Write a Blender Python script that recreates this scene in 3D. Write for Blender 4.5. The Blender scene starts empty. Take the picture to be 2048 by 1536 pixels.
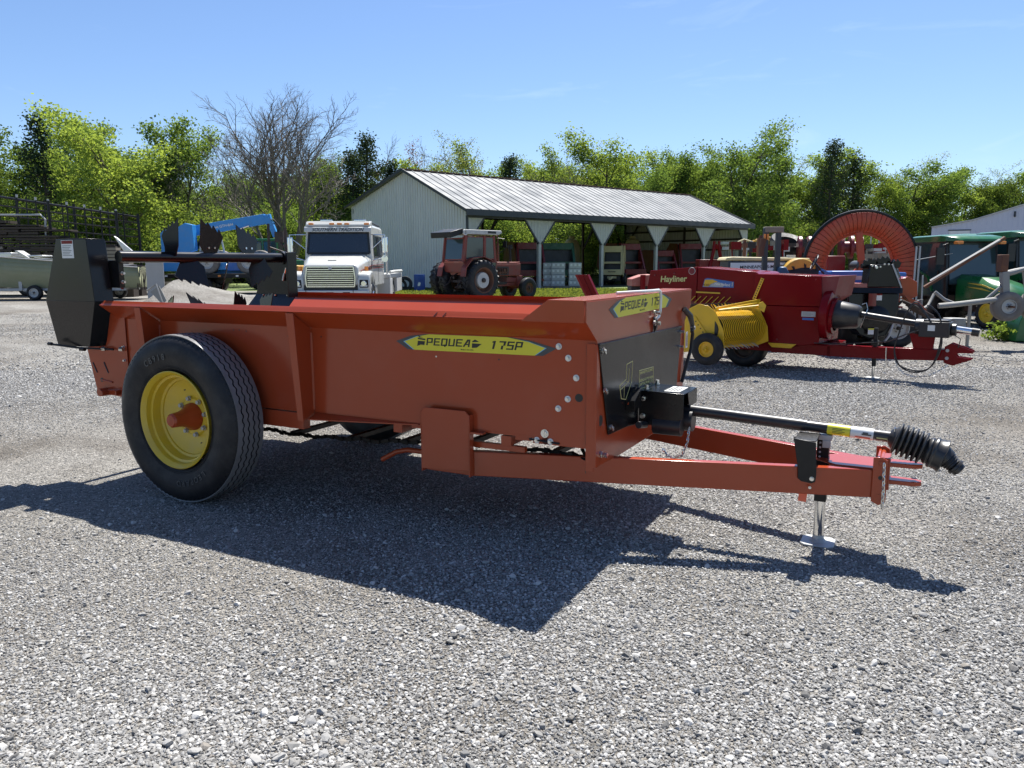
import bpy, math, random
import numpy as np
from mathutils import Vector, Matrix
C = bpy.context
SC = C.scene
COL = SC.collection
R = math.radians
rnd = random.Random(7)

# ------------------------------------------------------------------ camera, light, exposure
cam = bpy.data.cameras.new('camera')
cam.sensor_width = 36.0
cam.lens = 1550 / 2048 * 36
cam.clip_start = .1
cam.clip_end = 3000
cam_ob = bpy.data.objects.new('camera', cam)
COL.objects.link(cam_ob)
cam_ob.matrix_world = Matrix.Translation((0, 0, 1.5)) @ Matrix.Rotation(R(90 - 8.83), 4, 'X') @ Matrix.Rotation(R(-.15), 4, 'Z')
SC.camera = cam_ob
SC.render.resolution_x, SC.render.resolution_y = 1024, 768

SUN_EL, SUN_AZ = R(62), R(21)          # azimuth from +Y towards +X
world = bpy.data.worlds.new('World')
SC.world = world
world.use_nodes = True
wt = world.node_tree
wt.nodes.clear()
sky = wt.nodes.new('ShaderNodeTexSky')
sky.sky_type = 'NISHITA'
sky.sun_disc = False
sky.sun_elevation = SUN_EL
sky.sun_rotation = SUN_AZ
sky.altitude = 150
sky.air_density = 1.0
sky.dust_density = .45
sky.ozone_density = 3.0
bg = wt.nodes.new('ShaderNodeBackground')
bg.inputs['Strength'].default_value = .068
wo = wt.nodes.new('ShaderNodeOutputWorld')
# thin high cirrus wisps
tcw = wt.nodes.new('ShaderNodeTexCoord')
mpw = wt.nodes.new('ShaderNodeMapping')
mpw.inputs['Rotation'].default_value = (0, R(8), R(12))
mpw.inputs['Scale'].default_value = (1.6, 3.0, 9.0)
nzw = wt.nodes.new('ShaderNodeTexNoise')
nzw.inputs['Scale'].default_value = 2.3
nzw.inputs['Detail'].default_value = 8
nzw.inputs['Roughness'].default_value = .6
nzw.inputs['Distortion'].default_value = .8
rpw = wt.nodes.new('ShaderNodeMapRange')
rpw.inputs['From Min'].default_value = .60
rpw.inputs['From Max'].default_value = .85
rpw.inputs['To Max'].default_value = .28
mxw = wt.nodes.new('ShaderNodeMix')
mxw.data_type = 'RGBA'
mxw.inputs['B'].default_value = (7.5, 8.3, 9.3, 1)
wt.links.new(tcw.outputs['Generated'], mpw.inputs['Vector'])
wt.links.new(mpw.outputs[0], nzw.inputs['Vector'])
wt.links.new(nzw.outputs['Fac'], rpw.inputs['Value'])
wt.links.new(rpw.outputs[0], mxw.inputs['Factor'])
wt.links.new(sky.outputs[0], mxw.inputs['A'])
tint = wt.nodes.new('ShaderNodeMix')
tint.data_type = 'RGBA'; tint.blend_type = 'MULTIPLY'
tint.inputs['Factor'].default_value = 1
tint.inputs['B'].default_value = (.88, .97, 1.12, 1)
wt.links.new(mxw.outputs['Result'], tint.inputs['A'])
wt.links.new(tint.outputs['Result'], bg.inputs['Color'])
wt.links.new(bg.outputs[0], wo.inputs['Surface'])

sl = bpy.data.lights.new('sun', 'SUN')
sl.energy = 5
sl.angle = R(.5)
sl.color = (1, .965, .9)
so = bpy.data.objects.new('sun', sl)
COL.objects.link(so)
sdir = Vector((math.sin(SUN_AZ) * math.cos(SUN_EL), math.cos(SUN_AZ) * math.cos(SUN_EL), math.sin(SUN_EL)))
so.rotation_euler = sdir.to_track_quat('Z', 'Y').to_euler()
so.location = sdir * 50
SC.view_settings.view_transform = 'Standard'
SC.view_settings.look = 'None'
SC.view_settings.gamma = 1
SC.view_settings.exposure = 1.02
SC.view_settings.use_curve_mapping = False

# ------------------------------------------------------------------ materials
def mat(name, col, rough=.5, metal=0, var=.0, vscale=3, bump=0, bscale=40, dirt=None, dirt_amt=.3, dscale=4, coat=0, spec=.5, trans=0, alpha=1):
    m = bpy.data.materials.new(name)
    m.use_nodes = True
    t = m.node_tree
    b = t.nodes['Principled BSDF']
    b.inputs['Base Color'].default_value = (*col, 1)
    b.inputs['Roughness'].default_value = rough
    b.inputs['Metallic'].default_value = metal
    b.inputs['Coat Weight'].default_value = coat
    b.inputs['Coat Roughness'].default_value = .12
    b.inputs['Specular IOR Level'].default_value = spec
    b.inputs['Transmission Weight'].default_value = trans
    tc = t.nodes.new('ShaderNodeTexCoord')
    src = None
    if var or dirt:
        n = t.nodes.new('ShaderNodeTexNoise')
        n.inputs['Scale'].default_value = vscale
        n.inputs['Detail'].default_value = 6
        t.links.new(tc.outputs['Object'], n.inputs['Vector'])
        mx = t.nodes.new('ShaderNodeMix')
        mx.data_type = 'RGBA'
        mx.inputs['A'].default_value = (*[c * (1 - var) for c in col], 1)
        mx.inputs['B'].default_value = (*[min(1, c * (1 + var)) for c in col], 1)
        t.links.new(n.outputs['Fac'], mx.inputs['Factor'])
        src = mx.outputs['Result']
        # roughness breakup
        mr = t.nodes.new('ShaderNodeMapRange')
        mr.inputs['From Min'].default_value = .3
        mr.inputs['From Max'].default_value = .7
        mr.inputs['To Min'].default_value = max(.03, rough * .8)
        mr.inputs['To Max'].default_value = min(1, rough * 1.25)
        t.links.new(n.outputs['Fac'], mr.inputs['Value'])
        t.links.new(mr.outputs[0], b.inputs['Roughness'])
    if dirt:
        n2 = t.nodes.new('ShaderNodeTexNoise')
        n2.inputs['Scale'].default_value = dscale
        n2.inputs['Detail'].default_value = 9
        n2.inputs['Roughness'].default_value = .65
        t.links.new(tc.outputs['Object'], n2.inputs['Vector'])
        mr = t.nodes.new('ShaderNodeMapRange')
        mr.inputs['From Min'].default_value = .48
        mr.inputs['From Max'].default_value = .72
        mr.inputs['To Max'].default_value = dirt_amt
        t.links.new(n2.outputs['Fac'], mr.inputs['Value'])
        mx = t.nodes.new('ShaderNodeMix')
        mx.data_type = 'RGBA'
        t.links.new(mr.outputs[0], mx.inputs['Factor'])
        t.links.new(src, mx.inputs['A'])
        mx.inputs['B'].default_value = (*dirt, 1)
        src = mx.outputs['Result']
    if src:
        t.links.new(src, b.inputs['Base Color'])
    if bump:
        n = t.nodes.new('ShaderNodeTexNoise')
        n.inputs['Scale'].default_value = bscale
        n.inputs['Detail'].default_value = 5
        t.links.new(tc.outputs['Object'], n.inputs['Vector'])
        bp = t.nodes.new('ShaderNodeBump')
        bp.inputs['Strength'].default_value = bump
        bp.inputs['Distance'].default_value = .01
        t.links.new(n.outputs['Fac'], bp.inputs['Height'])
        t.links.new(bp.outputs[0], b.inputs['Normal'])
    return m

DUST = (.32, .29, .25)
M = dict(
    red=mat('orange_red_paint', (.34, .052, .017), .18, var=.05, vscale=1.3, bump=.008, bscale=2, dirt=DUST, dirt_amt=.035, dscale=2.5, coat=.08, spec=.38),
    black=mat('black_paint', (.006, .006, .007), .22, var=.2, dirt=DUST, dirt_amt=.02, spec=.35),
    satin=mat('satin_black_steel', (.009, .009, .010), .42, var=.2, dirt=DUST, dirt_amt=.03, spec=.3),
    plastic=mat('black_plastic', (.014, .014, .016), .38, var=.15, bump=.02, bscale=60, dirt=DUST, dirt_amt=.08),
    chain=mat('black_chain', (.012, .011, .01), .5, metal=.6, var=.3),
    zinc=mat('zinc_plated_steel', (.62, .62, .6), .28, metal=1, var=.1, vscale=20),
    chrome=mat('bright_steel', (.75, .75, .74), .12, metal=1, var=.1, vscale=10),
    white=mat('white_plastic', (.68, .68, .66), .4, var=.05),
    yel=mat('yellow_decal', (.66, .60, .03), .35, var=.04),
    yrim=mat('yellow_rim_paint', (.62, .43, .028), .38, var=.1, vscale=4, dirt=(.45, .36, .2), dirt_amt=.25, dscale=6, coat=.2),
    grey=mat('grey_decal', (.05, .055, .06), .4, var=.05),
    blued=mat('blue_decal', (.12, .42, .66), .35, var=.05),
    ink=mat('black_ink', (.008, .008, .008), .4, var=.1),
    gold=mat('gold_ink', (.62, .56, .22), .45, var=.05),
    rubber=mat('tyre_rubber', (.011, .011, .013), .55, var=.25, vscale=8, bump=.15, bscale=50, dirt=(.07, .065, .06), dirt_amt=.35, dscale=7, spec=.35),
    tread=mat('worn_tread', (.17, .17, .175), .36, var=.3, vscale=14, bump=.08, bscale=80, dirt=(.16, .155, .15), dirt_amt=.4, dscale=10, spec=.6),
    flag=mat('orange_tag', (.75, .13, .06), .5, var=.1),
    glass=mat('dark_tinted_glass', (.012, .018, .03), .06, var=.1, spec=.7),
    glassg=mat('green_tinted_glass', (.03, .055, .06), .07, var=.1, spec=.7),
    tred=mat('faded_tractor_red', (.20, .035, .022), .5, var=.25, vscale=3, dirt=(.12, .06, .04), dirt_amt=.7, dscale=4, bump=.05, bscale=30),
    trd2=mat('faded_orange_top', (.34, .10, .07), .55, var=.2, dirt=(.5, .35, .3), dirt_amt=.4),
    rust=mat('rusty_steel', (.11, .045, .025), .75, var=.4, vscale=8, bump=.1, dirt=(.2, .1, .05), dirt_amt=.6),
    grease=mat('greasy_iron', (.03, .022, .018), .6, var=.4, dirt=(.12, .05, .03), dirt_amt=.6, dscale=8),
    twhite=mat('white_truck_paint', (.52, .52, .485), .3, var=.05, dirt=(.45, .42, .36), dirt_amt=.25, dscale=3, coat=.4),
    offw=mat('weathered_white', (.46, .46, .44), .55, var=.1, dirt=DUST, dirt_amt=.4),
    amber=mat('amber_lens', (.75, .25, .05), .25, var=.1),
    blue=mat('machine_blue', (.03, .24, .58), .38, var=.12, dirt=DUST, dirt_amt=.15),
    fblue=mat('tractor_blue', (.03, .13, .42), .38, var=.12, dirt=DUST, dirt_amt=.15),
    barrel=mat('barrel_blue', (.01, .05, .24), .4, var=.1),
    green=mat('tractor_green', (.01, .115, .03), .3, var=.1, dirt=DUST, dirt_amt=.12, coat=.3),
    dgreen=mat('dark_baler_green', (.01, .09, .045), .45, var=.15, dirt=DUST, dirt_amt=.15),
    brightred=mat('implement_red', (.17, .004, .007), .18, var=.06, vscale=1.5, bump=.008, bscale=2, dirt=DUST, dirt_amt=.015, spec=.14),
    bred=mat('baler_red', (.17, .006, .009), .4, var=.15, dirt=DUST, dirt_amt=.12),
    by=mat('implement_yellow', (.70, .42, .015), .35, var=.1, vscale=4, dirt=(.3, .2, .08), dirt_amt=.2, dscale=7),
    cream=mat('cream_yellow', (.60, .50, .26), .45, var=.1, dirt=(.4, .33, .2), dirt_amt=.4),
    oran=mat('orange_reel_paint', (.42, .055, .02), .5, var=.15, vscale=3, dirt=(.3, .12, .06), dirt_amt=.4),
    olive=mat('olive_boat_paint', (.23, .24, .14), .5, var=.12, vscale=2, dirt=(.3, .29, .2), dirt_amt=.5, dscale=3, bump=.03, bscale=8),
    alu=mat('dull_aluminium', (.55, .55, .54), .42, metal=.8, var=.15, dirt=DUST, dirt_amt=.3),
    galv=mat('galvanised_steel', (.40, .41, .41), .5, metal=.3, var=.15, dirt=DUST, dirt_amt=.3),
    siding=mat('pale_metal_siding', (.60, .595, .555), .55, var=.04, vscale=1, dirt=(.4, .38, .34), dirt_amt=.25, dscale=.8),
    trim=mat('charcoal_trim', (.035, .04, .045), .45, var=.1),
    roof=mat('galvalume_roof', (.135, .145, .155), .66, metal=.1, var=.06, vscale=.7, dirt=(.17, .165, .155), dirt_amt=.25, dscale=.5),
    rrust=mat('rusty_ridge', (.22, .12, .08), .8, var=.3),
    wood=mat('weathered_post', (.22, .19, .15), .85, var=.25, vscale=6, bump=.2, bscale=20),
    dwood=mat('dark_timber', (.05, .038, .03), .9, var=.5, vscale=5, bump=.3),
    bark=mat('tree_bark', (.085, .07, .055), .95, var=.35, vscale=6, bump=.4, bscale=12),
    barkg=mat('grey_bark', (.15, .13, .11), .95, var=.35, vscale=5, bump=.4, bscale=12),
    conc=mat('concrete', (.38, .37, .35), .9, var=.15, bump=.2, bscale=20),
    wbldg=mat('white_building_siding', (.50, .52, .60), .5, var=.03),
    seat=mat('seat_vinyl', (.03, .08, .16), .5, var=.15),
    yellow2=mat('machine_yellow', (.50, .28, .03), .5, var=.2, dirt=(.2, .12, .06), dirt_amt=.5),
    greyimp=mat('grey_implement', (.25, .25, .24), .55, metal=.3, var=.15, dirt=DUST, dirt_amt=.4),
    tyreg=mat('dusty_grey_tyre', (.15, .135, .12), .8, var=.2, dirt=DUST, dirt_amt=.5),
)

# ------------------------------------------------------------------ mesh helpers
class G:
    def __init__(s):
        s.v = []; s.f = []; s.m = []; s.r = []
    def add(s, vs, fs, mi=0):
        o = len(s.v)
        s.r.append((o, o + len(vs), len(s.f), len(s.f) + len(fs)))
        s.v += [tuple(p) for p in vs]
        s.f += [tuple(i + o for i in f) for f in fs]
        s.m += [mi] * len(fs)
        return s
    def box(s, x0, x1, y0, y1, z0, z1, mi=0):
        v = [(x, y, z) for z in (z0, z1) for y in (y0, y1) for x in (x0, x1)]
        return s.add(v, [(0, 2, 3, 1), (4, 5, 7, 6), (0, 1, 5, 4), (2, 6, 7, 3), (0, 4, 6, 2), (1, 3, 7, 5)], mi)
    def cbox(s, c, d, mi=0):
        return s.box(c[0] - d[0] / 2, c[0] + d[0] / 2, c[1] - d[1] / 2, c[1] + d[1] / 2, c[2] - d[2] / 2, c[2] + d[2] / 2, mi)
    def poly(s, pts, ext, mi=0):
        """flat polygon (3-D points) extruded by the vector ext"""
        n = len(pts); e = Vector(ext)
        v = [Vector(p) for p in pts] + [Vector(p) + e for p in pts]
        f = [tuple(range(n))[::-1], tuple(range(n, 2 * n))] + [(i, (i + 1) % n, n + (i + 1) % n, n + i) for i in range(n)]
        return s.add(v, f, mi)
    def px(s, yz, x0, x1, mi=0):
        return s.poly([(x0, y, z) for y, z in yz], (x1 - x0, 0, 0), mi)
    def py(s, xz, y0, y1, mi=0):
        return s.poly([(x, y0, z) for x, z in xz], (0, y1 - y0, 0), mi)
    def pz(s, xy, z0, z1, mi=0):
        return s.poly([(x, y, z0) for x, y in xy], (0, 0, z1 - z0), mi)
    def beam(s, p, q, w, h, up=(0, 0, 1), mi=0):
        p = Vector(p); q = Vector(q); d = (q - p).normalized(); u = Vector(up)
        a = d.cross(u)
        if a.length < 1e-4: a = d.cross(Vector((1, 0, 0)))
        a.normalize(); u = a.cross(d)
        a *= w / 2; u *= h / 2
        v = [p - a - u, p + a - u, p + a + u, p - a + u, q - a - u, q + a - u, q + a + u, q - a + u]
        return s.add(v, [(0, 1, 2, 3), (7, 6, 5, 4), (0, 4, 5, 1), (1, 5, 6, 2), (2, 6, 7, 3), (3, 7, 4, 0)], mi)
    def tube(s, pts, r, n=10, cap=True, mi=0):
        pts = [Vector(p) for p in pts]
        rs = r if isinstance(r, (list, tuple)) else [r] * len(pts)
        rings = []; prev = None
        for i, p in enumerate(pts):
            t = (pts[min(i + 1, len(pts) - 1)] - pts[max(i - 1, 0)])
            if t.length < 1e-9: t = Vector((0, 0, 1))
            t.normalize()
            if prev is None:
                a = t.orthogonal().normalized()
            else:
                a = (prev - t * prev.dot(t))
                a = a.normalized() if a.length > 1e-6 else t.orthogonal().normalized()
            prev = a; b = t.cross(a)
            rings.append([p + (a * math.cos(k * 2 * math.pi / n) + b * math.sin(k * 2 * math.pi / n)) * rs[i] for k in range(n)])
        v = [q for g in rings for q in g]
        f = [(i * n + k, i * n + (k + 1) % n, (i + 1) * n + (k + 1) % n, (i + 1) * n + k) for i in range(len(pts) - 1) for k in range(n)]
        if cap:
            f += [tuple(range(n))[::-1], tuple((len(pts) - 1) * n + k for k in range(n))]
        return s.add(v, f, mi)
    def lathe(s, prof, o, ax, n=32, closed=False, mi=0):
        """prof = [(radius, distance along axis)]"""
        o = Vector(o); ax = Vector(ax).normalized(); a = ax.orthogonal().normalized(); b = ax.cross(a)
        v = []; K = len(prof)
        for j in range(n):
            t = j * 2 * math.pi / n; d = a * math.cos(t) + b * math.sin(t)
            v += [o + d * r + ax * h for r, h in prof]
        f = []
        for j in range(n):
            j2 = (j + 1) % n
            for i in range(K if closed else K - 1):
                i2 = (i + 1) % K
                f.append((j * K + i, j2 * K + i, j2 * K + i2, j * K + i2))
        return s.add(v, f, mi)
    def cyl(s, o, ax, r, h, n=16, mi=0):
        o = Vector(o); ax = Vector(ax).normalized()
        return s.tube([o, o + ax * h], r, n, True, mi)
    def bolt(s, p, ax, r=.012, h=.01, mi=0):
        return s.cyl(p, ax, r * 1.25, h * .35, 12, mi).cyl(Vector(p) + Vector(ax).normalized() * h * .3, ax, r, h, 6, mi)
    def mesh(s, name, mats, smooth=True, ang=32):
        me = bpy.data.meshes.new(name)
        me.from_pydata([tuple(p) for p in s.v], [], s.f)
        for m in (mats if isinstance(mats, (list, tuple)) else [mats]):
            me.materials.append(M[m] if isinstance(m, str) else m)
        if any(s.m): me.polygons.foreach_set('material_index', s.m)
        me.validate()
        if smooth:
            me.polygons.foreach_set('use_smooth', [True] * len(me.polygons))
            me.set_sharp_from_angle(angle=R(ang))
        me.update()
        return me
    def pieces(s, tol=.004):
        """the shapes grouped where their boxes touch: pieces that stand apart become objects of their own"""
        bb = []
        for a, b, _, _ in s.r:
            q = np.array(s.v[a:b]); bb.append((q.min(0) - tol / 2, q.max(0) + tol / 2))
        n = len(bb); par = list(range(n))
        def find(i):
            while par[i] != i: par[i] = par[par[i]]; i = par[i]
            return i
        for i in range(n):
            for j in range(i):
                if find(i) != find(j) and (bb[i][0] <= bb[j][1]).all() and (bb[j][0] <= bb[i][1]).all(): par[find(i)] = find(j)
        gr = {}
        for i in range(n): gr.setdefault(find(i), []).append(i)
        out = []
        for ids in gr.values():
            g = G()
            for i in ids:
                a, b, c, d = s.r[i]
                g.add(s.v[a:b], [tuple(k - a for k in f) for f in s.f[c:d]])
                g.m[-(d - c):] = s.m[c:d]
            out.append(g)
        out.sort(key=lambda g: -len(g.v))
        return out
    def ob(s, name, mats, parent=None, bevel=0, smooth=True, ang=32, label=None, stuff=False, fix=True, join=False):
        if parent is not None and not stuff and not join and 1 < len(s.r) <= 400:
            ps = s.pieces()
            if 1 < len(ps) <= 60:
                os_ = [g.ob(name, mats, parent, bevel, smooth, ang, label, False, fix, True) for g in ps]
                return os_[0]
            if len(ps) > 60: stuff = True
        me = s.mesh(name, mats, smooth, ang)
        if fix:
            import bmesh
            bm = bmesh.new(); bm.from_mesh(me)
            bmesh.ops.recalc_face_normals(bm, faces=bm.faces)
            bm.to_mesh(me); bm.free()
        o = bpy.data.objects.new(name, me)
        COL.objects.link(o)
        o.parent = parent
        if bevel:
            b = o.modifiers.new('bevel', 'BEVEL'); b.width = bevel; b.segments = 2
            b.limit_method = 'ANGLE'; b.angle_limit = R(40)
        if label: o['label'] = label
        if stuff: o['kind'] = 'stuff'
        return o

def thing(name, label, cat, loc=(0, 0, 0), rotz=0, group=None, scale=1, rot=None):
    o = bpy.data.objects.new(name, None)
    COL.objects.link(o)
    o.location = loc
    o.rotation_euler = rot if rot else (0, 0, rotz)
    o.scale = (scale,) * 3
    o['label'] = label; o['category'] = cat
    if group: o['group'] = group
    o.empty_display_size = .2
    return o
def tag(o, label, cat, group=None, kind=None):
    o['label'] = label; o['category'] = cat
    if group: o['group'] = group
    if kind: o['kind'] = kind
    return o
def setting(o):
    o['kind'] = 'structure'
    return o
def dup(root, loc, rotz, label, scale=None, group=None):
    r = root.copy(); COL.objects.link(r)
    r.location = loc; r.rotation_euler = (root.rotation_euler[0], root.rotation_euler[1], rotz); r['label'] = label
    if scale: r.scale = (scale,) * 3 if not isinstance(scale, tuple) else scale
    if group: r['group'] = group
    for ch in list(root.children):
        c = ch.copy(); COL.objects.link(c); c.parent = r
        for g in list(ch.children):
            d = g.copy(); COL.objects.link(d); d.parent = c
    return r
def part(name, me, parent, loc=(0, 0, 0), rot=(0, 0, 0), label=None):
    o = bpy.data.objects.new(name, me); COL.objects.link(o); o.parent = parent
    o.location = loc; o.rotation_euler = rot
    if label: o['label'] = label
    return o

def text_mesh(txt, size, bold=0, shear=0, ext=.001, sx=1, align='CENTER', spacing=1):
    cu = bpy.data.curves.new('txt', 'FONT')
    cu.body = txt; cu.size = size; cu.offset = bold * size; cu.shear = shear
    cu.align_x = align; cu.align_y = 'CENTER'; cu.extrude = ext; cu.resolution_u = 3
    cu.space_character = spacing
    o = bpy.data.objects.new('txt', cu)
    COL.objects.link(o)
    dg = C.evaluated_depsgraph_get(); dg.update()
    me = bpy.data.meshes.new_from_object(o.evaluated_get(dg))
    bpy.data.objects.remove(o); bpy.data.curves.remove(cu)
    if sx != 1:
        for v in me.vertices: v.co.x *= sx
    return me
def lettering(txt, size, m, parent, o, xdir, ydir, name='lettering', **k):
    """flat letters at o reading along xdir with their tops towards ydir"""
    me = text_mesh(txt, size, **k)
    x = Vector(xdir).normalized(); y = Vector(ydir); y = (y - x * y.dot(x)).normalized(); z = x.cross(y)
    mt = Matrix((x, y, z)).transposed().to_4x4(); mt.translation = Vector(o)
    me.transform(mt)
    me.materials.clear(); me.materials.append(M[m])
    me.name = name
    ob = bpy.data.objects.new(name, me); COL.objects.link(ob); ob.parent = parent
    return ob

def at(px, d):            # photograph column at a distance -> world x
    return (px - 1024) / 1550 * d
# ================================================================== ground
def sm(a, b, x):
    t = max(0., min(1., (x - a) / (b - a))); return t * t * (3 - 2 * t)
def gz(x, y):
    """ground height: level yard, land rising gently behind it"""
    return 2.6 * sm(70, 130, y) * sm(-30, 30, x) + .5 * sm(60, 110, y) - .002 * max(0, y - 160) + .25 * math.sin(x * .07 + 1) * sm(50, 80, y)

def gravel_mat(name, stones=True):
    m = bpy.data.materials.new(name); m.use_nodes = True
    t = m.node_tree; N = t.nodes; Lk = t.links; b = N['Principled BSDF']
    b.inputs['Roughness'].default_value = .85
    b.inputs['Specular IOR Level'].default_value = .25
    tc = N.new('ShaderNodeTexCoord')
    def noise(sc, det=4, rough=.6):
        n = N.new('ShaderNodeTexNoise'); n.inputs['Scale'].default_value = sc; n.inputs['Detail'].default_value = det; n.inputs['Roughness'].default_value = rough
        Lk.new(tc.outputs['Object'], n.inputs['Vector']); return n
    def ramp(src, stops):
        r = N.new('ShaderNodeValToRGB'); e = r.color_ramp.elements
        while len(e) < len(stops): e.new(.5)
        for i, (p, c) in enumerate(stops): e[i].position = p; e[i].color = (*c, 1)
        Lk.new(src, r.inputs['Fac']); return r
    def mixc(f, a, c, mode='MIX'):
        x = N.new('ShaderNodeMix'); x.data_type = 'RGBA'; x.blend_type = mode
        for k, s in (('Factor', f), ('A', a), ('B', c)):
            if hasattr(s, 'type') or hasattr(s, 'links'): Lk.new(s, x.inputs[k])
            else: x.inputs[k].default_value = s if k == 'Factor' else (*s, 1)
        return x.outputs['Result']
    v = N.new('ShaderNodeTexVoronoi'); v.inputs['Scale'].default_value = 78; Lk.new(tc.outputs['Object'], v.inputs['Vector'])
    v2 = N.new('ShaderNodeTexVoronoi'); v2.inputs['Scale'].default_value = 170; Lk.new(tc.outputs['Object'], v2.inputs['Vector'])
    sep = N.new('ShaderNodeSeparateColor'); Lk.new(v.outputs['Color'], sep.inputs[0])
    sep2 = N.new('ShaderNodeSeparateColor'); Lk.new(v2.outputs['Color'], sep2.inputs[0])
    c1 = ramp(sep.outputs[0], [(0, (0.056, 0.053, 0.050)), (.35, (0.155, 0.152, 0.144)), (.7, (0.274, 0.266, 0.252)), (1, (0.444, 0.437, 0.422))])
    c2 = ramp(sep2.outputs[1], [(0, (0.074, 0.073, 0.069)), (.5, (0.200, 0.195, 0.185)), (1, (0.355, 0.348, 0.329))])
    n1 = noise(.9, 6); n2 = noise(.23, 5); n3 = noise(9, 4)
    f = N.new('ShaderNodeMapRange'); f.inputs['From Min'].default_value = .42; f.inputs['From Max'].default_value = .6
    Lk.new(n3.outputs['Fac'], f.inputs['Value'])
    c = mixc(f.outputs[0], c1.outputs['Color'], c2.outputs['Color'])
    r = ramp(n1.outputs['Fac'], [(.3, (.62, .58, .53)), (.52, (1.05, 1.03, 1.0)), (.75, (1.25, 1.24, 1.21))])
    c = mixc(.9, c, r.outputs['Color'], 'MULTIPLY')
    r = ramp(n2.outputs['Fac'], [(.34, (.66, .61, .55)), (.5, (.95, .93, .90)), (.68, (1.1, 1.1, 1.08))])
    c = mixc(.8, c, r.outputs['Color'], 'MULTIPLY')
    Lk.new(c, b.inputs['Base Color'])
    bp = N.new('ShaderNodeBump'); bp.inputs['Strength'].default_value = .9; bp.inputs['Distance'].default_value = .012
    Lk.new(v.outputs['Distance'], bp.inputs['Height']); bp.invert = True
    bp2 = N.new('ShaderNodeBump'); bp2.inputs['Strength'].default_value = .6; bp2.inputs['Distance'].default_value = .006
    Lk.new(v2.outputs['Distance'], bp2.inputs['Height']); bp2.invert = True
    Lk.new(bp.outputs[0], bp2.inputs['Normal']); Lk.new(bp2.outputs[0], b.inputs['Normal'])
    return m
M['gravel'] = gravel_mat('crushed_limestone')

def grass_mat():
    m = bpy.data.materials.new('meadow'); m.use_nodes = True
    t = m.node_tree; N = t.nodes; Lk = t.links; b = N['Principled BSDF']; b.inputs['Roughness'].default_value = .9
    tc = N.new('ShaderNodeTexCoord')
    n = N.new('ShaderNodeTexNoise'); n.inputs['Scale'].default_value = .35; n.inputs['Detail'].default_value = 8
    n2 = N.new('ShaderNodeTexNoise'); n2.inputs['Scale'].default_value = 9; n2.inputs['Detail'].default_value = 6
    Lk.new(tc.outputs['Object'], n.inputs['Vector']); Lk.new(tc.outputs['Object'], n2.inputs['Vector'])
    a = N.new('ShaderNodeMath'); a.operation = 'ADD'; Lk.new(n.outputs['Fac'], a.inputs[0]); Lk.new(n2.outputs['Fac'], a.inputs[1])
    r = N.new('ShaderNodeValToRGB'); e = r.color_ramp.elements
    e[0].position = .36; e[0].color = (.05, .085, .02, 1); e[1].position = .62; e[1].color = (.22, .24, .085, 1)
    x = e.new(.5); x.color = (.115, .16, .035, 1)
    h = N.new('ShaderNodeMath'); h.operation = 'MULTIPLY'; h.inputs[1].default_value = .5
    Lk.new(a.outputs[0], h.inputs[0]); Lk.new(h.outputs[0], r.inputs['Fac']); Lk.new(r.outputs['Color'], b.inputs['Base Color'])
    bp = N.new('ShaderNodeBump'); bp.inputs['Distance'].default_value = .08; bp.inputs['Strength'].default_value = .7
    Lk.new(n2.outputs['Fac'], bp.inputs['Height']); Lk.new(bp.outputs[0], b.inputs['Normal'])
    return m
M['meadow'] = grass_mat()

def terrain():
    xs = sorted(set([-900, -500, -300, -200] + list(range(-140, 141, 5)) + [200, 300, 500, 900]))
    ys = sorted(set([-60, -20] + list(range(0, 200, 5)) + [220, 260, 320, 420, 600, 900, 1400]))
    g = G(); v = [(x, y, gz(x, y) - .008) for y in ys for x in xs]; n = len(xs)
    f = [(j * n + i, j * n + i + 1, (j + 1) * n + i + 1, (j + 1) * n + i) for j in range(len(ys) - 1) for i in range(n - 1)]
    g.v = v; g.f = f; g.m = [0] * len(f)
    setting(g.ob('ground', 'meadow', fix=False))
    # gravel yard: one sheet, edge wandering into the grass
    edge = [(-60, 50), (-30, 47), (-16, 45), (-9, 41), (-7.2, 36), (-6, 33.2), (-3, 32.2), (0, 32.0), (3, 31.6), (7, 31), (10, 33), (13, 40), (18, 50), (26, 58), (40, 64), (70, 66)]
    pts = []
    for (x0, y0), (x1, y1) in zip(edge, edge[1:]):
        n = max(1, int(abs(x1 - x0) / .5))
        for k in range(n):
            u = k / n; x = x0 + (x1 - x0) * u
            pts.append((x, y0 + (y1 - y0) * u + .35 * math.sin(x * 2.1) + .25 * math.sin(x * 5.3 + 1) + rnd.uniform(-.15, .15)))
    g = G(); rows = 10
    for x, y in pts:
        for k in range(rows): 
            yy = -12 + (y + 12) * k / (rows - 1); g.v.append((x, yy, gz(x, yy)))
    for i in range(len(pts) - 1):
        for k in range(rows - 1):
            a = i * rows + k; g.f.append((a, a + rows, a + rows + 1, a + 1)); g.m.append(0)
    setting(g.ob('gravel_yard', 'gravel', fix=False))
terrain()

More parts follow.
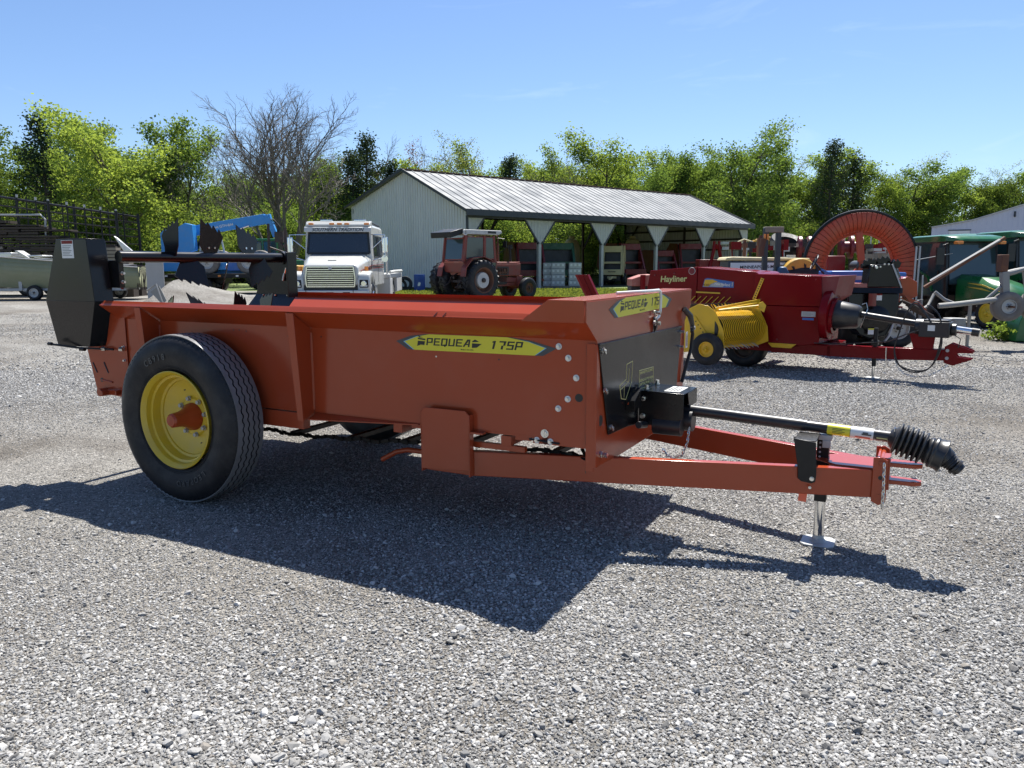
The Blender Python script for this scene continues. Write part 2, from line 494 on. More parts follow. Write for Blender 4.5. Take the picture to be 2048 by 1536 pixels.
# loose stones lying on the yard: nobody could count them
def stones():
    rs = np.random.RandomState(3)
    src = bpy.data.collections.new('pebble_shapes')
    sm_ = []
    for i, c in enumerate(((.31, .303, .29), (.235, .228, .215), (.13, .126, .12), (.45, .44, .42), (.24, .218, .19))):
        sm_.append(mat('stone_%d' % i, c, .8, var=.3, vscale=18, bump=.25, bscale=45, spec=.3))
    import bmesh
    for i in range(15):
        bm = bmesh.new(); bmesh.ops.create_icosphere(bm, subdivisions=1 if i % 3 else 2, radius=1)
        st = Vector((rs.uniform(.8, 1.3), rs.uniform(.6, 1.0), rs.uniform(.4, .75)))
        offs = [Vector(rs.normal(size=3)).normalized() for _ in range(7)]
        for v in bm.verts:
            p = v.co.copy()
            for o_ in offs:
                dd = p.dot(o_)
                if dd > .58: p -= o_ * (dd - .58)
            p *= rs.uniform(.9, 1.08)
            v.co = Vector((p.x * st.x, p.y * st.y, p.z * st.z))
        me = bpy.data.meshes.new('pebble'); bm.to_mesh(me); bm.free()
        me.materials.append(sm_[[0, 1, 0, 2, 1, 0, 3, 1, 4, 0, 2, 1, 3, 0, 1][i]])
        o = bpy.data.objects.new('pebble', me); src.objects.link(o)
    # positions: density falls with distance
    def zone(n, y0, y1, smin, smax, power):
        y = y0 + (y1 - y0) * rs.rand(n)
        half = y * .69 + 1.0
        x = (rs.rand(n) * 2 - 1) * half
        # patchiness
        pch = np.sin(x * 1.3 + 2 * np.sin(y * .7)) * np.cos(y * 1.1 + np.sin(x * .9)) + .5 * np.sin(x * 3.1 + y * 2.3)
        low = np.sin(x * .55 + 1.7 * np.sin(y * .31 + 1)) + np.sin(y * .8 + 1.1 * np.sin(x * .47 + 2)) + .4 * np.sin(x * 1.9 - y * 1.4)
        keep = rs.rand(n) < np.clip(.50 + .22 * pch + .28 * low, .08, 1)
        x = x[keep]; y = y[keep]; low = low[keep]
        s = (smin + (smax - smin) * rs.rand(len(x)) ** power) * (1 + .16 * low)
        return x, y, s
    Z = [zone(520000, 1.7, 5.5, .0028, .0095, 2.0), zone(420000, 5, 11, .0045, .0115, 2.0), zone(120000, 10, 24, .008, .017, 2.0),
         zone(6000, 1.7, 6, .010, .022, 2.8), zone(2500, 5, 14, .013, .026, 2.4)]
    x = np.concatenate([z[0] for z in Z]); y = np.concatenate([z[1] for z in Z]); s = np.concatenate([z[2] for z in Z])
    n = len(x)
    me = bpy.data.meshes.new('loose_gravel')
    me.vertices.add(n)
    co = np.stack([x, y, .25 * s], 1).astype(np.float32); me.vertices.foreach_set('co', co.ravel())
    a = me.attributes.new('sc', 'FLOAT', 'POINT'); a.data.foreach_set('value', s.astype(np.float32))
    rot = np.stack([rs.normal(0, .35, n), rs.normal(0, .35, n), rs.rand(n) * 6.28], 1).astype(np.float32)
    a = me.attributes.new('rt', 'FLOAT_VECTOR', 'POINT'); a.data.foreach_set('vector', rot.ravel())
    a = me.attributes.new('ix', 'INT', 'POINT'); a.data.foreach_set('value', rs.randint(0, 15, n).astype(np.int32))
    ob = bpy.data.objects.new('loose_gravel', me); COL.objects.link(ob)
    tag(ob, 'loose pale and dark limestone chips scattered over the gravel yard', 'gravel', kind='stuff')
    ng = bpy.data.node_groups.new('scatter', 'GeometryNodeTree')
    ng.interface.new_socket('Geometry', in_out='INPUT', socket_type='NodeSocketGeometry')
    ng.interface.new_socket('Geometry', in_out='OUTPUT', socket_type='NodeSocketGeometry')
    Nn = ng.nodes; L = ng.links
    gi = Nn.new('NodeGroupInput'); go = Nn.new('NodeGroupOutput')
    m2p = Nn.new('GeometryNodeMeshToPoints'); ci = Nn.new('GeometryNodeCollectionInfo'); ci.inputs['Collection'].default_value = src
    ci.inputs['Separate Children'].default_value = True; ci.inputs['Reset Children'].default_value = True
    iop = Nn.new('GeometryNodeInstanceOnPoints'); iop.inputs['Pick Instance'].default_value = True
    def attr(nm, ty):
        q = Nn.new('GeometryNodeInputNamedAttribute'); q.data_type = ty; q.inputs['Name'].default_value = nm; return q.outputs['Attribute']
    L.new(gi.outputs[0], m2p.inputs['Mesh']); L.new(m2p.outputs[0], iop.inputs['Points']); L.new(ci.outputs[0], iop.inputs['Instance'])
    L.new(attr('ix', 'INT'), iop.inputs['Instance Index']); L.new(attr('rt', 'FLOAT_VECTOR'), iop.inputs['Rotation']); L.new(attr('sc', 'FLOAT'), iop.inputs['Scale'])
    L.new(iop.outputs[0], go.inputs[0])
    md = ob.modifiers.new('scatter', 'NODES'); md.node_group = ng
stones()
# ================================================================== the manure spreader in front
def pt(y, z, x): return (x, y, z)
def make_hero():
    S = thing('manure_spreader', 'orange-red box manure spreader with one big yellow-rimmed wheel facing us, nearest machine of all', 'manure spreader', (.410, 3.769, 0), R(-27.8))
    W = 1.57; t = .006
    def mir(y): return W - y
    # --- side panels with their flared tops
    for near in (True, False):
        Y = (lambda y: y) if near else mir
        g = G()
        sg = 1 if near else -1
        g.poly([(0, Y(0), .58), (-.341, Y(0), .58), (-.341, Y(0), .619), (-3.585, Y(0), .619), (-3.585, Y(0), 1.131), (0, Y(0), 1.131)], (0, sg * t, 0))
        g.ob('side_panel', 'red', S, .001)
        g = G()
        g.poly([(0, Y(0), 1.126), (-3.585, Y(0), 1.126), (-3.56, Y(-.15), 1.228), (0, Y(-.15), 1.230)], (0, sg * .004, .004))
        g.ob('flare', 'red', S, .001)
        g = G()
        g.poly([(-.33, Y(-.15), 1.226), (-3.555, Y(-.15), 1.226), (-3.54, Y(-.128), 1.256), (-.30, Y(-.128), 1.256)], (0, sg * .003, .003))
        if near:
            for x in (-.845, -.79): g.poly([(x, -.1515, 1.229), (x + .006, -.1515, 1.229), (x + .018, -.134, 1.25), (x + .012, -.134, 1.25)], (0, -.0015, .001), 1)
        g.ob('top_rail', ['red', 'ink'], S, .001)
        g = G()
        g.poly([(0, Y(-.152), 1.222), (-.335, Y(-.152), 1.222), (-.19, Y(-.152), 1.328), (0, Y(-.152), 1.328)], (0, sg * .006, 0))
        g.ob('corner_gusset', 'red', S, .001)
        # ribs (angled stiffeners): outer strip plus web
        for x in ((-1.815, -3.15) if near else (-1.815, -3.15)):
            g = G()
            g.px([(Y(.0), .60), (Y(0), 1.118), (Y(-.146), 1.216), (Y(-.098), .575)], x - .006, x)
            g.poly([(x - .058, Y(-.148), 1.22), (x, Y(-.148), 1.22), (x, Y(-.1), .573), (x - .045, Y(-.1), .573)], (0, sg * .006, 0))
            g.poly([(x + .002, Y(-.012), 1.1), (x + .008, Y(-.001), 1.1), (x + .008, Y(-.001), .63), (x + .002, Y(-.012), .63)], (-.006, 0, 0))
            g.ob('side_rib', 'red', S, .0015)
        # flange under the belly of the panel, front of the rib
        g = G()
        g.poly([(-1.80, Y(0), .613), (-1.80, Y(-.075), .585), (-1.05, Y(-.012), .613), (-1.05, Y(0), .613)], (0, 0, -.006))
        g.ob('bottom_flange', 'red', S)
        # rear quarter plate with slots
        g = G()
        g.poly([(-3.94, Y(-.006), .9), (-3.86, Y(-.006), .581), (-3.50, Y(-.006), .566), (-3.50, Y(-.006), 1.16), (-3.66, Y(-.006), 1.16)], (0, -.006 * sg, 0))
        g.ob('rear_plate', 'red', S, .001)
        if near:
            for a, b in (((-3.885, .80), (-3.845, .73)), ((-3.76, .81), (-3.72, .735))):
                G().tube([(a[0], -.0125, a[1]), (b[0], -.0125, b[1])], .006, 6).ob('slot', 'ink', S)
            G().cyl((-3.80, -.010, .68), (0, -1, 0), .016, .004).ob('slot', 'ink', S)
            g = G().tube([(-3.80, -.014, .68), (-3.68, -.016, .67)], .006, 6)
            g.cyl((-3.76, -.0, .598), (0, -1, 0), .028, .07, 14).cyl((-3.70, -.0, .60), (0, -1, 0), .022, .10, 12)
            g.box(-3.69, -3.6, -.05, -.012, .585, .62)
            g.ob('apron_shaft_bearing', 'red', S, .001)
            g = G()
            g.tube([(-4.14, -.15, .935), (-3.92, -.10, .915)], .008, 8).tube([(-3.92, -.10, .915), (-3.62, -.03, .91)], .007, 8)
            g.cyl((-3.9, -.09, .905), (1, 0, 0), .014, .05, 6)
            g.cyl((-4.17, -.15, .937), (1, 0, 0), .013, .04, 6)
            g.ob('tension_rod', 'satin', S)
            g = G(); g.cyl((-3.72, -.045, .912), (1, .2, 0), .016, .03, 6).cyl((-3.55, -.03, .915), (1, .2, 0), .016, .03, 6)
            for p in ((-3.53, .93), (-3.53, .835)): g.bolt((p[0], -.01, p[1]), (0, -1, 0), .008, .012)
            g.ob('adjusting_nut', 'zinc', S)
    # --- front panel
    g = G()
    g.px([(-.146, 1.322), (-.146, 1.224), (-.002, 1.122), (-.002, .492), (.33, .478), (1.24, .478), (W + .002, .492), (W + .002, 1.122), (1.716, 1.224), (1.716, 1.322)], 0, .008)
    g.ob('front_panel', 'red', S, .0015)
    G().box(-.19, .006, -.15, 1.72, 1.322, 1.329).ob('top_flange', 'red', S, .0015)
    g = G(); g.box(-.043, .0, -.012, -.002, .47, 1.112).box(-.003, .012, -.012, .03, .49, 1.108)
    g.ob('corner_post', 'red', S, .001)
    g = G()
    for i in range(5):
        z = 1.10 - i * .15
        g.box(-.047, -.043, -.0045, -.001, z - .045, z)
    g.ob('weld_bead', 'rust', S)
    # floor inside and the beam frame below
    G().box(-3.6, -.002, .003, W - .003, .606, .622).ob('floor', 'red', S)
    g = G()
    for y in (.02, W - .02):
        g.box(-3.55, -1.9, y - .03, y + .03, .50, .60)
    g.ob('sill_beam', 'red', S, .002)
    for x in (-.50, -1.2, -1.95, -2.6, -3.3):
        G().box(x - .03, x + .03, .0, W, .55, .60).ob('cross_beam', 'red', S)
    for x in (-.36, -1.02):
        G().box(x - .09, x, .01, .035, .585, .618).ob('bottom_bracket', 'red', S)
    # --- tongue: two rails that meet at the hitch, bent beside the step plate
    for sgn, y0, y1 in ((1, 0., .665), (-1, W, W - .665)):
        g = G()
        zb0, zt0, zb1, zt1 = .356, .492, .330, .474
        a = Vector((-.72, y0, 0)); b = Vector((1.28, y1, 0)); d = (b - a).normalized(); nrm = Vector((-d.y, d.x, 0)) * .05 * sgn
        if sgn < 0: nrm = Vector((d.y, -d.x, 0)) * .05
        lo = [a + Vector((0, 0, zb0)), b + Vector((0, 0, zb1)), b + Vector((0, 0, zt1)), a + Vector((0, 0, zt0))]
        g.poly(lo, nrm)
        g.ob('tongue_rail', 'red', S, .004)
        G().box(-2.2 if sgn < 0 else -1.03, -.725, min(y0, y0 + .05 * sgn), max(y0, y0 + .05 * sgn), .356, .49).ob('frame_rail', 'red', S, .004)
    G().box(-.86, -.40, .02, .05, .515, .545).ob('chain_guide', 'red', S, .001)
    # --- step plate box on the near side
    g = G()
    g.poly([(-.985, -.045, .722), (-.725, -.045, .722), (-.702, -.045, .70), (-.694, -.045, .395), (-1.007, -.045, .375), (-1.017, -.045, .69)], (0, .006, 0))
    g.ob('step_plate', 'red', S, .002)
    g = G(); g.box(-1.012, -1.004, -.045, -.002, .36, .70).box(-.706, -.698, -.045, -.002, .36, .70)
    g.box(-.70, -.62, -.04, -.002, .60, .61)
    g.ob('gusset_plate', 'red', S, .001)
    g = G().tube([(-1.47, .2, .315), (-1.36, .2, .375), (-1.28, .2, .395), (-.95, .2, .40)], .016, 10)
    g.ob('tension_lever', 'red', S)
    # --- bolts on the near panel
    for x, z in ((-.197, 1.09), (-.145, 1.034), (-.101, .937), (-.146, .827), (-.198, .774), (-.318, .598), (-.241, .598)):
        G().cyl((x, -.001, z), (0, -1, 0), .0165, .003, 20).ob('washer', 'white', S)
        g = G().bolt((x, -.004, z), (0, -1, 0), .0085, .011)
        g.ob('bolt', 'zinc', S)
    G().cyl((-.273, -.001, .637), (0, -1, 0), .022, .003, 24).cyl((-.273, -.003, .637), (0, -1, 0), .014, .006, 20).box(-.276, -.271, -.012, -.008, .62, .654).ob('pivot_cap', 'zinc', S)
    G().cyl((-.086, -.0005, .837), (0, -1, 0), .021, .001, 24).ob('hole', 'ink', S)
    G().tube([(-.36, -.003, .60), (-.19, -.003, .592)], .006, 6).ob('slot', 'ink', S)
    for x, z in ((-.93, 1.00), (-.54, 1.005), (-2.35, 1.085), (-2.41, 1.09), (-2.46, 1.088), (-2.0, 1.068), (-1.74, 1.075), (-1.9, 1.06)):
        G().cyl((x, -.0004, z), (0, -1, 0), .0045, .0015, 10).ob('hole', 'ink' if x != -.93 else 'zinc', S)
    G().cyl((.009, .055, .72), (1, 0, 0), .028, .001, 20).ob('hole', 'ink', S)
    G().bolt((.008, .06, .545), (1, 0, 0), .014, .03).ob('bolt', 'zinc', S)
    # --- decals
    def decal(o, xd, L, H, n, short=False):
        o = Vector(o); xd = Vector(xd); zd = Vector((0, 0, 1)); n = Vector(n)
        def P(u, v, lift): return tuple(o + xd * u * L + zd * v * H + n * lift)
        full = [(0, .50), (.10, .87), (.20, 1), (.74, 1), (.86, .84), (1, .46), (.925, 0), (.08, 0)]
        blue = [(.05, .50), (.14, .85), (.22, .97), (.72, .97), (.84, .8), (.945, .46), (.885, .02), (.115, .02)]
        inner = [(.058, .50), (.145, .84), (.225, 1), (.715, 1), (.84, .78), (.937, .46), (.877, 0), (.125, 0)]
        base = G().poly([P(u, v, .0008) for u, v in full], n * .0006).ob('decal', 'grey', S)
        G().poly([P(u, v, .0014) for u, v in blue], n * .0004).ob('decal_border', 'blued', base)
        G().poly([P(u, v, .0019) for u, v in inner], n * .0004).ob('decal_face', 'yel', base)
        q = lambda u, v: P(u, v, .0025)
        # block capitals built from bars on a 4 x 6 grid
        GL = {'P': [(0, 0, 1, 6), (1, 5, 4, 6), (3, 3, 4, 5), (1, 2, 4, 3)], 'E': [(0, 0, 1, 6), (1, 5, 4, 6), (1, 2.5, 3.6, 3.5), (1, 0, 4, 1)],
              'Q': [(0, 0, 1, 6), (1, 5, 4, 6), (3, 0, 4, 5), (1, 0, 3, 1), (2.2, -.7, 3.2, 1.2)], 'U': [(0, 0, 1, 6), (1, 0, 3, 1), (3, 0, 4, 6)],
              'A': [(3, 0, 4, 6), (1.3, 1.5, 3, 2.4)], '1': [(1.4, 0, 2.6, 6), (.7, 4.7, 1.4, 5.7)],
              '7': [(0, 5, 4, 6), (2.6, 2.8, 3.8, 5), (1.6, 0, 2.8, 2.8)], '5': [(0, 5, 4, 6), (0, 2.6, 1, 5), (1, 2.6, 4, 3.6), (3, .9, 4, 2.6), (0, 0, 4, .9)]}
        def block(txt, u0, u1, v0, v1, sh):
            n = len(txt); cw = (u1 - u0) / (n * 4 + (n - 1) * .75)
            for i, ch in enumerate(txt):
                g = G(); uu = u0 + i * 4.75 * cw; ch_ = (v1 - v0) / 6
                for a, b, c_, d_ in GL[ch]:
                    g.poly([P(uu + x * cw + sh * y * cw, v0 + y * ch_, .0025) for x, y in ((a, b), (c_, b), (c_, d_), (a, d_))], n_ * .0004)
                if ch == 'A': g.poly([P(uu + x * cw + sh * y * cw, v0 + y * ch_, .0026) for x, y in ((-.3, 0), (.9, 0), (3.05, 5.0), (3.05, 6), (2.1, 6))], n_ * .0004)
                g.ob('letter', 'ink', base, join=True)
        n_ = n
        block('PEQUEA', .205, .485, .32, .78, .12)
        block('175P', .61, .80, .27, .76, .2)
        lettering('Made in the USA', H * .13, 'ink', base, q(.47, .15), xd, zd, bold=.01, ext=.0003)
        # striped emblem ahead of and behind the word
        for pl in ([(.150, .76), (.20, .72), (.20, .62), (.150, .68)], [(.150, .58), (.198, .56), (.193, .32), (.170, .34), (.145, .24)],
                   [(.152, .92), (.168, .84), (.188, .80), (.158, .78)],
                   [(.505, .70), (.522, .80), (.545, .66), (.503, .62)], [(.502, .56), (.562, .54), (.530, .30), (.500, .28)]):
            G().poly([P(u, v, .0026) for u, v in pl], n * .0004).ob('emblem', 'ink', base)
        return base
    decal((-1.195, -.0005, 1.030), (1, 0, .008), .985, .088, (0, -1, 0))
    decal((.0085, .148, 1.222), (0, 1, .012), 1.10, .096, (1, 0, 0), True)
    # --- black cover on the front
    g = G()
    g.px([(.0, 1.103), (1.46, 1.088), (1.38, .69), (1.2, .60), (.86, .575), (.43, .62), (.15, .628)], .012, .018)
    g.ob('front_cover', 'black', S, .0015)
    g = G().beam((.016, .0, 1.106), (.016, 1.46, 1.091), .012, .012); g.ob('cover_lip', 'black', S, .002)
    for y, z in ((.045, 1.075), (.075, .87), (.17, .665)):
        g = G().cyl((.018, y, z), (1, 0, 0), .006, .02, 8).beam((.03, y - .018, z + .014), (.03, y + .014, z - .016), .008, .012).cyl((.018, y, z), (1, 0, 0), .013, .002, 12)
        g.ob('wing_nut', 'zinc', S)
    for y, z in ((1.42, .965), (1.44, 1.06)):
        G().bolt((.018, y, z), (1, 0, 0), .008, .02).ob('bolt', 'zinc', S)
    # outline stickers (gold print)
    def loop(pts, w=.004, m='gold', lift=.0185):
        g = G()
        for i in range(len(pts)):
            a, b = pts[i], pts[(i + 1) % len(pts)]
            g.beam((lift, *a), (lift, *b), w, .0012, up=(1, 0, 0))
        return g.ob('sticker', m, S)
    st = loop([(.617, .905), (.875, .896), (.883, .79), (.624, .80)])
    for i, l in enumerate(('ENGAGE PTO SLOWLY', '', 'DISENGAGE PTO WHEN', 'SHIFTING FROM LOW')):
        if l: lettering(l, .021, 'gold', st, (.0187, .75, .885 - i * .022), (0, 1, -.03), (0, 0, 1), bold=.02, ext=.0003, sx=1.1)
    st = loop([(.30, .865), (.40, .885), (.405, .965), (.50, .972), (.49, .86), (.40, .775), (.33, .79)])
    for a, b in (((.405, .87), (.44, .865)), ((.44, .865), (.445, .94)), ((.31, .84), (.42, .86)), ((.37, .79), (.375, .85))):
        G().beam((.0186, *a), (.0186, *b), .003, .001, up=(1, 0, 0)).ob('print', 'gold', st)
    # shift lever slot with its black shield
    g = G().poly([(.02, .50, .83), (.02, .40, .77), (.02, .40, .72), (.02, .52, .72)], (.05, 0, 0)); g.ob('slot_shield', 'black', S, .001)
    g = G().tube([(.03, .40, .755), (.045, .46, .748), (.04, .52, .772)], .008, 8); g.ob('slot_rim', 'red', S)
    # --- gearbox shield
    g = G()
    g.poly([(.02, .62, .79), (.275, .62, .785), (.275, .62, .655), (.20, .62, .60), (.02, .62, .60)], (0, .004, 0))
    g.poly([(.02, .62, .79), (.275, .62, .785), (.275, .90, .785), (.02, .90, .79)], (0, 0, .004))
    g.poly([(.02, .90, .79), (.275, .90, .785), (.275, .90, .70), (.02, .90, .62)], (0, -.004, 0))
    g.poly([(.272, .70, .785), (.272, .90, .785), (.272, .90, .70), (.272, .82, .70), (.272, .75, .67)], (.004, 0, 0))
    g.ob('gearbox_shield', 'black', S, .002)
    for p in ((.05, .66, .796), (.05, .86, .796)): G().bolt(p, (0, 0, 1), .012, .02).ob('bolt', 'zinc', S)
    for z in (.75, .65): G().bolt((.045, .619, z), (0, -1, 0), .012, .02).ob('bolt', 'zinc', S)
    G().box(.125, .235, .67, .86, .7905, .7915).ob('warning_label', 'white', S)
    for i in range(5): G().box(.14 + i * .017, .150 + i * .017, .69, .70 + .03 * (i % 3) + .09, .7916, .7919).ob('print', 'grey', S)
    g = G().tube([(.06, .62, .60), (.06, .5, .62)], .02, 8)
    g.cyl((.10, .66, .60), (1, 0, 0), .055, .16, 18).cyl((.12, .75, .62), (1, 0, 0), .06, .18, 18)
    g.ob('slip_clutch_cover', 'plastic', S, .002)
    # --- drive shaft with labels and bellows
    A = Vector((.24, .765, .678)); B = Vector((1.34, .75, .628)); d = (B - A).normalized()
    g = G().tube([A, A + (B - A) * .60], .031, 24).tube([A + (B - A) * .60, B + d * .02], .028, 24)
    ps = g.ob('drive_shaft', 'plastic', S)
    def band(s0, s1, m, nm='label'):
        return G().tube([A + d * s0, A + d * s1], .0297 if s0 > .66 else .0318, 24, False).ob(nm, m, ps)
    band(.765, .875, 'yel'); band(.877, .985, 'white')
    G().tube([A + d * .879, A + d * .983], .0299, 24, False)
    side = Vector((0, -1, 0)); up = Vector((0, 0, 1))
    for i in range(4):
        p = A + d * (.79 + .0 * i) + side * .0302 + up * (.012 - .008 * i)
        G().beam(p, p + d * (.06 - .012 * (i % 2)), .001, .0025).ob('print', 'ink', ps)
    for i, (u0, u1, z) in enumerate(((.9, .97, -.016), (.93, .975, .0), (.935, .96, .008))):
        p = A + d * u0 + side * .0303 + up * z
        G().beam(p, A + d * u1 + side * .0303 + up * z, .001, .008).ob('print', 'flag' if i == 0 else 'grey', ps)
    p = A + d * 1.0 + side * .0295 - up * .008
    G().beam(p, p + d * .05, .001, .005).ob('print', 'gold', ps)
    b0 = A + d * 1.085; bd = Vector((.95, -.06, -.30)).normalized()
    prof = [(.03, -.03), (.045, -.02), (.062, 0)]
    h = 0
    for i in range(6):
        prof += [(.080, h + .004), (.083, h + .009), (.080, h + .014), (.058, h + .019), (.056, h + .022)]
        h += .024
    prof += [(.066, h + .006), (.070, h + .015), (.066, h + .025), (.078, h + .03), (.080, h + .038), (.076, h + .045), (.078, h + .07), (.083, h + .078), (.084, h + .085), (.07, h + .09), (.03, h + .092), (.0, h + .092)]
    G().lathe(prof, b0, bd, 36).ob('bellows', 'plastic', S)
    e = b0 + bd * (h + .085); bd2 = Vector((.72, -.06, -.62)).normalized()
    g = G().lathe([(.0, -.02), (.052, -.02), (.050, .02), (.043, .022), (.046, .03), (.040, .034), (.043, .042), (.036, .046), (.04, .055), (.033, .06), (.042, .064), (.044, .075), (.034, .08), (.034, .095), (.02, .1), (.0, .098)], e, bd2, 24)
    g.ob('shaft_yoke', 'plastic', S)
    g = G()
    for k in range(3):
        a = k * 2.1
        o = b0 + Vector((0, math.cos(a) * .05, math.sin(a) * .05)) - bd * .005
        g.tube([o + Vector((.0, math.cos(t) * .014, math.sin(t) * .014)) for t in [i * .9 for i in range(8)]], .003, 6)
    g.ob('retaining_wire', 'zinc', S)
    # --- shaft support bracket
    g = G()
    def tl(x): return (x + .72) / 2.0 * .665 - .012           # near rail outer face
    y = tl(.92)
    g.poly([(.868, y, .625), (.975, y, .612), (.985, y, .45), (.982, y, .41), (.965, y, .40), (.915, y, .405), (.897, y, .42), (.895, y, .47)], (0, -.008, 0))
    g.poly([(.868, y, .625), (.868, y - .008, .625), (.895, y - .008, .47), (.895, y, .47)], (-.0, .05, 0))
    g.box(.868, .975, y, y + .20, .612, .618)
    g.ob('shaft_bracket', 'satin', S, .003)
    G().bolt((.965, y - .008, .425), (0, -1, 0), .009, .01).ob('bolt', 'zinc', S)
    G().bolt((.957, y + .004, .375), (0, -1, 0), .006, .006).ob('bolt', 'zinc', S)
    # --- parking jack
    jx, jy = .985, .80
    G().box(jx - .03, jx + .03, jy - .03, jy + .03, .24, .60).ob('jack_sleeve', 'satin', S, .003)
    G().cyl((jx, jy, .02), (0, 0, 1), .0275, .26, 24).ob('jack_leg', 'chrome', S)
    g = G().pz([(jx - .085, jy - .06), (jx - .06, jy - .085), (jx + .06, jy - .085), (jx + .085, jy - .06), (jx + .085, jy + .06), (jx + .06, jy + .085), (jx - .06, jy + .085), (jx - .085, jy + .06)], .004, .013)
    g.lathe([(.045, .012), (.03, .03), (.028, .05)], (jx, jy, 0), (0, 0, 1), 20)
    g.ob('jack_foot', 'galv', S, .003)
    g = G().box(jx - .02, jx + .045, jy - .07, jy - .012, .585, .612).box(jx + .0, jx + .04, jy - .072, jy - .065, .545, .585)
    for i in range(4): g.cyl((jx - .01 + .0 * i, jy - .066, .57 - .025 * i), (0, -1, 0), .006, .004, 8)
    g.ob('jack_head', 'galv', S, .002)
    g = G().poly([(.905, .56, .355), (.945, .575, .35), (.938, .575, .285), (.90, .56, .292)], (0, .001, 0)); g.ob('inspection_tag', 'flag', S)
    # --- hitch
    g = G().pz([(1.06, .655), (1.29, .665), (1.29, .905), (1.06, .915), (.90, .785)], .474, .482)
    g.ob('hitch_deck', 'red', S, .002)
    g = G()
    for y in (.64, .915):
        g.poly([(1.235, y, .54), (1.275, y, .545), (1.30, y, .53), (1.302, y, .32), (1.27, y, .298), (1.235, y, .315)], (0, .012, 0))
    g.box(1.25, 1.262, .652, .915, .31, .53)
    g.cyl((1.272, .635, .515), (0, 1, 0), .013, .3, 14)
    g.ob('hitch_bracket', 'red', S, .002)
    g = G()
    for z in (.49, .40):
        g.pz([(1.30, .735), (1.30, .83), (1.42, .825), (1.455, .80), (1.455, .765), (1.42, .74)], z - .011, z + .011)
    g.box(1.262, 1.31, .72, .845, .36, .525)
    g.ob('hitch_clevis', 'red', S, .003)
    for z in (.5115, .4215): G().cyl((1.42, .783, z), (0, 0, 1), .014, .001, 16).ob('pin_hole', 'ink', S)
    for x, z in ((1.272, .44), (1.272, .50), (1.272, .345)): G().cyl((x, .6395, z), (0, -1, 0), .011, .003 if z != .44 else .001, 12).ob('pin', 'red' if z != .44 else 'ink', S)
    def links(pts, r=.0035, s=.011, nm='chain_link', m='zinc', flat=.6):
        """real chain: every link a small ring, each turned against the last"""
        P = [Vector(p) for p in pts]
        L = [0]
        for a, b in zip(P, P[1:]): L.append(L[-1] + (b - a).length)
        step = s * 2.05; n = int(L[-1] / step); out = G()
        for i in range(n):
            u = (i + .5) * step
            k = max(j for j in range(len(L)) if L[j] <= u); k = min(k, len(P) - 2)
            d = (P[k + 1] - P[k]).normalized(); c = P[k] + d * (u - L[k])
            a = d.orthogonal().normalized()
            b = d.cross(a)
            if i % 2: a, b = b, a
            ring = [c + d * (s * 1.3 * math.cos(q)) + a * (s * flat * math.sin(q)) for q in [j * math.pi / 4 for j in range(8)]]
            ring.append(ring[0])
            out.tube(ring, r, 5, False)
        return out.ob(nm, m, S)
    links([(1.285, .622, .52), (1.287, .62, .44), (1.29, .622, .345), (1.29, .625, .29)], nm='hitch_chain')
    links([(.17, .60, .475), (.20, .60, .44), (.235, .60, .425), (.28, .61, .45), (.30, .63, .52), (.30, .66, .60)], nm='safety_chain', r=.003, s=.009)
    # --- apron: slats and chains hanging below the floor
    xs = [-.30, -.86, -1.30, -1.72, -2.20, -2.75, -3.2]
    zz = lambda x: float(np.interp(-x, [0, .3, .85, 1.5, 2.13, 2.5, 3.4], [.50, .492, .480, .428, .400, .412, .47]))
    for x in xs:
        G().box(x - .02, x + .02, .20, W - .20, zz(x) - .016, zz(x) + .014).ob('apron_slat', 'satin', S, .002)
    for y in (.20, W - .20):
        pts = []
        n = 90
        for i in range(n + 1):
            x = -.2 - 3.2 * i / n
            pts.append((x, y, zz(x) - .006 * math.sin(i * .9)))
        g = G()
        for i in range(n):
            a = Vector(pts[i]); b = Vector(pts[i + 1])
            if i % 2: g.beam(a, b, .012, .018)
            else:
                g.beam(a + Vector((0, .012, 0)), b + Vector((0, .012, 0)), .006, .022); g.beam(a - Vector((0, .012, 0)), b - Vector((0, .012, 0)), .006, .022)
        g.tube([(-.2, y, zz(-.2)), (-.12, y, .47), (-.15, y, .53)], .012, 8)
        g.ob('apron_chain', 'chain', S)
    G().cyl((-.27, .0, .60), (0, 1, 0), .022, W, 14).cyl((-3.72, .0, .60), (0, 1, 0), .025, W, 14).ob('apron_shaft', 'satin', S)
    # --- axle
    g = G().box(-2.76, -2.64, -.02, W + .02, .47, .59); g.ob('axle', 'red', S, .004)
    # --- wheels
    def wheel(yo, sgn):
        """yo outer face, sgn -1 near side"""
        cx, cz, RR, RW = -2.70, .535, .537, .30
        ax = Vector((0, sgn, 0)); o = Vector((cx, yo, cz))
        wd = .25
        f = lambda r, h: (r, h - wd)   # h from inner face outwards, 0..wd
        # rim: deep dished centre
        prof = [(.30, 0), (.305, .02), (.285, .035), (.275, .08), (.262, .10), (.262, wd - .14), (.262, wd - .11)]
        rim = G().lathe([f(*q) for q in [(.305, -.0), (.31, .012), (.288, .03), (.28, .08), (.27, .10), (.27, wd - .11), (.288, wd - .06), (.29, wd - .018), (.309, wd - .008), (.312, wd + .002), (.306, wd + .006), (.296, wd - .004), (.284, wd - .02), (.281, wd - .05), (.266, wd - .054), (.263, wd - .075), (.258, wd - .105), (.243, wd - .110), (.240, wd - .120), (.215, wd - .135), (.15, wd - .155), (.125, wd - .158), (.115, wd - .146), (.0, wd - .146)]], o, ax, 64)
        rm = rim.ob('wheel', 'yrim', S, ang=28)
        # tyre: ribbed tread with zigzag grooves
        N = 240; v = []; f_ = []; mi = []
        tw = .20; half = tw / 2; mid = wd / 2
        cols = []
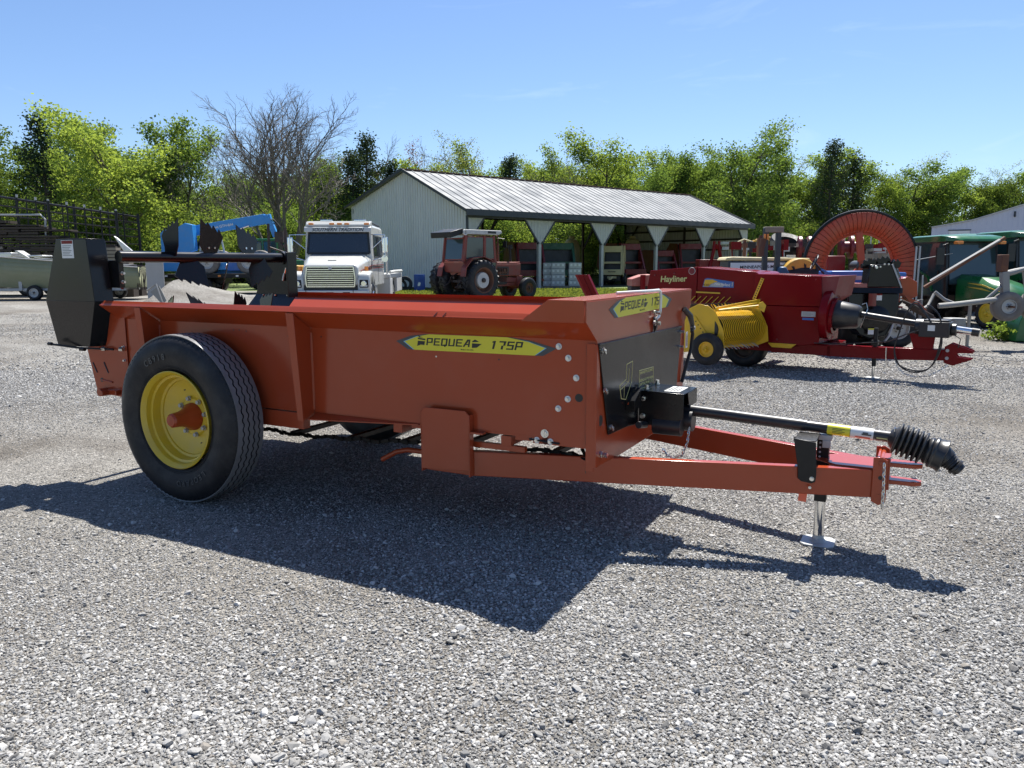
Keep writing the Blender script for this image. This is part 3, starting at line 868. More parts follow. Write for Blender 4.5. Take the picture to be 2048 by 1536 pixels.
        edges = [-half]
        for c in (-.062, -.021, .021, .062): edges += [c - .0055, c + .0055]
        edges.append(half)
        prof = []   # (h, r, zigzag, material)
        def side(outer):
            q = [(.030, .305, 0, 0), (.012, .322, 0, 0), (.002, .352, 0, 0), (-.012, .40, 0, 0), (-.016, .43, 0, 0), (-.012, .462, 0, 0), (-.003, .487, 0, 0), (.012, .51, 0, 0), (.030, .525, 0, 0)]
            return [((wd - h if outer else h), r, z, m) for h, r, z, m in q]
        prof += side(False)
        prof.append((mid - half, RR - .004, 0, 1))
        for c in (-.062, -.021, .021, .062):
            cr = RR - .003 * (abs(c) / half) ** 2
            prof += [(mid + c - .005, cr, 1, 1), (mid + c - .004, cr - .013, 1, 0), (mid + c + .004, cr - .013, 1, 0), (mid + c + .005, cr, 1, 1)]
        prof.append((mid + half, RR - .004, 0, 1))
        prof += side(True)[::-1]
        K = len(prof); a1 = Vector((1, 0, 0)); a2 = ax.cross(a1)
        for j in range(N):
            t = j * 2 * math.pi / N; dd = a1 * math.cos(t) + a2 * math.sin(t)
            zz_ = (.0045 if (j // 2) % 2 else -.0045)
            for h, r, z, m in prof:
                rr = r
                v.append(o + ax * (h - wd + z * zz_) + dd * rr)
        for j in range(N):
            j2 = (j + 1) % N
            for i in range(K - 1):
                f_.append((j * K + i, j2 * K + i, j2 * K + i + 1, j * K + i + 1))
                m = 1 if (prof[i][3] == 1 and prof[i + 1][3] == 1) or (i in (8, K - 10)) else 0
                mi.append(m)
        g = G(); g.v = v; g.f = f_; g.m = mi
        ty = g.ob('tyre', ['rubber', 'tread'], rm, ang=50)
        g = G()
        for j in range(84):       # shoulder lugs
            t = j * 2 * math.pi / 84; dd = a1 * math.cos(t) + a2 * math.sin(t)
            for hh, s2 in ((wd - .006, 1),):
                p = o + ax * (hh - wd + .004) + dd * .478; q = o + ax * (wd - .030 - wd + .010) + dd * .520
                g.beam(p, q, .012, .006, up=ax)
        g.ob('shoulder_lug', 'rubber', rm, label=None)
        g = G()
        for r_ in (.335, .345, .437, .445):
            g.tube([o + ax * ((.0125 if r_ > .4 else -.004)) + (a1 * math.cos(t) + a2 * math.sin(t)) * r_ for t in [k * math.pi / 32 for k in range(65)]], .0016, 4, False)
        g.ob('sidewall_ring', 'rubber', rm)
        if sgn < 0:
            def arc(txt, r, t0, size, dt, inward=False):
                for k, ch in enumerate(txt):
                    t = t0 + k * dt
                    # t measured clockwise from the top, seen from outside (x runs right)
                    rad = Vector((math.sin(t), 0, math.cos(t))); tan = Vector((math.cos(t), 0, -math.sin(t)))
                    if inward: tan = -tan; up_ = -rad
                    else: up_ = rad
                    lettering(ch, size, 'grey', rm, o + ax * .0165 + rad * r, tan, up_, name='tyre_lettering', bold=.01, ext=.0012)
            arc('CB918', .40, -.52, .055, .105)
            arc('LEOPARD', .40, 2.45, .052, .105)
        # hub, studs, holes
        dz = o + ax * (-.146)
        g = G().lathe([(.0, .175), (.035, .172), (.045, .16), (.05, .10), (.062, .06), (.085, .03), (.09, .0)], dz, ax, 28)
        hub = g.ob('hub', 'red', S)
        G().bolt(dz + ax * .165 , ax, .012, .02)
        g = G()
        for k in range(8):
            t = k * math.pi / 4 + .2
            p = dz + (a1 * math.cos(t) + a2 * math.sin(t)) * .118
            g.bolt(p, ax, .013, .016)
        g.ob('lug_nut', 'galv', rm)
        g = G()
        for k in range(4):
            t = k * math.pi / 2 + .35
            p = dz + (a1 * math.cos(t) + a2 * math.sin(t)) * .185 + ax * -.002
            g.cyl(p, ax, .011, .003, 12)
        g.ob('rim_hole', 'ink', rm)
    wheel(-.30, -1)
    wheel(W + .30, 1)
    # --- beaters at the rear
    bx = -3.50; bz = 1.553
    g = G().tube([(bx, -.02, bz), (bx, W - .02, bz)], .040, 28)
    g.ob('upper_beater_tube', 'black', S)
    G().tube([(bx + .02, .05, 1.02), (bx + .02, W - .05, 1.02)], .045, 20).ob('lower_beater_tube', 'black', S)
    def paddle(y, z0, ang, tilt, Lh=.19, w=.2, x=bx, flip=1):
        """saw-edged paddle bolted on the beater tube"""
        pts = [(-.05, -.02), (-w * .46, Lh * .25), (-w * .48, Lh * 1.10), (-w * .22, Lh * .90), (-w * .18, Lh * 1.0), (w * .02, Lh * .78), (w * .06, Lh * .90), (w * .26, Lh * .66), (w * .31, Lh * .78), (w * .50, Lh * .52), (w * .34, Lh * .18), (.05, -.02)]
        m = Matrix.Translation((x, y, z0)) @ Matrix.Rotation(ang, 4, 'Y') @ Matrix.Translation((0, 0, .03)) @ Matrix.Rotation(tilt, 4, 'Z')
        g = G().poly([m @ Vector((u * .0, u * flip, v)) for u, v in pts], (m.to_3x3() @ Vector((.007, 0, 0))))
        pd = g.ob('beater_paddle', 'black', S, .001)
        g = G()
        for u in (-.03, .035):
            q = m @ Vector((.006, u * flip, .045)); n = m.to_3x3() @ Vector((1, 0, 0))
            g.cyl(q, n, .009, .008, 10)
        g.ob('bolt', 'zinc', pd)
    paddle(.40, bz, R(3), R(97), .23, .16)
    paddle(.76, bz, R(8), R(8), .24, .26)
    paddle(1.15, bz, R(-4), R(5), .21, .24)
    paddle(.55, bz, R(168), R(20), .19, .24, flip=-1)
    paddle(.95, bz, R(200), R(-45), .19, .2)
    paddle(1.25, bz, R(170), R(60), .19, .2)
    for y, a, tt in ((.32, 12, 60), (.68, -28, 15), (.98, 12, 20), (1.25, 15, 70)):
        paddle(y, 1.04, R(a), R(tt), .215, .22, x=bx + .02)
    # near housing: black bent sheet box
    g = G()
    up_ = [(-3.99, 1.672), (-3.66, 1.672), (-3.62, 1.25), (-4.17, 1.25)]
    lo_ = [(-4.17, 1.25), (-3.62, 1.25), (-3.80, .925), (-4.16, .915)]
    g.poly([(x, -.14, z) for x, z in up_], (0, .004, 0))
    g.poly([(-4.17, -.14, 1.25), (-3.62, -.14, 1.25), (-3.80, -.085, .925), (-4.16, -.085, .915)], (0, .004, 0))
    g.poly([(-3.66, -.14, 1.672), (-3.66, -.0, 1.672), (-3.62, .0, 1.25), (-3.62, -.14, 1.25)], (-.004, 0, 0))
    g.poly([(-3.62, -.14, 1.25), (-3.62, .0, 1.25), (-3.60, .02, 1.11), (-3.72, .0, .93), (-3.80, -.085, .925)], (-.004, 0, 0))
    g.poly([(-3.99, -.14, 1.672), (-3.66, -.14, 1.672), (-3.66, .0, 1.672), (-3.99, .0, 1.672)], (0, 0, .004))
    g.poly([(-3.99, -.14, 1.672), (-3.99, .0, 1.672), (-4.17, .0, 1.25), (-4.17, -.14, 1.25)], (.004, 0, 0))
    g.ob('drive_housing', 'black', S, .004)
    G().py([(-3.95, 1.66), (-3.67, 1.66), (-3.63, 1.24), (-3.58, 1.10), (-3.72, .92), (-4.1, .95)], .0, .012).ob('beater_end_plate', 'black', S, .002)
    g = G().box(-3.66, -3.55, .012, .05, 1.34, 1.53); g.ob('bearing_plate', 'black', S, .002)
    g = G()
    for x, z in ((-3.55, 1.44), (-3.55, 1.38)): g.bolt((x, .032, z), (1, 0, 0), .01, .02)
    g.ob('bolt', 'zinc', S)
    lb = G().box(-3.93, -3.80, -.1425, -.1405, 1.545, 1.668).ob('warning_label', 'white', S)
    G().box(-3.925, -3.805, -.1435, -.1426, 1.643, 1.665).ob('label_heading', 'brightred', lb)
    for i in range(7):
        G().box(-3.92, -3.82 - .012 * (i % 3), -.1432, -.1426, 1.628 - i * .011, 1.6315 - i * .011).ob('label_line', 'grey', lb)
    # far housing plate with slanted inner skirt
    g = G().py([(-3.80, 1.598), (-3.40, 1.598), (-3.385, 1.225), (-3.86, 1.225)], W - .005, W + .003)
    g.box(-3.40, -3.38, W - .11, W + .003, 1.22, 1.60)
    g.ob('far_end_plate', 'black', S, .002)
    g = G().poly([(-3.86, W - .006, 1.235), (-3.385, W - .006, 1.235), (-3.385, W - .12, 1.13), (-3.86, W - .12, 1.13)], (0, 0, .006)); g.ob('end_plate_skirt', 'black', S, .001)
    g = G()
    for x in (-3.76, -3.62, -3.48): g.cyl((x, W - .02, 1.232), (0, -.3, 1), .011, .008, 10)
    g.ob('bolt', 'zinc', S)
    G().cyl((bx, W - .06, bz), (0, 1, 0), .055, .05, 20).ob('bearing', 'black', S)
    g = G().tube([(-3.50, W - .02, 1.42), (-3.52, W - .02, 1.36)], .012, 8).tube([(-3.50, W - .02, 1.42), (-3.47, W - .03, 1.47)], .008, 6)
    g.ob('clip', 'zinc', S)
    # --- rope loop and control lever on the front
    g = G().tube([(-.10, .55, 1.338), (-.03, .66, 1.342), (.03, .78, 1.345), (.03, .90, 1.345), (.03, .94, 1.335), (.03, .95, 1.30), (.03, .945, 1.22), (.03, .92, 1.19), (.03, .87, 1.18)], .0085, 10)
    g.ob('control_rope', 'white', S)
    g = G()
    for z in (1.215, 1.155):
        g.cyl((.0, .83, z), (0, 1, 0), .008, .11, 8).bolt((.02, .86, z), (1, 0, 0), .012, .03)
    g.ob('eye_bolt', 'zinc', S)
    G().py([(.012, 1.19), (.03, 1.17), (.03, 1.13), (.018, 1.09), (.012, 1.12)], .88, .90).ob('rope_end', 'ink', S)
    g = G().tube([(.02, 1.50, 1.205), (.05, 1.54, 1.16), (.05, 1.60, 1.10), (.045, 1.63, 1.06)], [.018, .02, .016, .015], 10)
    g.ob('lever_grip', 'plastic', S)
    g = G().tube([(.045, 1.60, 1.10), (.045, 1.64, 1.03), (.04, 1.63, .93), (.03, 1.55, .82), (.02, 1.50, .72)], .012, 8)
    g.tube([(.045, 1.61, 1.08), (.06, 1.56, 1.05)], .01, 8)
    g.ob('control_lever', 'satin', S)
    G().bolt((.045, 1.60, 1.075), (1, 0, 0), .014, .02).ob('bolt', 'zinc', S)
    lb = G().box(.028, .030, 1.53, 1.575, .945, 1.05).ob('lever_label', 'white', S)
    for i in range(4): G().box(.0302, .0305, 1.537 + .009 * i, 1.541 + .009 * i, .955, 1.035 - .012 * (i % 2)).ob('label_line', 'flag' if i == 0 else 'grey', lb)
    return S
HERO = make_hero()
# ================================================================== trees
def leaf_mat(name, c1, c2, trans=.45):
    m = bpy.data.materials.new(name); m.use_nodes = True
    t = m.node_tree; N = t.nodes; L = t.links
    N.remove(N['Principled BSDF'])
    out = N['Material Output']
    tc = N.new('ShaderNodeTexCoord'); n = N.new('ShaderNodeTexNoise'); n.inputs['Scale'].default_value = .9; n.inputs['Detail'].default_value = 3
    L.new(tc.outputs['Object'], n.inputs['Vector'])
    oi = N.new('ShaderNodeObjectInfo')
    ma = N.new('ShaderNodeMath'); ma.operation = 'MULTIPLY_ADD'; ma.inputs[1].default_value = .7; L.new(oi.outputs['Random'], ma.inputs[0]); L.new(n.outputs['Fac'], ma.inputs[2])
    r = N.new('ShaderNodeMapRange'); r.inputs['From Min'].default_value = .35; r.inputs['From Max'].default_value = 1.25; L.new(ma.outputs[0], r.inputs['Value'])
    mx = N.new('ShaderNodeMix'); mx.data_type = 'RGBA'; mx.inputs['A'].default_value = (*c1, 1); mx.inputs['B'].default_value = (*c2, 1); L.new(r.outputs[0], mx.inputs['Factor'])
    d = N.new('ShaderNodeBsdfDiffuse'); tr = N.new('ShaderNodeBsdfTranslucent'); ms = N.new('ShaderNodeMixShader'); ms.inputs[0].default_value = trans
    tm = N.new('ShaderNodeMix'); tm.data_type = 'RGBA'; tm.blend_type = 'MULTIPLY'; tm.inputs['Factor'].default_value = 1; tm.inputs['B'].default_value = (1.35, 1.25, .65, 1)
    L.new(mx.outputs['Result'], d.inputs[0]); L.new(mx.outputs['Result'], tm.inputs['A']); L.new(tm.outputs['Result'], tr.inputs[0])
    L.new(d.outputs[0], ms.inputs[1]); L.new(tr.outputs[0], ms.inputs[2]); L.new(ms.outputs[0], out.inputs[0])
    M[name] = m
leaf_mat('spring_leaf', (.125, .19, .048), (.25, .335, .09), .52)
leaf_mat('fresh_leaf', (.085, .145, .042), (.20, .285, .08), .5)
leaf_mat('deep_leaf', (.06, .10, .03), (.13, .19, .05), .42)
leaf_mat('cedar_leaf', (.025, .045, .028), (.06, .085, .045), .2)
leaf_mat('bud_leaf', (.18, .22, .09), (.30, .34, .14), .45)
leaf_mat('russet_leaf', (.12, .05, .035), (.20, .09, .05), .35)
leaf_mat('grass_blade', (.10, .15, .03), (.22, .25, .07), .4)

def skeleton(rs, H, trunk_n, levels, spread, up, start=.25, nb=(5, 4, 3), lr=.55, forks=1):
    """branch polylines [(points, r0, r1, level)]"""
    out = []
    def grow(p, d, L, r, lev):
        n = 4 if lev < 2 else 3
        pts = [p]; dd = d.copy(); q = p.copy()
        for i in range(n):
            dd = dd + rs.normal(size=3) * (.10 if lev == 0 else .20) + np.array([0, 0, .10 * up * (lev > 0)])
            dd /= np.linalg.norm(dd); q = q + dd * L / n; pts.append(q.copy())
        out.append((pts, r, r * (.35 if lev == 0 else .3), lev))
        if lev >= levels: return
        k = nb[min(lev, len(nb) - 1)]
        for i in range(k):
            u = (start + (1 - start) * (i + rs.rand()) / k) if lev == 0 else (.25 + .75 * (i + rs.rand()) / k)
            a = u * n; j = min(int(a), n - 1); fr = a - j
            bp = pts[j] * (1 - fr) + pts[j + 1] * fr
            tdir = pts[j + 1] - pts[j]; tdir /= np.linalg.norm(tdir)
            az = rs.rand() * 6.283
            s = np.array([math.cos(az), math.sin(az), 0.])
            ang = spread * (1.15 - .5 * u) * (.8 + .4 * rs.rand())
            nd = tdir * math.cos(ang) + s * math.sin(ang); nd /= np.linalg.norm(nd)
            ll = L * lr * (1.15 - .45 * u if lev == 0 else 1) * (.82 + .36 * rs.rand())
            grow(bp, nd, ll, r * (.5 if lev == 0 else .55) * (1.1 - .5 * u), lev + 1)
    for k in range(forks):
        d = np.array([rs.normal() * .05, rs.normal() * .05, 1.]) if forks == 1 else np.array([math.cos(k * 2.4) * .30 * (k > 0) + rs.normal() * .1, math.sin(k * 2.4) * .2, 1.])
        d /= np.linalg.norm(d)
        grow(np.array([.0, .0, -.2]) + (np.array([math.cos(k * 2.4), math.sin(k * 2.4), 0]) * .25 if forks > 1 else 0), d, H * (.95 if k == 0 else .82), H * .016 * (1 if forks == 1 else 1.05), 0)
    return out
def wood_mesh(sk, mname, minlev=9, rmin=.012):
    g = G()
    for pts, r0, r1, lev in sk:
        if lev > minlev: continue
        n = len(pts)
        g.tube(pts, [max(rmin, r0 + (r1 - r0) * i / (n - 1)) for i in range(n)], (7, 5, 4, 3, 3, 3)[lev], False)
    me = g.mesh('trunk', mname)
    return me
def leaf_mesh(rs, centres, per, rad, size, mname, name='crown', flat=.75, el=.8):
    c = np.repeat(np.asarray(centres), per, 0); n = len(c)
    p = c + rs.normal(size=(n, 3)) * np.array([rad, rad, rad * flat])
    a = rs.normal(size=(n, 3)); a /= np.linalg.norm(a, axis=1)[:, None]
    b = rs.normal(size=(n, 3)); b -= a * (a * b).sum(1)[:, None]; b /= np.linalg.norm(b, axis=1)[:, None]
    s = size * (.6 + .8 * rs.rand(n))[:, None]
    a = a * s * el; b = b * s * .5
    # a bent leaf clump: 2 triangles meeting at a fold
    v = np.stack([p - a, p + b, p + a, p - b + np.cross(a, b) * .6 / s], 1).reshape(-1, 3)
    f = np.arange(n * 4).reshape(n, 4)
    me = bpy.data.meshes.new(name)
    me.vertices.add(n * 4); me.vertices.foreach_set('co', v.astype(np.float32).ravel())
    me.loops.add(n * 6); tri = np.stack([f[:, [0, 1, 2]], f[:, [0, 2, 3]]], 1).reshape(-1)
    me.loops.foreach_set('vertex_index', tri.astype(np.int32))
    me.polygons.add(n * 2); me.polygons.foreach_set('loop_start', (np.arange(n * 2) * 3).astype(np.int32)); me.polygons.foreach_set('loop_total', np.full(n * 2, 3, np.int32))
    me.materials.append(M[mname]); me.update(calc_edges=True)
    return me
PROTO = {}
def proto(key, seed, H, m, bark='bark', levels=2, spread=1.0, up=.6, start=.22, nb=(11, 5), lr=.42, per=30, rad=.55, size=.105, forks=1, keep=1.0, minlev=2, flat=.75):
    rs = np.random.RandomState(seed)
    sk = skeleton(rs, H * .86, 4, levels, spread, up, start, nb, lr, forks)
    cs = []
    for pts, r0, r1, lev in sk:
        if lev >= 1:
            for i in range(1 if lev == levels else 3, len(pts)):
                if rs.rand() < keep: cs.append(pts[i])
        elif lev == 0: cs += [pts[-1]] * 2
    PROTO[key] = (wood_mesh(sk, bark, minlev), leaf_mesh(rs, cs, per, rad, size, m, flat=flat), max(p[2] for b in sk for p in b[0]) + rad * .8)
KW = dict(levels=3, rad=.36, flat=.75, minlev=3)
proto('leafy_a', 1, 12, 'spring_leaf', nb=(11, 5, 3), per=24, size=.12, lr=.43, **KW)
proto('leafy_b', 2, 12, 'fresh_leaf', nb=(10, 5, 3), lr=.45, per=26, size=.12, spread=1.1, **KW)
proto('leafy_c', 3, 12, 'spring_leaf', nb=(11, 4, 3), lr=.37, per=24, size=.11, spread=.8, start=.3, **KW)
proto('leafy_d', 4, 12, 'fresh_leaf', nb=(9, 5, 3), lr=.43, per=20, size=.11, forks=2, start=.35, **KW)
proto('broad', 5, 13, 'fresh_leaf', nb=(9, 5, 3), lr=.46, per=22, size=.12, forks=3, start=.30, spread=.95, **KW)
proto('deep', 6, 12, 'deep_leaf', nb=(11, 5, 3), lr=.43, per=26, size=.115, **KW)
proto('bud', 7, 12, 'bud_leaf', nb=(10, 5, 4), lr=.48, per=5, size=.085, spread=.85, levels=3, rad=.28, minlev=3, keep=.9)
proto('russet', 8, 12, 'russet_leaf', nb=(10, 5, 3), lr=.44, per=6, size=.10, levels=3, rad=.3, minlev=3)
proto('bush', 9, 5, 'spring_leaf', nb=(9, 5), lr=.6, per=42, rad=.32, size=.085, start=.05, spread=1.2, forks=2)
proto('bushd', 10, 5, 'fresh_leaf', nb=(9, 5), lr=.6, per=42, rad=.32, size=.085, start=.05, spread=1.2, forks=2)
# red cedar: dense dark cone
def cedar(key, seed, H=12, w=.24):
    rs = np.random.RandomState(seed); cs = []
    sk = [([np.array([0, 0, -.2]), np.array([.05, 0, H * .5]), np.array([0, .05, H * .97])], .2, .04, 0)]
    for i in range(60):
        u = .1 + .88 * i / 60; L = H * w * (1.05 - u) ** .75 * (.45 + .8 * rs.rand()); az = i * 2.4 + rs.rand()
        d = np.array([math.cos(az), math.sin(az), .25]); b = np.array([0, 0, H * u])
        sk.append(([b, b + d * L * .5, b + d * L + np.array([0, 0, L * .15])], .05, .015, 1))
        for q in (.35, .6, .8, 1.0): cs.append(b + d * L * q + np.array([0, 0, L * .12 * q]))
    PROTO[key] = (wood_mesh(sk, 'bark'), leaf_mesh(rs, cs, 26, .24, .12, 'cedar_leaf', flat=1.2), H)
cedar('cedar', 11); cedar('cedar2', 12, w=.27)
def bare(key, seed, H, limbs=6, levels=4, fan=.42, nb=(9, 6, 5, 4), r0=.30, bark='barkg'):
    """wide fan of rising limbs that fork again and again into fine twigs"""
    rs = np.random.RandomState(seed); sk = []
    def grow(p, d, L, r, lev):
        n = 6 if lev == 0 else 4 if lev < 3 else 2
        pts = [p]; q = p.copy(); dd = d.copy(); side = rs.normal(size=3) * .05
        for i in range(n):
            dd = dd + side + rs.normal(size=3) * (.05 if lev == 0 else .09) + np.array([0, 0, .07 if lev else .05]); dd /= np.linalg.norm(dd)
            q = q + dd * L / n; pts.append(q.copy())
        sk.append((pts, r, max(.004, r * .22), lev))
        if lev >= levels: return
        k = nb[min(lev, 3)]
        for i in range(k):
            u = (.42 if lev == 0 else .25) + (.58 if lev == 0 else .78) * (i + rs.rand() * .8) / k
            a = u * n; j = min(int(a), n - 1); bp = pts[j] + (pts[j + 1] - pts[j]) * (a - j)
            t = pts[j + 1] - pts[j]; t /= np.linalg.norm(t)
            s_ = rs.normal(size=3); s_ -= t * s_.dot(t); s_ /= np.linalg.norm(s_)
            an = .55 + .25 * rs.rand()
            nd = t * math.cos(an) + s_ * math.sin(an)
            grow(bp, nd / np.linalg.norm(nd), L * (.50 - .18 * u + .12 * rs.rand()) * (1 if lev else .9), r * (.42 - .15 * u) if lev == 0 else r * .5, lev + 1)
    for k in range(limbs):
        az = k * 6.283 / limbs + rs.rand() * .5; t = 0.04 if k == 0 else fan * (.30 + .7 * (k % 3) / 2)
        d = np.array([math.cos(az) * t * 1.25, math.sin(az) * t, 1.]); d /= np.linalg.norm(d)
        grow(np.array([math.cos(az) * .22, math.sin(az) * .22, -.2]), d, H * (.93 - .12 * (k % 3 == 2)), r0 * (.8 + .4 * rs.rand()), 0)
    PROTO[key] = (wood_mesh(sk, bark, 9, .007), None, max(p[2] for b in sk for p in b[0]))
bare('bare_big', 25, 15, 7, fan=.40, nb=(9, 6, 5, 4), r0=.26)
bare('bare_small', 22, 11, 3, 3, fan=.25, nb=(9, 6, 5), r0=.13)

def tree(kind, px, d, top, label, cat='tree', name=None, group='trees in the treeline behind the yard', w=1.0, rz=None):
    """px, top: where its trunk and tip stand in the photograph's grid; d: metres away"""
    x = at(px, d); z0 = gz(x, d) - .1
    h = 1.5 + d * math.tan(math.atan((768 - top) / 1550) - R(8.83)) - z0
    tm, cm, H = PROTO[kind]; s = h / H
    t = thing(name or ('cedar_tree' if 'cedar' in kind else 'bare_tree' if 'bare' in kind else 'leafy_tree'), label, cat, (x, d, z0), rnd.uniform(0, 6.28) if rz is None else rz, group)
    t.scale = (s * w, s * w, s)
    part('trunk', tm, t)
    if cm: part('crown', cm, t)
    return t
def trees():
    T = tree
    rows = [
        ('deep', 10, 62, 200, 'dark green leafy tree at the very left edge of the treeline', 1.1),
        ('leafy_b', 62, 64, 222, 'green tree just inside the left edge, beside the darker edge tree', 1),
        ('deep', 28, 50, 318, 'low dark green tree behind the left end of the black rack', 1.3),
        ('cedar2', 118, 60, 225, 'dark cedar rising above the tall black rack on the left', 1.1),
        ('leafy_a', 175, 56, 252, 'bright yellow-green tree right of the dark cedar at left', 1.1),
        ('leafy_b', 232, 60, 240, 'bright tree between the dark cedar and the tallest left tree', 1),
        ('leafy_c', 306, 54, 212, 'tallest slender bright green tree left of the great bare tree', 1.25),
        ('leafy_d', 368, 64, 246, 'airy green tree just left of the great bare tree', 1),
        ('bare_small', 352, 60, 290, 'thin leafless tree among the bright trees on the left', .8),
        ('leafy_d', 430, 76, 330, 'low green tree behind the left side of the great bare tree', 1.2),
        ('bare_small', 462, 66, 305, 'leafless young tree beside the blue boom', 1),
        ('leafy_b', 520, 80, 335, 'green tree showing through the bare limbs', 1.2),
        ('leafy_a', 640, 74, 318, 'bright green tree behind the right side of the great bare tree', 1.1),
        ('deep', 690, 78, 306, 'deep green tree left of the dark cedars by the barn gable', 1.1),
        ('cedar2', 742, 74, 268, 'tall dark cedar above the left slope of the barn roof', 1.0),
        ('cedar', 715, 72, 300, 'shorter dark cedar left of the tall one by the barn', 1.2),
        ('cedar', 790, 78, 322, 'dark cedar behind the ridge end of the barn', 1.2),
        ('bare_small', 800, 84, 272, 'grey leafless tree over the barn gable', .9),
        ('russet', 842, 82, 276, 'reddish budding tree above the barn ridge', 1.0),
        ('leafy_a', 893, 82, 290, 'bright tree right of the reddish tree above the barn', 1.1),
        ('leafy_b', 930, 84, 315, 'green tree between the bright one and the sparse round one', 1.0),
        ('bud', 978, 78, 248, 'tall sparse round-headed tree just in bud above the barn', 1.0),
        ('cedar', 1022, 80, 312, 'small dark cedar right of the sparse budding tree', 1.1),
        ('leafy_a', 1072, 84, 296, 'bright green tree above the middle of the barn roof', 1.0),
        ('bud', 1118, 82, 286, 'half-bare budding tree above the middle of the barn roof', .9),
        ('bare_small', 1140, 80, 300, 'leafless tree with a leaning limb above the barn roof', 1.0),
        ('leafy_c', 1222, 80, 276, 'upright green tree left of the big broad trees above the barn', 1.35),
        ('leafy_b', 1185, 84, 318, 'lower green tree at the foot of the upright one', 1.0),
        ('leafy_d', 1312, 82, 290, 'green tree left of the largest broad crown', 1.15),
        ('broad', 1432, 78, 254, 'largest broad rounded tree above the right end of the barn', 1.15),
        ('broad', 1365, 84, 292, 'broad tree tucked against the left of the largest crown', .9),
        ('leafy_b', 1500, 88, 300, 'green tree falling away right of the largest crown', 1.0),
        ('bud', 1558, 90, 296, 'thin-leaved tree right of the barn with trunks showing', 1.0),
        ('leafy_d', 1598, 92, 318, 'small green tree left of the pair of dark cedars', .9),
        ('cedar2', 1646, 86, 284, 'taller of the two dark cedars above the orange reel', 1.0),
        ('cedar2', 1690, 90, 308, 'shorter of the two dark cedars above the orange reel', 1.1),
        ('leafy_a', 1735, 92, 322, 'pale green tree just right of the two dark cedars', 1.0),
        ('bud', 1788, 94, 298, 'tall pale budding tree above the green tractor roof', 1.1),
        ('leafy_b', 1838, 96, 330, 'green tree behind the left end of the white building', 1.1),
        ('leafy_a', 1872, 92, 345, 'soft bright tree above the low end of the white building', 1.1),
        ('bud', 1925, 98, 328, 'pale thin tree above the roof slope of the white building', 1.0),
        ('deep', 1960, 96, 352, 'dark tree behind the roof slope of the white building', 1.1),
        ('leafy_a', 2010, 98, 336, 'bright tree second from the right edge behind the white building', 1.0),
        ('leafy_b', 2062, 98, 340, 'green tree at the very right edge of the treeline', 1.1),
    ]
    rows += [
        ('leafy_b', 405, 72, 325, 'low green tree in the gap left of the great bare tree', 1.3),
        ('leafy_a', 500, 84, 345, 'yellow-green tree low behind the bare limbs', 1.3),
        ('leafy_b', 668, 82, 335, 'rounded green tree between the bare tree and the dark cedars', 1.3),
        ('leafy_a', 868, 90, 318, 'light green tree filling the gap right of the reddish tree', 1.4),
        ('leafy_b', 958, 90, 330, 'rounded tree low behind the sparse budding tree', 1.4),
        ('leafy_a', 1045, 92, 322, 'light green tree just right of the small dark cedar', 1.3),
        ('leafy_b', 1108, 92, 325, 'rounded tree low behind the half-bare tree', 1.4),
        ('leafy_a', 1165, 92, 322, 'light green tree in the dip above the middle of the barn', 1.4),
        ('leafy_b', 1262, 92, 312, 'rounded tree just right of the upright green tree', 1.3),
        ('leafy_a', 1345, 92, 300, 'light green tree behind the left side of the broad trees', 1.3),
        ('leafy_b', 1530, 96, 318, 'rounded green tree in the dip right of the broad trees', 1.4),
        ('leafy_a', 1668, 98, 345, 'light green tree showing between the two dark cedars', 1.3),
        ('leafy_b', 1765, 98, 345, 'rounded tree low behind the pale budding tree', 1.4),
        ('leafy_a', 1905, 100, 352, 'light green tree low over the roof slope of the white building', 1.4),
        ('leafy_b', 1988, 102, 352, 'rounded tree between the dark and bright trees behind the white building', 1.4),
    ]
    for k, px, d, top, lab, w in rows: T(k, px, d, top, lab, w=w)
    T('bare_big', 578, 58, 166, 'great bare leafless tree with many forked limbs, tallest against the sky', name='bare_tree', w=1.1, rz=1.0)
    # undergrowth
    r2 = random.Random(5)
    spots = [(px, r2.uniform(50, 58), r2.uniform(375, 445), r2.choice(('bush', 'bushd', 'bush'))) for px in range(-20, 420, 36)]
    spots += [(px, r2.uniform(66, 74), r2.uniform(385, 430), r2.choice(('bush', 'bushd'))) for px in range(410, 720, 34)]
    spots += [(px, r2.uniform(72, 80), r2.uniform(392, 420), r2.choice(('bushd', 'bushd', 'bush'))) for px in range(760, 1500, 52)]
    spots += [(px, r2.uniform(80, 96), r2.uniform(436, 470), r2.choice(('bush', 'bushd'))) for px in range(1490, 2100, 44)]
    marks = [(-40, 60, 'behind the black rack at the left edge'), (60, 150, 'behind the middle of the black rack'), (150, 255, 'behind the right end of the black rack'), (255, 345, 'under the tall slender tree'), (345, 430, 'behind the left end of the blue boom'),
             (430, 520, 'behind the blue boom lettering'), (520, 610, 'under the great bare tree'), (610, 725, 'behind the white truck cab'), (725, 900, 'seen behind the barn gable'), (900, 1060, 'seen through the first open barn bay'), (1060, 1180, 'seen through the second barn bay'),
             (1180, 1300, 'seen through the third barn bay'), (1300, 1500, 'behind the right end of the barn'), (1480, 1570, 'just right of the barn end'), (1570, 1660, 'left of the orange reel'), (1660, 1750, 'behind the orange reel opening'), (1750, 1850, 'right of the orange reel'), (1850, 1960, 'behind the low end of the white building'), (1960, 2140, 'behind the white building at the right edge')]
    seen = {}
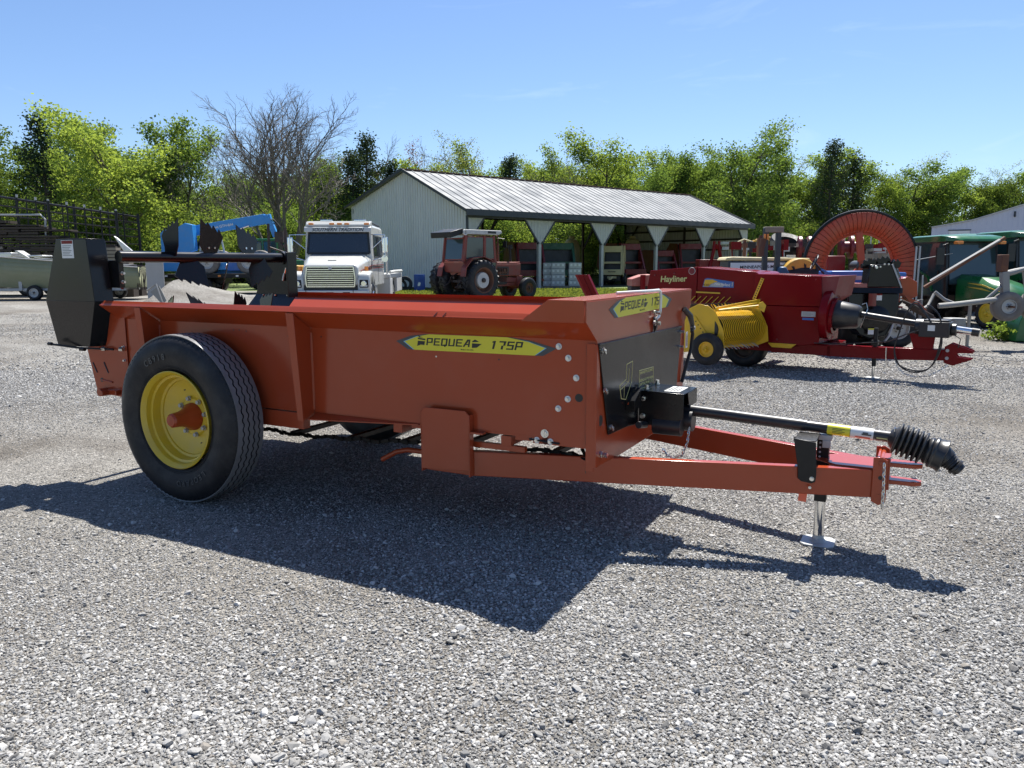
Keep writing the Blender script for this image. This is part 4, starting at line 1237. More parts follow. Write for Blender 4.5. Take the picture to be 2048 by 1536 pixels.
    for px, d, top, k in spots:
        where = next((m for a, b, m in marks if a <= px < b), marks[-1][2])
        c = 'bright yellow-green' if k == 'bush' else 'mid-green'
        q = seen.get((where, c), 0); seen[(where, c)] = q + 1
        T(k, px, d, top, '%s%s bush %s' % (('', 'next ', 'third ', 'fourth ', 'fifth ', 'sixth ')[q], c, where), cat='bush', name='bush', group='undergrowth bushes below the treeline', w=r2.uniform(1.0, 1.4))
    # the wood behind, one mass
    rs = np.random.RandomState(9)
    n = 5200
    x = rs.uniform(-95, 105, n); y = rs.uniform(98, 128, n)
    hmax = np.where(x < -12, 11.0, np.where(x < 30, 8.0, 4.2)) + 1.5 * np.sin(x * .35) + 1.0 * np.sin(x * .9 + 2)
    z = rs.rand(n) ** .8 * hmax + np.array([gz(a, b) for a, b in zip(x, y)])
    me = leaf_mesh(rs, np.stack([x, y, z], 1), 9, .8, .5, 'deep_leaf', 'woodland')
    o = bpy.data.objects.new('woodland', me); COL.objects.link(o)
    tag(o, 'dense dark green wood filling the gaps behind the treeline', 'woodland', kind='stuff')
    # short grass in front of the barn
    n = 26000
    x = rs.uniform(-9, 14, n); y = 31.5 + rs.rand(n) * 14
    lo = np.interp(x, [-9, -6, 0, 7, 10, 14], [41, 33.6, 32.2, 31.4, 33.5, 41])
    k = y > lo; x = x[k]; y = y[k]
    me = leaf_mesh(rs, np.stack([x, y, np.full(len(x), .03)], 1), 2, .05, .07, 'grass_blade', 'short_grass', flat=.3, el=1.2)
    o = bpy.data.objects.new('short_grass', me); COL.objects.link(o)
    tag(o, 'short sunlit grass growing along the front of the barn', 'grass', kind='stuff')
trees()

# ================================================================== buildings
def corrugated(g, o, u, L, v, top, n, pitch=.25, w=.05, dep=.03, bottom=lambda a: 0):
    """ribbed metal sheet: starts at o, runs L along u; from bottom(a) to top(a) along v; ribs stand out along n"""
    o = Vector(o); u = Vector(u).normalized(); v = Vector(v).normalized(); n = Vector(n).normalized()
    st = []; a = 0
    while a < L - 1e-6:
        for da, dd in ((0, 0), (w * .25, dep), (w * .75, dep), (w, 0)):
            if a + da <= L: st.append((a + da, dd))
        a += pitch
    st.append((L, 0))
    vs = []
    for a, dd in st:
        vs.append(o + u * a + v * bottom(a) + n * dd); vs.append(o + u * a + v * top(a) + n * dd)
    g.add(vs, [(2 * i, 2 * i + 2, 2 * i + 3, 2 * i + 1) for i in range(len(st) - 1)])
    return g
def pole_barn():
    B = thing('pole_barn', 'long open-fronted pole barn with pale ribbed gable wall, grey metal roof and braced posts', 'barn', (-2.5, 43.9, 0), R(40.75))
    L, D, YP = 27.7, 12.6, 5.95
    ef, pk, eb = 4.55, 7.10, 5.35
    roofz = lambda y: ef + (pk - ef) * y / YP if y < YP else pk + (eb - pk) * (y - YP) / (D - YP)
    # gable wall at X=0 (left), ribbed
    g = corrugated(G(), (0, 0, .1), (0, 1, 0), D, (0, 0, 1), lambda a: roofz(a) - .12, (-1, 0, 0), .262, .07, .05)
    g.ob('gable_wall', 'siding', B, fix=False)
    g = corrugated(G(), (L, 0, .1), (0, 1, 0), D, (0, 0, 1), lambda a: roofz(a) - .12, (-1, 0, 0), .262, .07, .05)
    g.ob('end_wall', 'siding', B, fix=False)
    # roof slopes
    sl_ = math.hypot(YP + .45, (pk - ef) / YP * (YP + .45)); vd = Vector((0, YP, pk - ef)).normalized()
    g = corrugated(G(), (-.35, -.45, ef - .45 * (pk - ef) / YP + .03), (1, 0, 0), L + .7, vd, lambda a: sl_, vd.cross(Vector((-1, 0, 0))) * 1, .61, .12, .035)
    g.ob('roof', 'roof', B, fix=False)
    vb = Vector((0, -(D - YP), pk - eb)).normalized(); s2 = math.hypot(D - YP + .45, (pk - eb) / (D - YP) * (D - YP + .45))
    g = corrugated(G(), (-.35, D + .45, eb - .45 * (pk - eb) / (D - YP) + .03), (1, 0, 0), L + .7, vb, lambda a: s2, (0, .25, 1), .61, .12, .035)
    g.ob('roof', 'roof', B, fix=False)
    G().beam((-.38, YP, pk + .06), (L + .38, YP, pk + .06), .34, .05).ob('ridge_cap', 'rrust', B)
    # trims
    G().beam((-.37, -.48, ef - .24), (L + .37, -.48, ef - .24), .04, .34).ob('eave_fascia', 'trim', B)
    G().beam((-.02, -.06, ef - .36), (L, -.06, ef - .36), .08, .30).ob('header_beam', 'trim', B)
    G().beam((-.36, -.47, ef - .16), (-.36, YP, pk + .03), .05, .16).ob('rake_trim', 'trim', B)
    G().beam((-.36, D + .47, eb - .12), (-.36, YP, pk + .03), .05, .16).ob('rake_trim', 'trim', B)
    G().beam((L + .36, -.47, ef - .16), (L + .36, YP, pk + .03), .05, .16).ob('rake_trim', 'trim', B)
    G().box(-.04, .10, -.05, .08, 0, ef - .4).ob('corner_trim', 'trim', B)
    G().box(-.05, .06, D - .02, D + .06, 0, eb - .1).ob('corner_trim', 'siding', B)
    # posts with triangular fillers
    n = 5; bay = L / n
    for i in range(n + 1):
        x = i * bay
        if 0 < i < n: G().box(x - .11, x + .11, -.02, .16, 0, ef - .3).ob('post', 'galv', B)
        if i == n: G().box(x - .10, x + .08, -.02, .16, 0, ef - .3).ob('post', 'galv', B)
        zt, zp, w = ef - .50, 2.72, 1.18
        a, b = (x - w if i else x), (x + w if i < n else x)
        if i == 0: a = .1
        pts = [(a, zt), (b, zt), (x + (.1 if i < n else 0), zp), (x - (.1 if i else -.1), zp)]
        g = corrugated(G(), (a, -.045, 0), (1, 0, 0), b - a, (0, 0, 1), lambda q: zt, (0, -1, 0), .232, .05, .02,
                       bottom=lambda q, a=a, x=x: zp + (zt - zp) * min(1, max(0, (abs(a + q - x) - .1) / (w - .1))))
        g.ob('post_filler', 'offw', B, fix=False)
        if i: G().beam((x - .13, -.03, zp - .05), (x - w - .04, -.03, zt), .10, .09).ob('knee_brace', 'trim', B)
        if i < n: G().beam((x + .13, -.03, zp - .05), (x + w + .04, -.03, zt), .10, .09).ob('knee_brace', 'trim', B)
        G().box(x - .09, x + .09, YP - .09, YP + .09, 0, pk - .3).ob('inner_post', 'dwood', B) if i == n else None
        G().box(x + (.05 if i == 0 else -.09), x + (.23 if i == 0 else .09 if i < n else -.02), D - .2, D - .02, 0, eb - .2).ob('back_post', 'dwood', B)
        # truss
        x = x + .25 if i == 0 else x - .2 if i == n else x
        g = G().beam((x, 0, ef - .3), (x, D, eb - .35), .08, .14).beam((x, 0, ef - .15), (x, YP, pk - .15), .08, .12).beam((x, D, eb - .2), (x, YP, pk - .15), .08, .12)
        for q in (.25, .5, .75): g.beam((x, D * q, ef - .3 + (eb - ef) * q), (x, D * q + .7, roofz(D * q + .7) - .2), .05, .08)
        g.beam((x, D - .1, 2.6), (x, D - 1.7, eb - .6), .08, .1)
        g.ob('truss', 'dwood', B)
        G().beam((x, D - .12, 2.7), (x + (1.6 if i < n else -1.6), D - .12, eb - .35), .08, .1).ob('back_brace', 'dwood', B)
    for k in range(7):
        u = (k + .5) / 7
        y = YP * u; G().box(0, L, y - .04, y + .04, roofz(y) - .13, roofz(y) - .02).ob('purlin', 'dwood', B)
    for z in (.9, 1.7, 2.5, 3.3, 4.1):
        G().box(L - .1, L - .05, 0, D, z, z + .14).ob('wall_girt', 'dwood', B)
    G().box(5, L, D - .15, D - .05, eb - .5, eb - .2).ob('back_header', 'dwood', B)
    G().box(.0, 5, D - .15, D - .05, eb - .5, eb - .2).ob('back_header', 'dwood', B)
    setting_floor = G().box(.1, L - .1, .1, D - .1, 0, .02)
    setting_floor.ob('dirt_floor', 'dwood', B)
pole_barn()
def white_building():
    B = thing('white_metal_building', 'big plain pale metal building at the right edge with a small overhead door', 'building', (29.8, 56, 0), R(-30))
    prof = [(0, 3.92), (2.5, 4.36), (14, 8.1), (25.5, 4.36)]
    top = lambda a: float(np.interp(a, [p[0] for p in prof], [p[1] for p in prof]))
    corrugated(G(), (0, 0, .0), (1, 0, 0), 25.5, (0, 0, 1), top, (0, -1, 0), .3, .06, .012).ob('front_wall', 'wbldg', B, fix=False)
    G().box(0, .05, .05, 24, 0, 3.9).ob('side_wall', 'wbldg', B)
    for (a, za), (b, zb) in zip(prof, prof[1:]):
        G().poly([(a, -.15, za + .01), (b, -.15, zb + .01), (b, -.15, zb + .09), (a, -.15, za + .09)], (0, 24.4, 0)).ob('roof', 'offw', B)
    d = G().box(1.1, 2.35, -.06, -.015, .05, 3.68).ob('overhead_door', 'white', B)
    for k in range(3):
        G().box(1.15 + k * .4, 1.48 + k * .4, -.08, -.06, 3.05, 3.35).ob('door_window', 'glass', d)
    G().box(1.02, 2.43, -.055, -.02, 3.70, 3.76).ob('door_trim', 'trim', B)
    G().tube([(4.9, -.25, 4.55), (4.9, -.05, 4.7)], .06, 8).box(4.84, 4.96, -.1, -.02, 4.6, 4.9).ob('wall_lamp', 'trim', B)
white_building()
# ================================================================== shared machine pieces
def mwheel(P, c, ax, RR, W, rr, rim='offw', tyre='rubber', lugs=0, disc=None, n=36, dish=.06, bolts=6, name='wheel'):
    """wheel > tyre: c = centre of the outer face, ax = outward axle direction"""
    ax = Vector(ax).normalized(); o = Vector(c)
    pr = [(rr, -W), (rr * 1.0, -.02), (rr * 1.04, 0), (rr * .97, 0), (rr * .93, -.03), (rr * .86, -dish), (rr * .5, -dish * 1.1), (rr * .32, -dish * .8), (rr * .25, -dish * .5), (0, -dish * .5)]
    w = G().lathe(pr, o, ax, n).ob(name, rim, P, ang=40)
    h = W
    tp = [(rr, -.01), (rr + (RR - rr) * .25, .012), (rr + (RR - rr) * .6, .018), (RR * .955, -.01), (RR * .985, -.03 * W / .3), (RR, -W * .22), (RR, -W * .78), (RR * .985, -W + .03 * W / .3), (RR * .955, -W + .01), (rr + (RR - rr) * .5, -W - .015), (rr, -W + .01)]
    if lugs: tp = [(r if r < RR * .94 else r - .035 * RR, q) for r, q in tp]
    G().lathe(tp, o, ax, n).ob('tyre', tyre, w, ang=50)
    a = ax.orthogonal().normalized()
    a = Vector((ax.y, -ax.x, 0)).normalized() if abs(ax.z) < .9 else a
    b = ax.cross(a)
    if lugs:
        g = G()
        for k in range(lugs):
            for sd in (0, 1):
                t0 = (k + .5 * sd) * 2 * math.pi / lugs; t1 = t0 + .16 
                d0 = a * math.cos(t0) + b * math.sin(t0); d1 = a * math.cos(t1) + b * math.sin(t1)
                q0 = o + ax * (-.01 if sd else -W + .01) + d0 * (RR * .955); q1 = o - ax * (W * .48) + d1 * (RR * .975)
                g.beam(q0, q1, .07 * RR, .06 * RR, up=(d0 + d1))
                e0 = o + ax * (.005 if sd else -W - .005) + d0 * (RR * .86)
                g.beam(e0, q0, .05 * RR, .06 * RR, up=d0)
        g.ob('tyre_lug', tyre, w, stuff=lugs > 40, join=True)
    if disc:
        G().lathe([(0, -dish * .3), (rr * .62, -dish * .3), (rr * .66, -dish * .6), (rr * .66, -dish)], o, ax, 28).ob('wheel_disc', disc, w)
    g = G().lathe([(0, .03), (rr * .14, .025), (rr * .18, -.0), (rr * .2, -dish)], o, ax, 16)
    for k in range(bolts):
        t = k * 2 * math.pi / bolts
        g.cyl(o - ax * (dish * .55) + (a * math.cos(t) + b * math.sin(t)) * rr * .38, ax, rr * .045, .03, 6)
    g.ob('wheel_hub', 'grease' if rim != 'by' and rim != 'yrim' else rim, w, join=True)
    return w
def window(P, pts, n, frame=.03, m='glass', fm='trim', name='window', thick=.01):
    """pane with a real frame around it"""
    n = Vector(n).normalized()
    f = G()
    for i in range(len(pts)):
        f.beam(pts[i], pts[(i + 1) % len(pts)], frame, frame * .8, up=n)
    fo = f.ob(name, fm, P, join=True)
    G().poly([Vector(p) - n * (thick / 2) for p in pts], n * thick).ob('pane', m, fo, smooth=False)
    return fo

# ================================================================== old red tractor by the barn
def red_tractor():
    c = (-1.78, 32.1, 0)
    T = thing('old_red_tractor', 'faded old red cab tractor with one white rear wheel disc, parked by the barn', 'tractor', c, R(44))
    # local x forward, y left; rear axle at the origin; right (near) side is -y
    for s in (-1, 1):
        mwheel(T, (0, .98 * s, .84), (0, s, 0), .84, .46, .50, 'rust', lugs=22, disc='offw' if s < 0 else None, n=44, dish=.2)
        mwheel(T, (2.85, .72 * s, .455), (0, s, 0), .455, .24, .22, 'rust', n=32, dish=.06)
    mwheel(T, (.0, 1.62, .82), (0, 1, 0), .80, .42, .48, 'rust', lugs=20, n=36, dish=.2)
    g = G().box(-.35, .55, -.26, .26, .55, 1.15).cyl((0, -.55, .84), (0, 1, 0), .13, 1.1, 14).box(.55, 2.0, -.2, .2, .62, .98).box(-.45, -.3, -.2, .2, .5, 1.0)
    g.ob('transmission', 'grease', T, .01, join=True)
    g = G().poly([(1.15, -.30, .98), (2.72, -.30, .98), (2.72, -.30, 1.52), (2.45, -.30, 1.56), (1.15, -.30, 1.55)], (0, .60, 0))
    g.ob('hood', 'tred', T, .03)
    g = G().box(1.2, 2.0, -.308, -.302, 1.02, 1.38); g.ob('engine_opening', 'ink', T)
    g = G()
    r2 = random.Random(3)
    for k in range(7): g.tube([(1.28 + k * .1, -.315, 1.06), (1.30 + k * .1, -.33, 1.2), (1.34 + k * .09, -.315, 1.33)], .02, 6)
    g.box(1.3, 1.9, -.325, -.31, 1.10, 1.16).cyl((1.45, -.31, 1.1), (0, -1, 0), .05, .05).cyl((1.75, -.31, 1.22), (0, -1, 0), .06, .04)
    g.ob('engine_pipes', 'rust', T, join=True)
    g = G().box(1.15, 2.75, -.18, .18, .55, .70).box(2.55, 2.9, -.23, .23, .52, .98).poly([(1.2, -.2, .75), (2.6, -.2, .70), (2.6, -.2, .9), (1.2, -.2, .98)], (0, .4, 0))
    g.beam((2.85, -.62, .50), (2.85, .62, .50), .12, .14).beam((2.75, 0, .6), (2.95, 0, .6), .2, .2)
    g.ob('front_frame', 'tred', T, .01, join=True)
    G().box(1.16, 2.7, -.306, -.303, 1.44, 1.50).ob('hood_stripe', 'trd2', T)
    G().box(1.2, 2.7, -.28, .28, 1.555, 1.575).ob('hood_top', 'trd2', T, .01)
    # exhaust, air intake
    G().tube([(1.75, .1, 1.5), (1.75, .1, 2.35)], [.06, .055], 12).tube([(1.75, .1, 2.35), (1.75, .1, 2.62), (1.69, .1, 2.68)], .035, 10).ob('exhaust_stack', 'rust', T, join=True)
    G().tube([(2.35, -.05, 1.5), (2.33, -.05, 2.12)], .05, 12).cyl((2.33, -.05, 2.12), (0, 0, 1), .10, .16, 14).ob('air_intake', 'satin', T, join=True)
    # cab
    zc, zt = 1.32, 2.66
    P = lambda x, y, z: (x, y, z)
    corners = [(-.72, .62), (.98, .62), (.98, -.62), (-.72, -.62)]
    g = G().poly([(-.72, -.64, 1.15), (.60, -.64, 1.32), (1.02, -.64, 1.30), (1.05, -.64, 1.55), (.98, -.64, 1.62), (-.78, -.64, 1.62)], (0, 1.28, 0))
    g.ob('cab_body', 'tred', T, .02)
    for x0, x1, y in ((-.80, -.66, -.62), (.30, .32, -.64), (.92, .84, -.62), (-.80, -.66, .62), (.30, .32, .64), (.92, .84, .62)):
        G().beam((x0, y, 1.55), (x1, y, 2.62), .11 if x0 != .3 else .08, .08, up=(0, 1, 0)).ob('cab_pillar', 'tred', T, .006)
    window(T, [(-.70, -.645, 1.66), (.25, -.645, 1.66), (.27, -.645, 2.56), (-.60, -.645, 2.56)], (0, -1, 0), .04, 'glassg', 'tred')
    window(T, [(.36, -.645, 1.66), (.86, -.645, 1.70), (.80, -.645, 2.56), (.38, -.645, 2.56)], (0, -1, 0), .04, 'glassg', 'tred')
    window(T, [(.50, -.66, 1.56), (.95, -.66, 1.56), (.90, -.66, 1.06), (.78, -.66, 1.0)], (0, -1, 0), .04, 'glassg', 'tred')
    window(T, [(-.79, -.55, 1.66), (-.79, .55, 1.66), (-.68, .55, 2.5), (-.68, -.55, 2.5)], (-1, 0, .1), .05, 'glassg', 'tred', 'rear_window')
    window(T, [(.98, -.55, 1.62), (.98, .55, 1.62), (.88, .55, 2.56), (.88, -.55, 2.56)], (1, 0, .1), .04, 'glassg', 'tred', 'windscreen')
    g = G().poly([(-.80, -.66, 2.66), (1.12, -.66, 2.66), (1.30, -.66, 2.74), (1.26, -.66, 2.84), (-.80, -.66, 2.84)], (0, 1.32, 0)); g.ob('cab_roof', 'offw', T, .02)
    G().box(.5, .95, -.668, -.66, 2.71, 2.80).ob('roof_vent', 'ink', T)
    g = G().poly([(-1.42, -.62, 2.50), (-.82, -.62, 2.66), (-.70, -.62, 2.85), (-.80, -.62, 2.88), (-1.45, -.62, 2.72)], (0, 1.24, 0)); g.ob('roof_canopy', 'satin', T, .02)
    g = G().lathe([(.06, 0), (.11, 0), (.11, .04), (.06, .04)], (-.72, -.70, 2.72), (0, 1, 0), 20, closed=True); g.ob('roof_lamp', 'offw', T)
    # cab rear panel and fenders
    g = G().poly([(-.80, -.60, 1.6), (-.80, .60, 1.6), (-.55, .45, 1.05), (-.55, -.45, 1.05)], (.03, 0, 0)); g.ob('rear_panel', 'trd2', T, .01)
    for s in (-1, 1):
        g = G()
        a = [(-.92 + .0, 1.0), (-.85, 1.35), (-.5, 1.72), (.1, 1.78), (.6, 1.60)]
        for (x0, z0), (x1, z1) in zip(a, a[1:]): g.beam((x0, .74 * s, z0), (x1, .74 * s, z1), .30, .03)
        g.ob('fender', 'tred', T, join=True)
    # hitch and drawbar clutter at the back
    g = G().tube([(-.40, -.35, .95), (-1.0, -.38, .55)], .035, 8).tube([(-.40, .35, .95), (-1.0, .38, .55)], .035, 8).tube([(-.5, 0, 1.15), (-.95, 0, .95)], .03, 8).tube([(-.45, -.3, 1.2), (-.75, -.36, .75)], .025, 6).tube([(-.45, .3, 1.2), (-.75, .36, .75)], .025, 6)
    g.box(-.75, -.35, -.05, .05, .40, .46).box(-.62, -.4, -.32, .32, .75, .85).cyl((-.5, -.2, .62), (-1, 0, 0), .07, .12).cyl((-.5, .18, .95), (-1, 0, 0), .06, .15)
    g.ob('rear_hitch', 'grease', T, join=True)
    g = G().tube([(.9, -.66, 2.55), (1.25, -.85, 2.5), (1.28, -.88, 2.1), (1.0, -.7, 1.9)], .012, 6).box(1.24, 1.29, -.95, -.75, 2.15, 2.42); g.ob('mirror', 'satin', T, join=True)
red_tractor()

# ================================================================== white truck
def truck():
    # local: x towards the camera (front), y to our right is +y after the turn
    T = thing('crew_cab_truck', 'white crew-cab truck with lettered sun visor and wide chrome grille facing us', 'truck', (-5.22, 23.3, 0), R(-88))
    # front of the bumper at x=1.0; y>0 is our right (the truck's left)
    W = 1.02
    g = G()
    # hood: sloping wedge, narrowing forward
    def sec(x, w, zb, zt, r): return [(x, -w, zb), (x, -w, zt - r), (x, -w + r, zt), (x, w - r, zt), (x, w, zt - r), (x, w, zb)]
    secs = [sec(-.55, .98, .95, 1.80, .16), sec(.10, .92, .95, 1.72, .15), sec(.70, .80, .90, 1.56, .12), sec(.88, .78, .90, 1.46, .08)]
    v = [p for s_ in secs for p in s_]; n = 6
    f = [(i * n + k, i * n + (k + 1) % n, (i + 1) * n + (k + 1) % n, (i + 1) * n + k) for i in range(3) for k in range(n)]
    f += [tuple(range(6))[::-1], tuple(18 + k for k in range(6))]
    g.add(v, f); g.ob('hood', 'twhite', T, .03, ang=50)
    # fenders
    for s in (-1, 1):
        g = G()
        a = [(.92, .70), (.95, 1.05), (.86, 1.22), (.60, 1.30), (.25, 1.30), (-.05, 1.20), (-.20, .95), (-.22, .70), (-.12, .70), (-.10, .93), (.05, 1.10), (.25, 1.16), (.50, 1.12), (.62, .95), (.66, .70)]
        g.poly([(x, s * .76, z) for x, z in a], (0, s * .36, 0)); g.ob('fender', 'twhite', T, .05, ang=50)
        h = G().box(.90, .955, *sorted((s * .82, s * 1.08)), .83, 1.06).ob('headlight', 'satin', T, .02)
        G().lathe([(0, .02), (.07, .02), (.085, 0)], (.955, s * .945, .945), (1, 0, 0), 18).ob('lens', 'chrome', h)
        G().box(.955, .965, *sorted((s * .85, s * 1.05)), .86, .90).ob('reflector', 'white', h)
        mwheel(T, (.22, s * 1.12, .47), (0, s, 0), .47, .26, .27, 'chrome', n=32, dish=-.03, bolts=8)
        m_ = mwheel(T, (-4.6, s * 1.14, .49), (0, s, 0), .49, .50, .28, 'offw', n=32, dish=.12, bolts=8)
        # marker lamp, stripes
        G().cyl((.45, s * .96, 1.30), (0, 0, 1), .055, .13, 12).ob('marker_lamp', 'amber', T)
        for k, m in enumerate(('bred', 'ink', 'bred')):
            g = G().beam((.72, s * (.835), 1.30 - k * .035), (-.5, s * 1.0, 1.46 - k * .04), .014, .022, up=(0, 0, 1)).beam((-.5, s * 1.03, 1.46 - k * .04), (-2.8, s * 1.045, 1.48 - k * .04), .014, .022, up=(0, 0, 1))
            g.ob('body_stripe', m, T, join=True)
    # grille
    g = G().box(.885, .915, -.68, .68, .86, 1.42); gr = g.ob('grille', 'ink', T, .05)
    for k in range(8): G().box(.91, .93, -.655, .655, .90 + k * .062, .925 + k * .062).ob('grille_bar', 'chrome', gr)
    g = G()
    fr = [(-.68, .86), (.68, .86), (.70, 1.1), (.66, 1.42), (-.66, 1.42), (-.70, 1.1)]
    for i in range(6): g.beam((.93, *fr[i]), (.93, *fr[(i + 1) % 6]), .03, .03, up=(1, 0, 0))
    g.ob('grille_surround', 'chrome', gr, join=True)
    G().lathe([(0, .02), (.05, .015), (.055, 0)], (.935, 0, 1.385), (1, 0, 0), 20).ob('badge', 'offw', gr)
    G().box(.52, .58, -.12, .12, 1.60, 1.615).ob('hood_vent', 'galv', T)
    # bumper
    b = G().pz([(.75, -1.14), (1.0, -1.08), (1.08, -.6), (1.08, .6), (1.0, 1.08), (.75, 1.14)], .46, .76).ob('bumper', 'alu', T, .02)
    for y in (-.47, 0, .47): G().box(1.07, 1.085, y - .10, y + .10, .60, .71).ob('bumper_opening', 'ink', b)
    for y in (-.68, .66): G().box(1.04, 1.0825, y - .008, y + .008, .46, .765).ob('bumper_joint', 'ink', b)
    G().box(.6, .9, -1.0, 1.0, .74, .86).ob('bumper_gap', 'ink', T)
    # cab
    g = G()
    def csec(x, w, zb, zt, r): return [(x, -w, zb), (x, -w * 1.0, 1.66), (x, -w * .96, zt - r), (x, -w * .96 + r, zt), (x, w * .96 - r, zt), (x, w * .96, zt - r), (x, w, 1.66), (x, w, zb)]
    secs = [csec(-.53, 1.02, .85, 1.82, .02), csec(-.63, 1.02, .85, 2.58, .05), csec(-.80, 1.02, .85, 2.72, .10), csec(-3.05, 1.02, .85, 2.72, .10), csec(-3.12, 1.02, .85, 2.5, .1)]
    v = [p for s_ in secs for p in s_]; n = 8
    f = [(i * n + k, i * n + (k + 1) % n, (i + 1) * n + (k + 1) % n, (i + 1) * n + k) for i in range(4) for k in range(n)]
    f += [tuple(range(n))[::-1], tuple(4 * n + k for k in range(n))]
    g.add(v, f); g.ob('cab', 'twhite', T, .03, ang=40)
    # windscreen
    window(T, [(-.51, -.93, 1.82), (-.51, .93, 1.82), (-.60, .88, 2.45), (-.60, -.88, 2.45)], (1, 0, .13), .06, 'glass', 'ink', 'windscreen')
    # sun visor with lettering
    g = G().poly([(-.60, -1.0, 2.48), (-.42, -1.0, 2.45), (-.45, -1.0, 2.59), (-.60, -1.0, 2.64)], (0, 2.0, 0)); vs = g.ob('sun_visor', 'twhite', T, .015)
    lettering('SOUTHERN TRADITION', .145, 'ink', vs, (-.428, 0, 2.518), (0, 1, 0), (-.12, 0, 1), bold=.012, shear=.35, sx=.98, ext=.001)
    g = G().poly([(-.55, -.97, 2.60), (-.50, -.97, 2.66), (-.62, -.97, 2.77), (-.95, -.97, 2.80), (-.95, -.97, 2.62)], (0, 1.94, 0)); g.ob('roof_cap', 'twhite', T, .03)
    for y in (-.80, -.18, .05, .27, .86): G().box(-.53, -.50, y - .075, y + .075, 2.67, 2.725).ob('roof_marker_lamp', 'amber', T, .01)
    for y in (-.4, .62): G().box(-1.0, -.8, y - .18, y + .18, 2.78, 2.84).ob('roof_horn', 'chrome', T, .02)
    # side windows both sides
    for s in (-1, 1):
        y = 1.022 * s
        for x0, x1 in ((-1.62, -.78), (-1.95, -1.72), (-2.75, -2.05)):
            window(T, [(x0, y, 1.72), (x1, y, 1.72), (x1 - (.06 if x1 == -.78 else 0), y * .965, 2.36), (x0, y * .965, 2.36)], (0, s, .05), .035, 'glass', 'trim')
        G().box(-1.68, -1.67, *sorted((1.0215 * s, 1.026 * s)), .95, 2.4).box(-2.80, -2.79, *sorted((1.0215 * s, 1.026 * s)), .95, 2.4).ob('door_seam', 'trim', T)
        for x in (-1.6, -2.7): G().box(x, x + .14, *sorted((1.025 * s, 1.05 * s)), 1.55, 1.585).ob('door_handle', 'chrome', T)
        # mirrors
        g = G().tube([(-.55, s * .98, 2.38), (-.35, s * 1.42, 2.36), (-.35, s * 1.42, 1.72), (-.50, s * 1.0, 1.60)], .018, 8).tube([(-.50, s * 1.0, 1.95), (-.35, s * 1.42, 2.30)], .012, 6)
        mr = g.ob('mirror_arm', 'chrome', T, join=True)
        G().box(-.42, -.36, *sorted((s * 1.33, s * 1.50)), 1.85, 2.30).ob('mirror', 'chrome', T, .02)
        G().cyl((-.40, s * 1.40, 1.66), (1, 0, 0), .10, .04, 18).ob('round_mirror', 'chrome', T)
        g = G().box(-1.5, -.6, *sorted((s * .85, s * 1.1)), .45, .52).box(-1.5, -.7, *sorted((s * .8, s * 1.0)), .52, .86); g.ob('step_tank', 'alu', T, .03, join=True)
    # flatbed behind with side boxes and headache rack
    G().box(-7.1, -3.2, -1.2, 1.2, 1.02, 1.16).ob('flatbed', 'offw', T, .02)
    for s in (-1, 1):
        G().box(-3.95, -3.25, *sorted((s * .75, s * 1.2)), .45, 1.015).ob('tool_box', 'offw', T, .02)
        G().box(-7.0, -5.3, *sorted((s * .9, s * 1.2)), .5, 1.015).ob('tool_box', 'offw', T, .02)
        G().tube([(-3.3, s * 1.1, 1.16), (-3.25, s * 1.1, 1.9), (-3.2, s * .9, 2.62)], .035, 8).ob('rack_post', 'offw', T)
        G().tube([(-3.0, s * .9, 2.74), (-1.2, s * .9, 2.76)], .03, 8).ob('roof_rail', 'trim', T)
        G().tube([(-3.4, s * 1.18, 1.22), (-4.5, s * 1.2, 1.24), (-6.9, s * 1.2, 1.24)], .05, 8).ob('bed_rail', 'offw', T)
    G().box(-7.0, .8, -.35, .35, .55, .8).ob('chassis', 'ink', T)
truck()

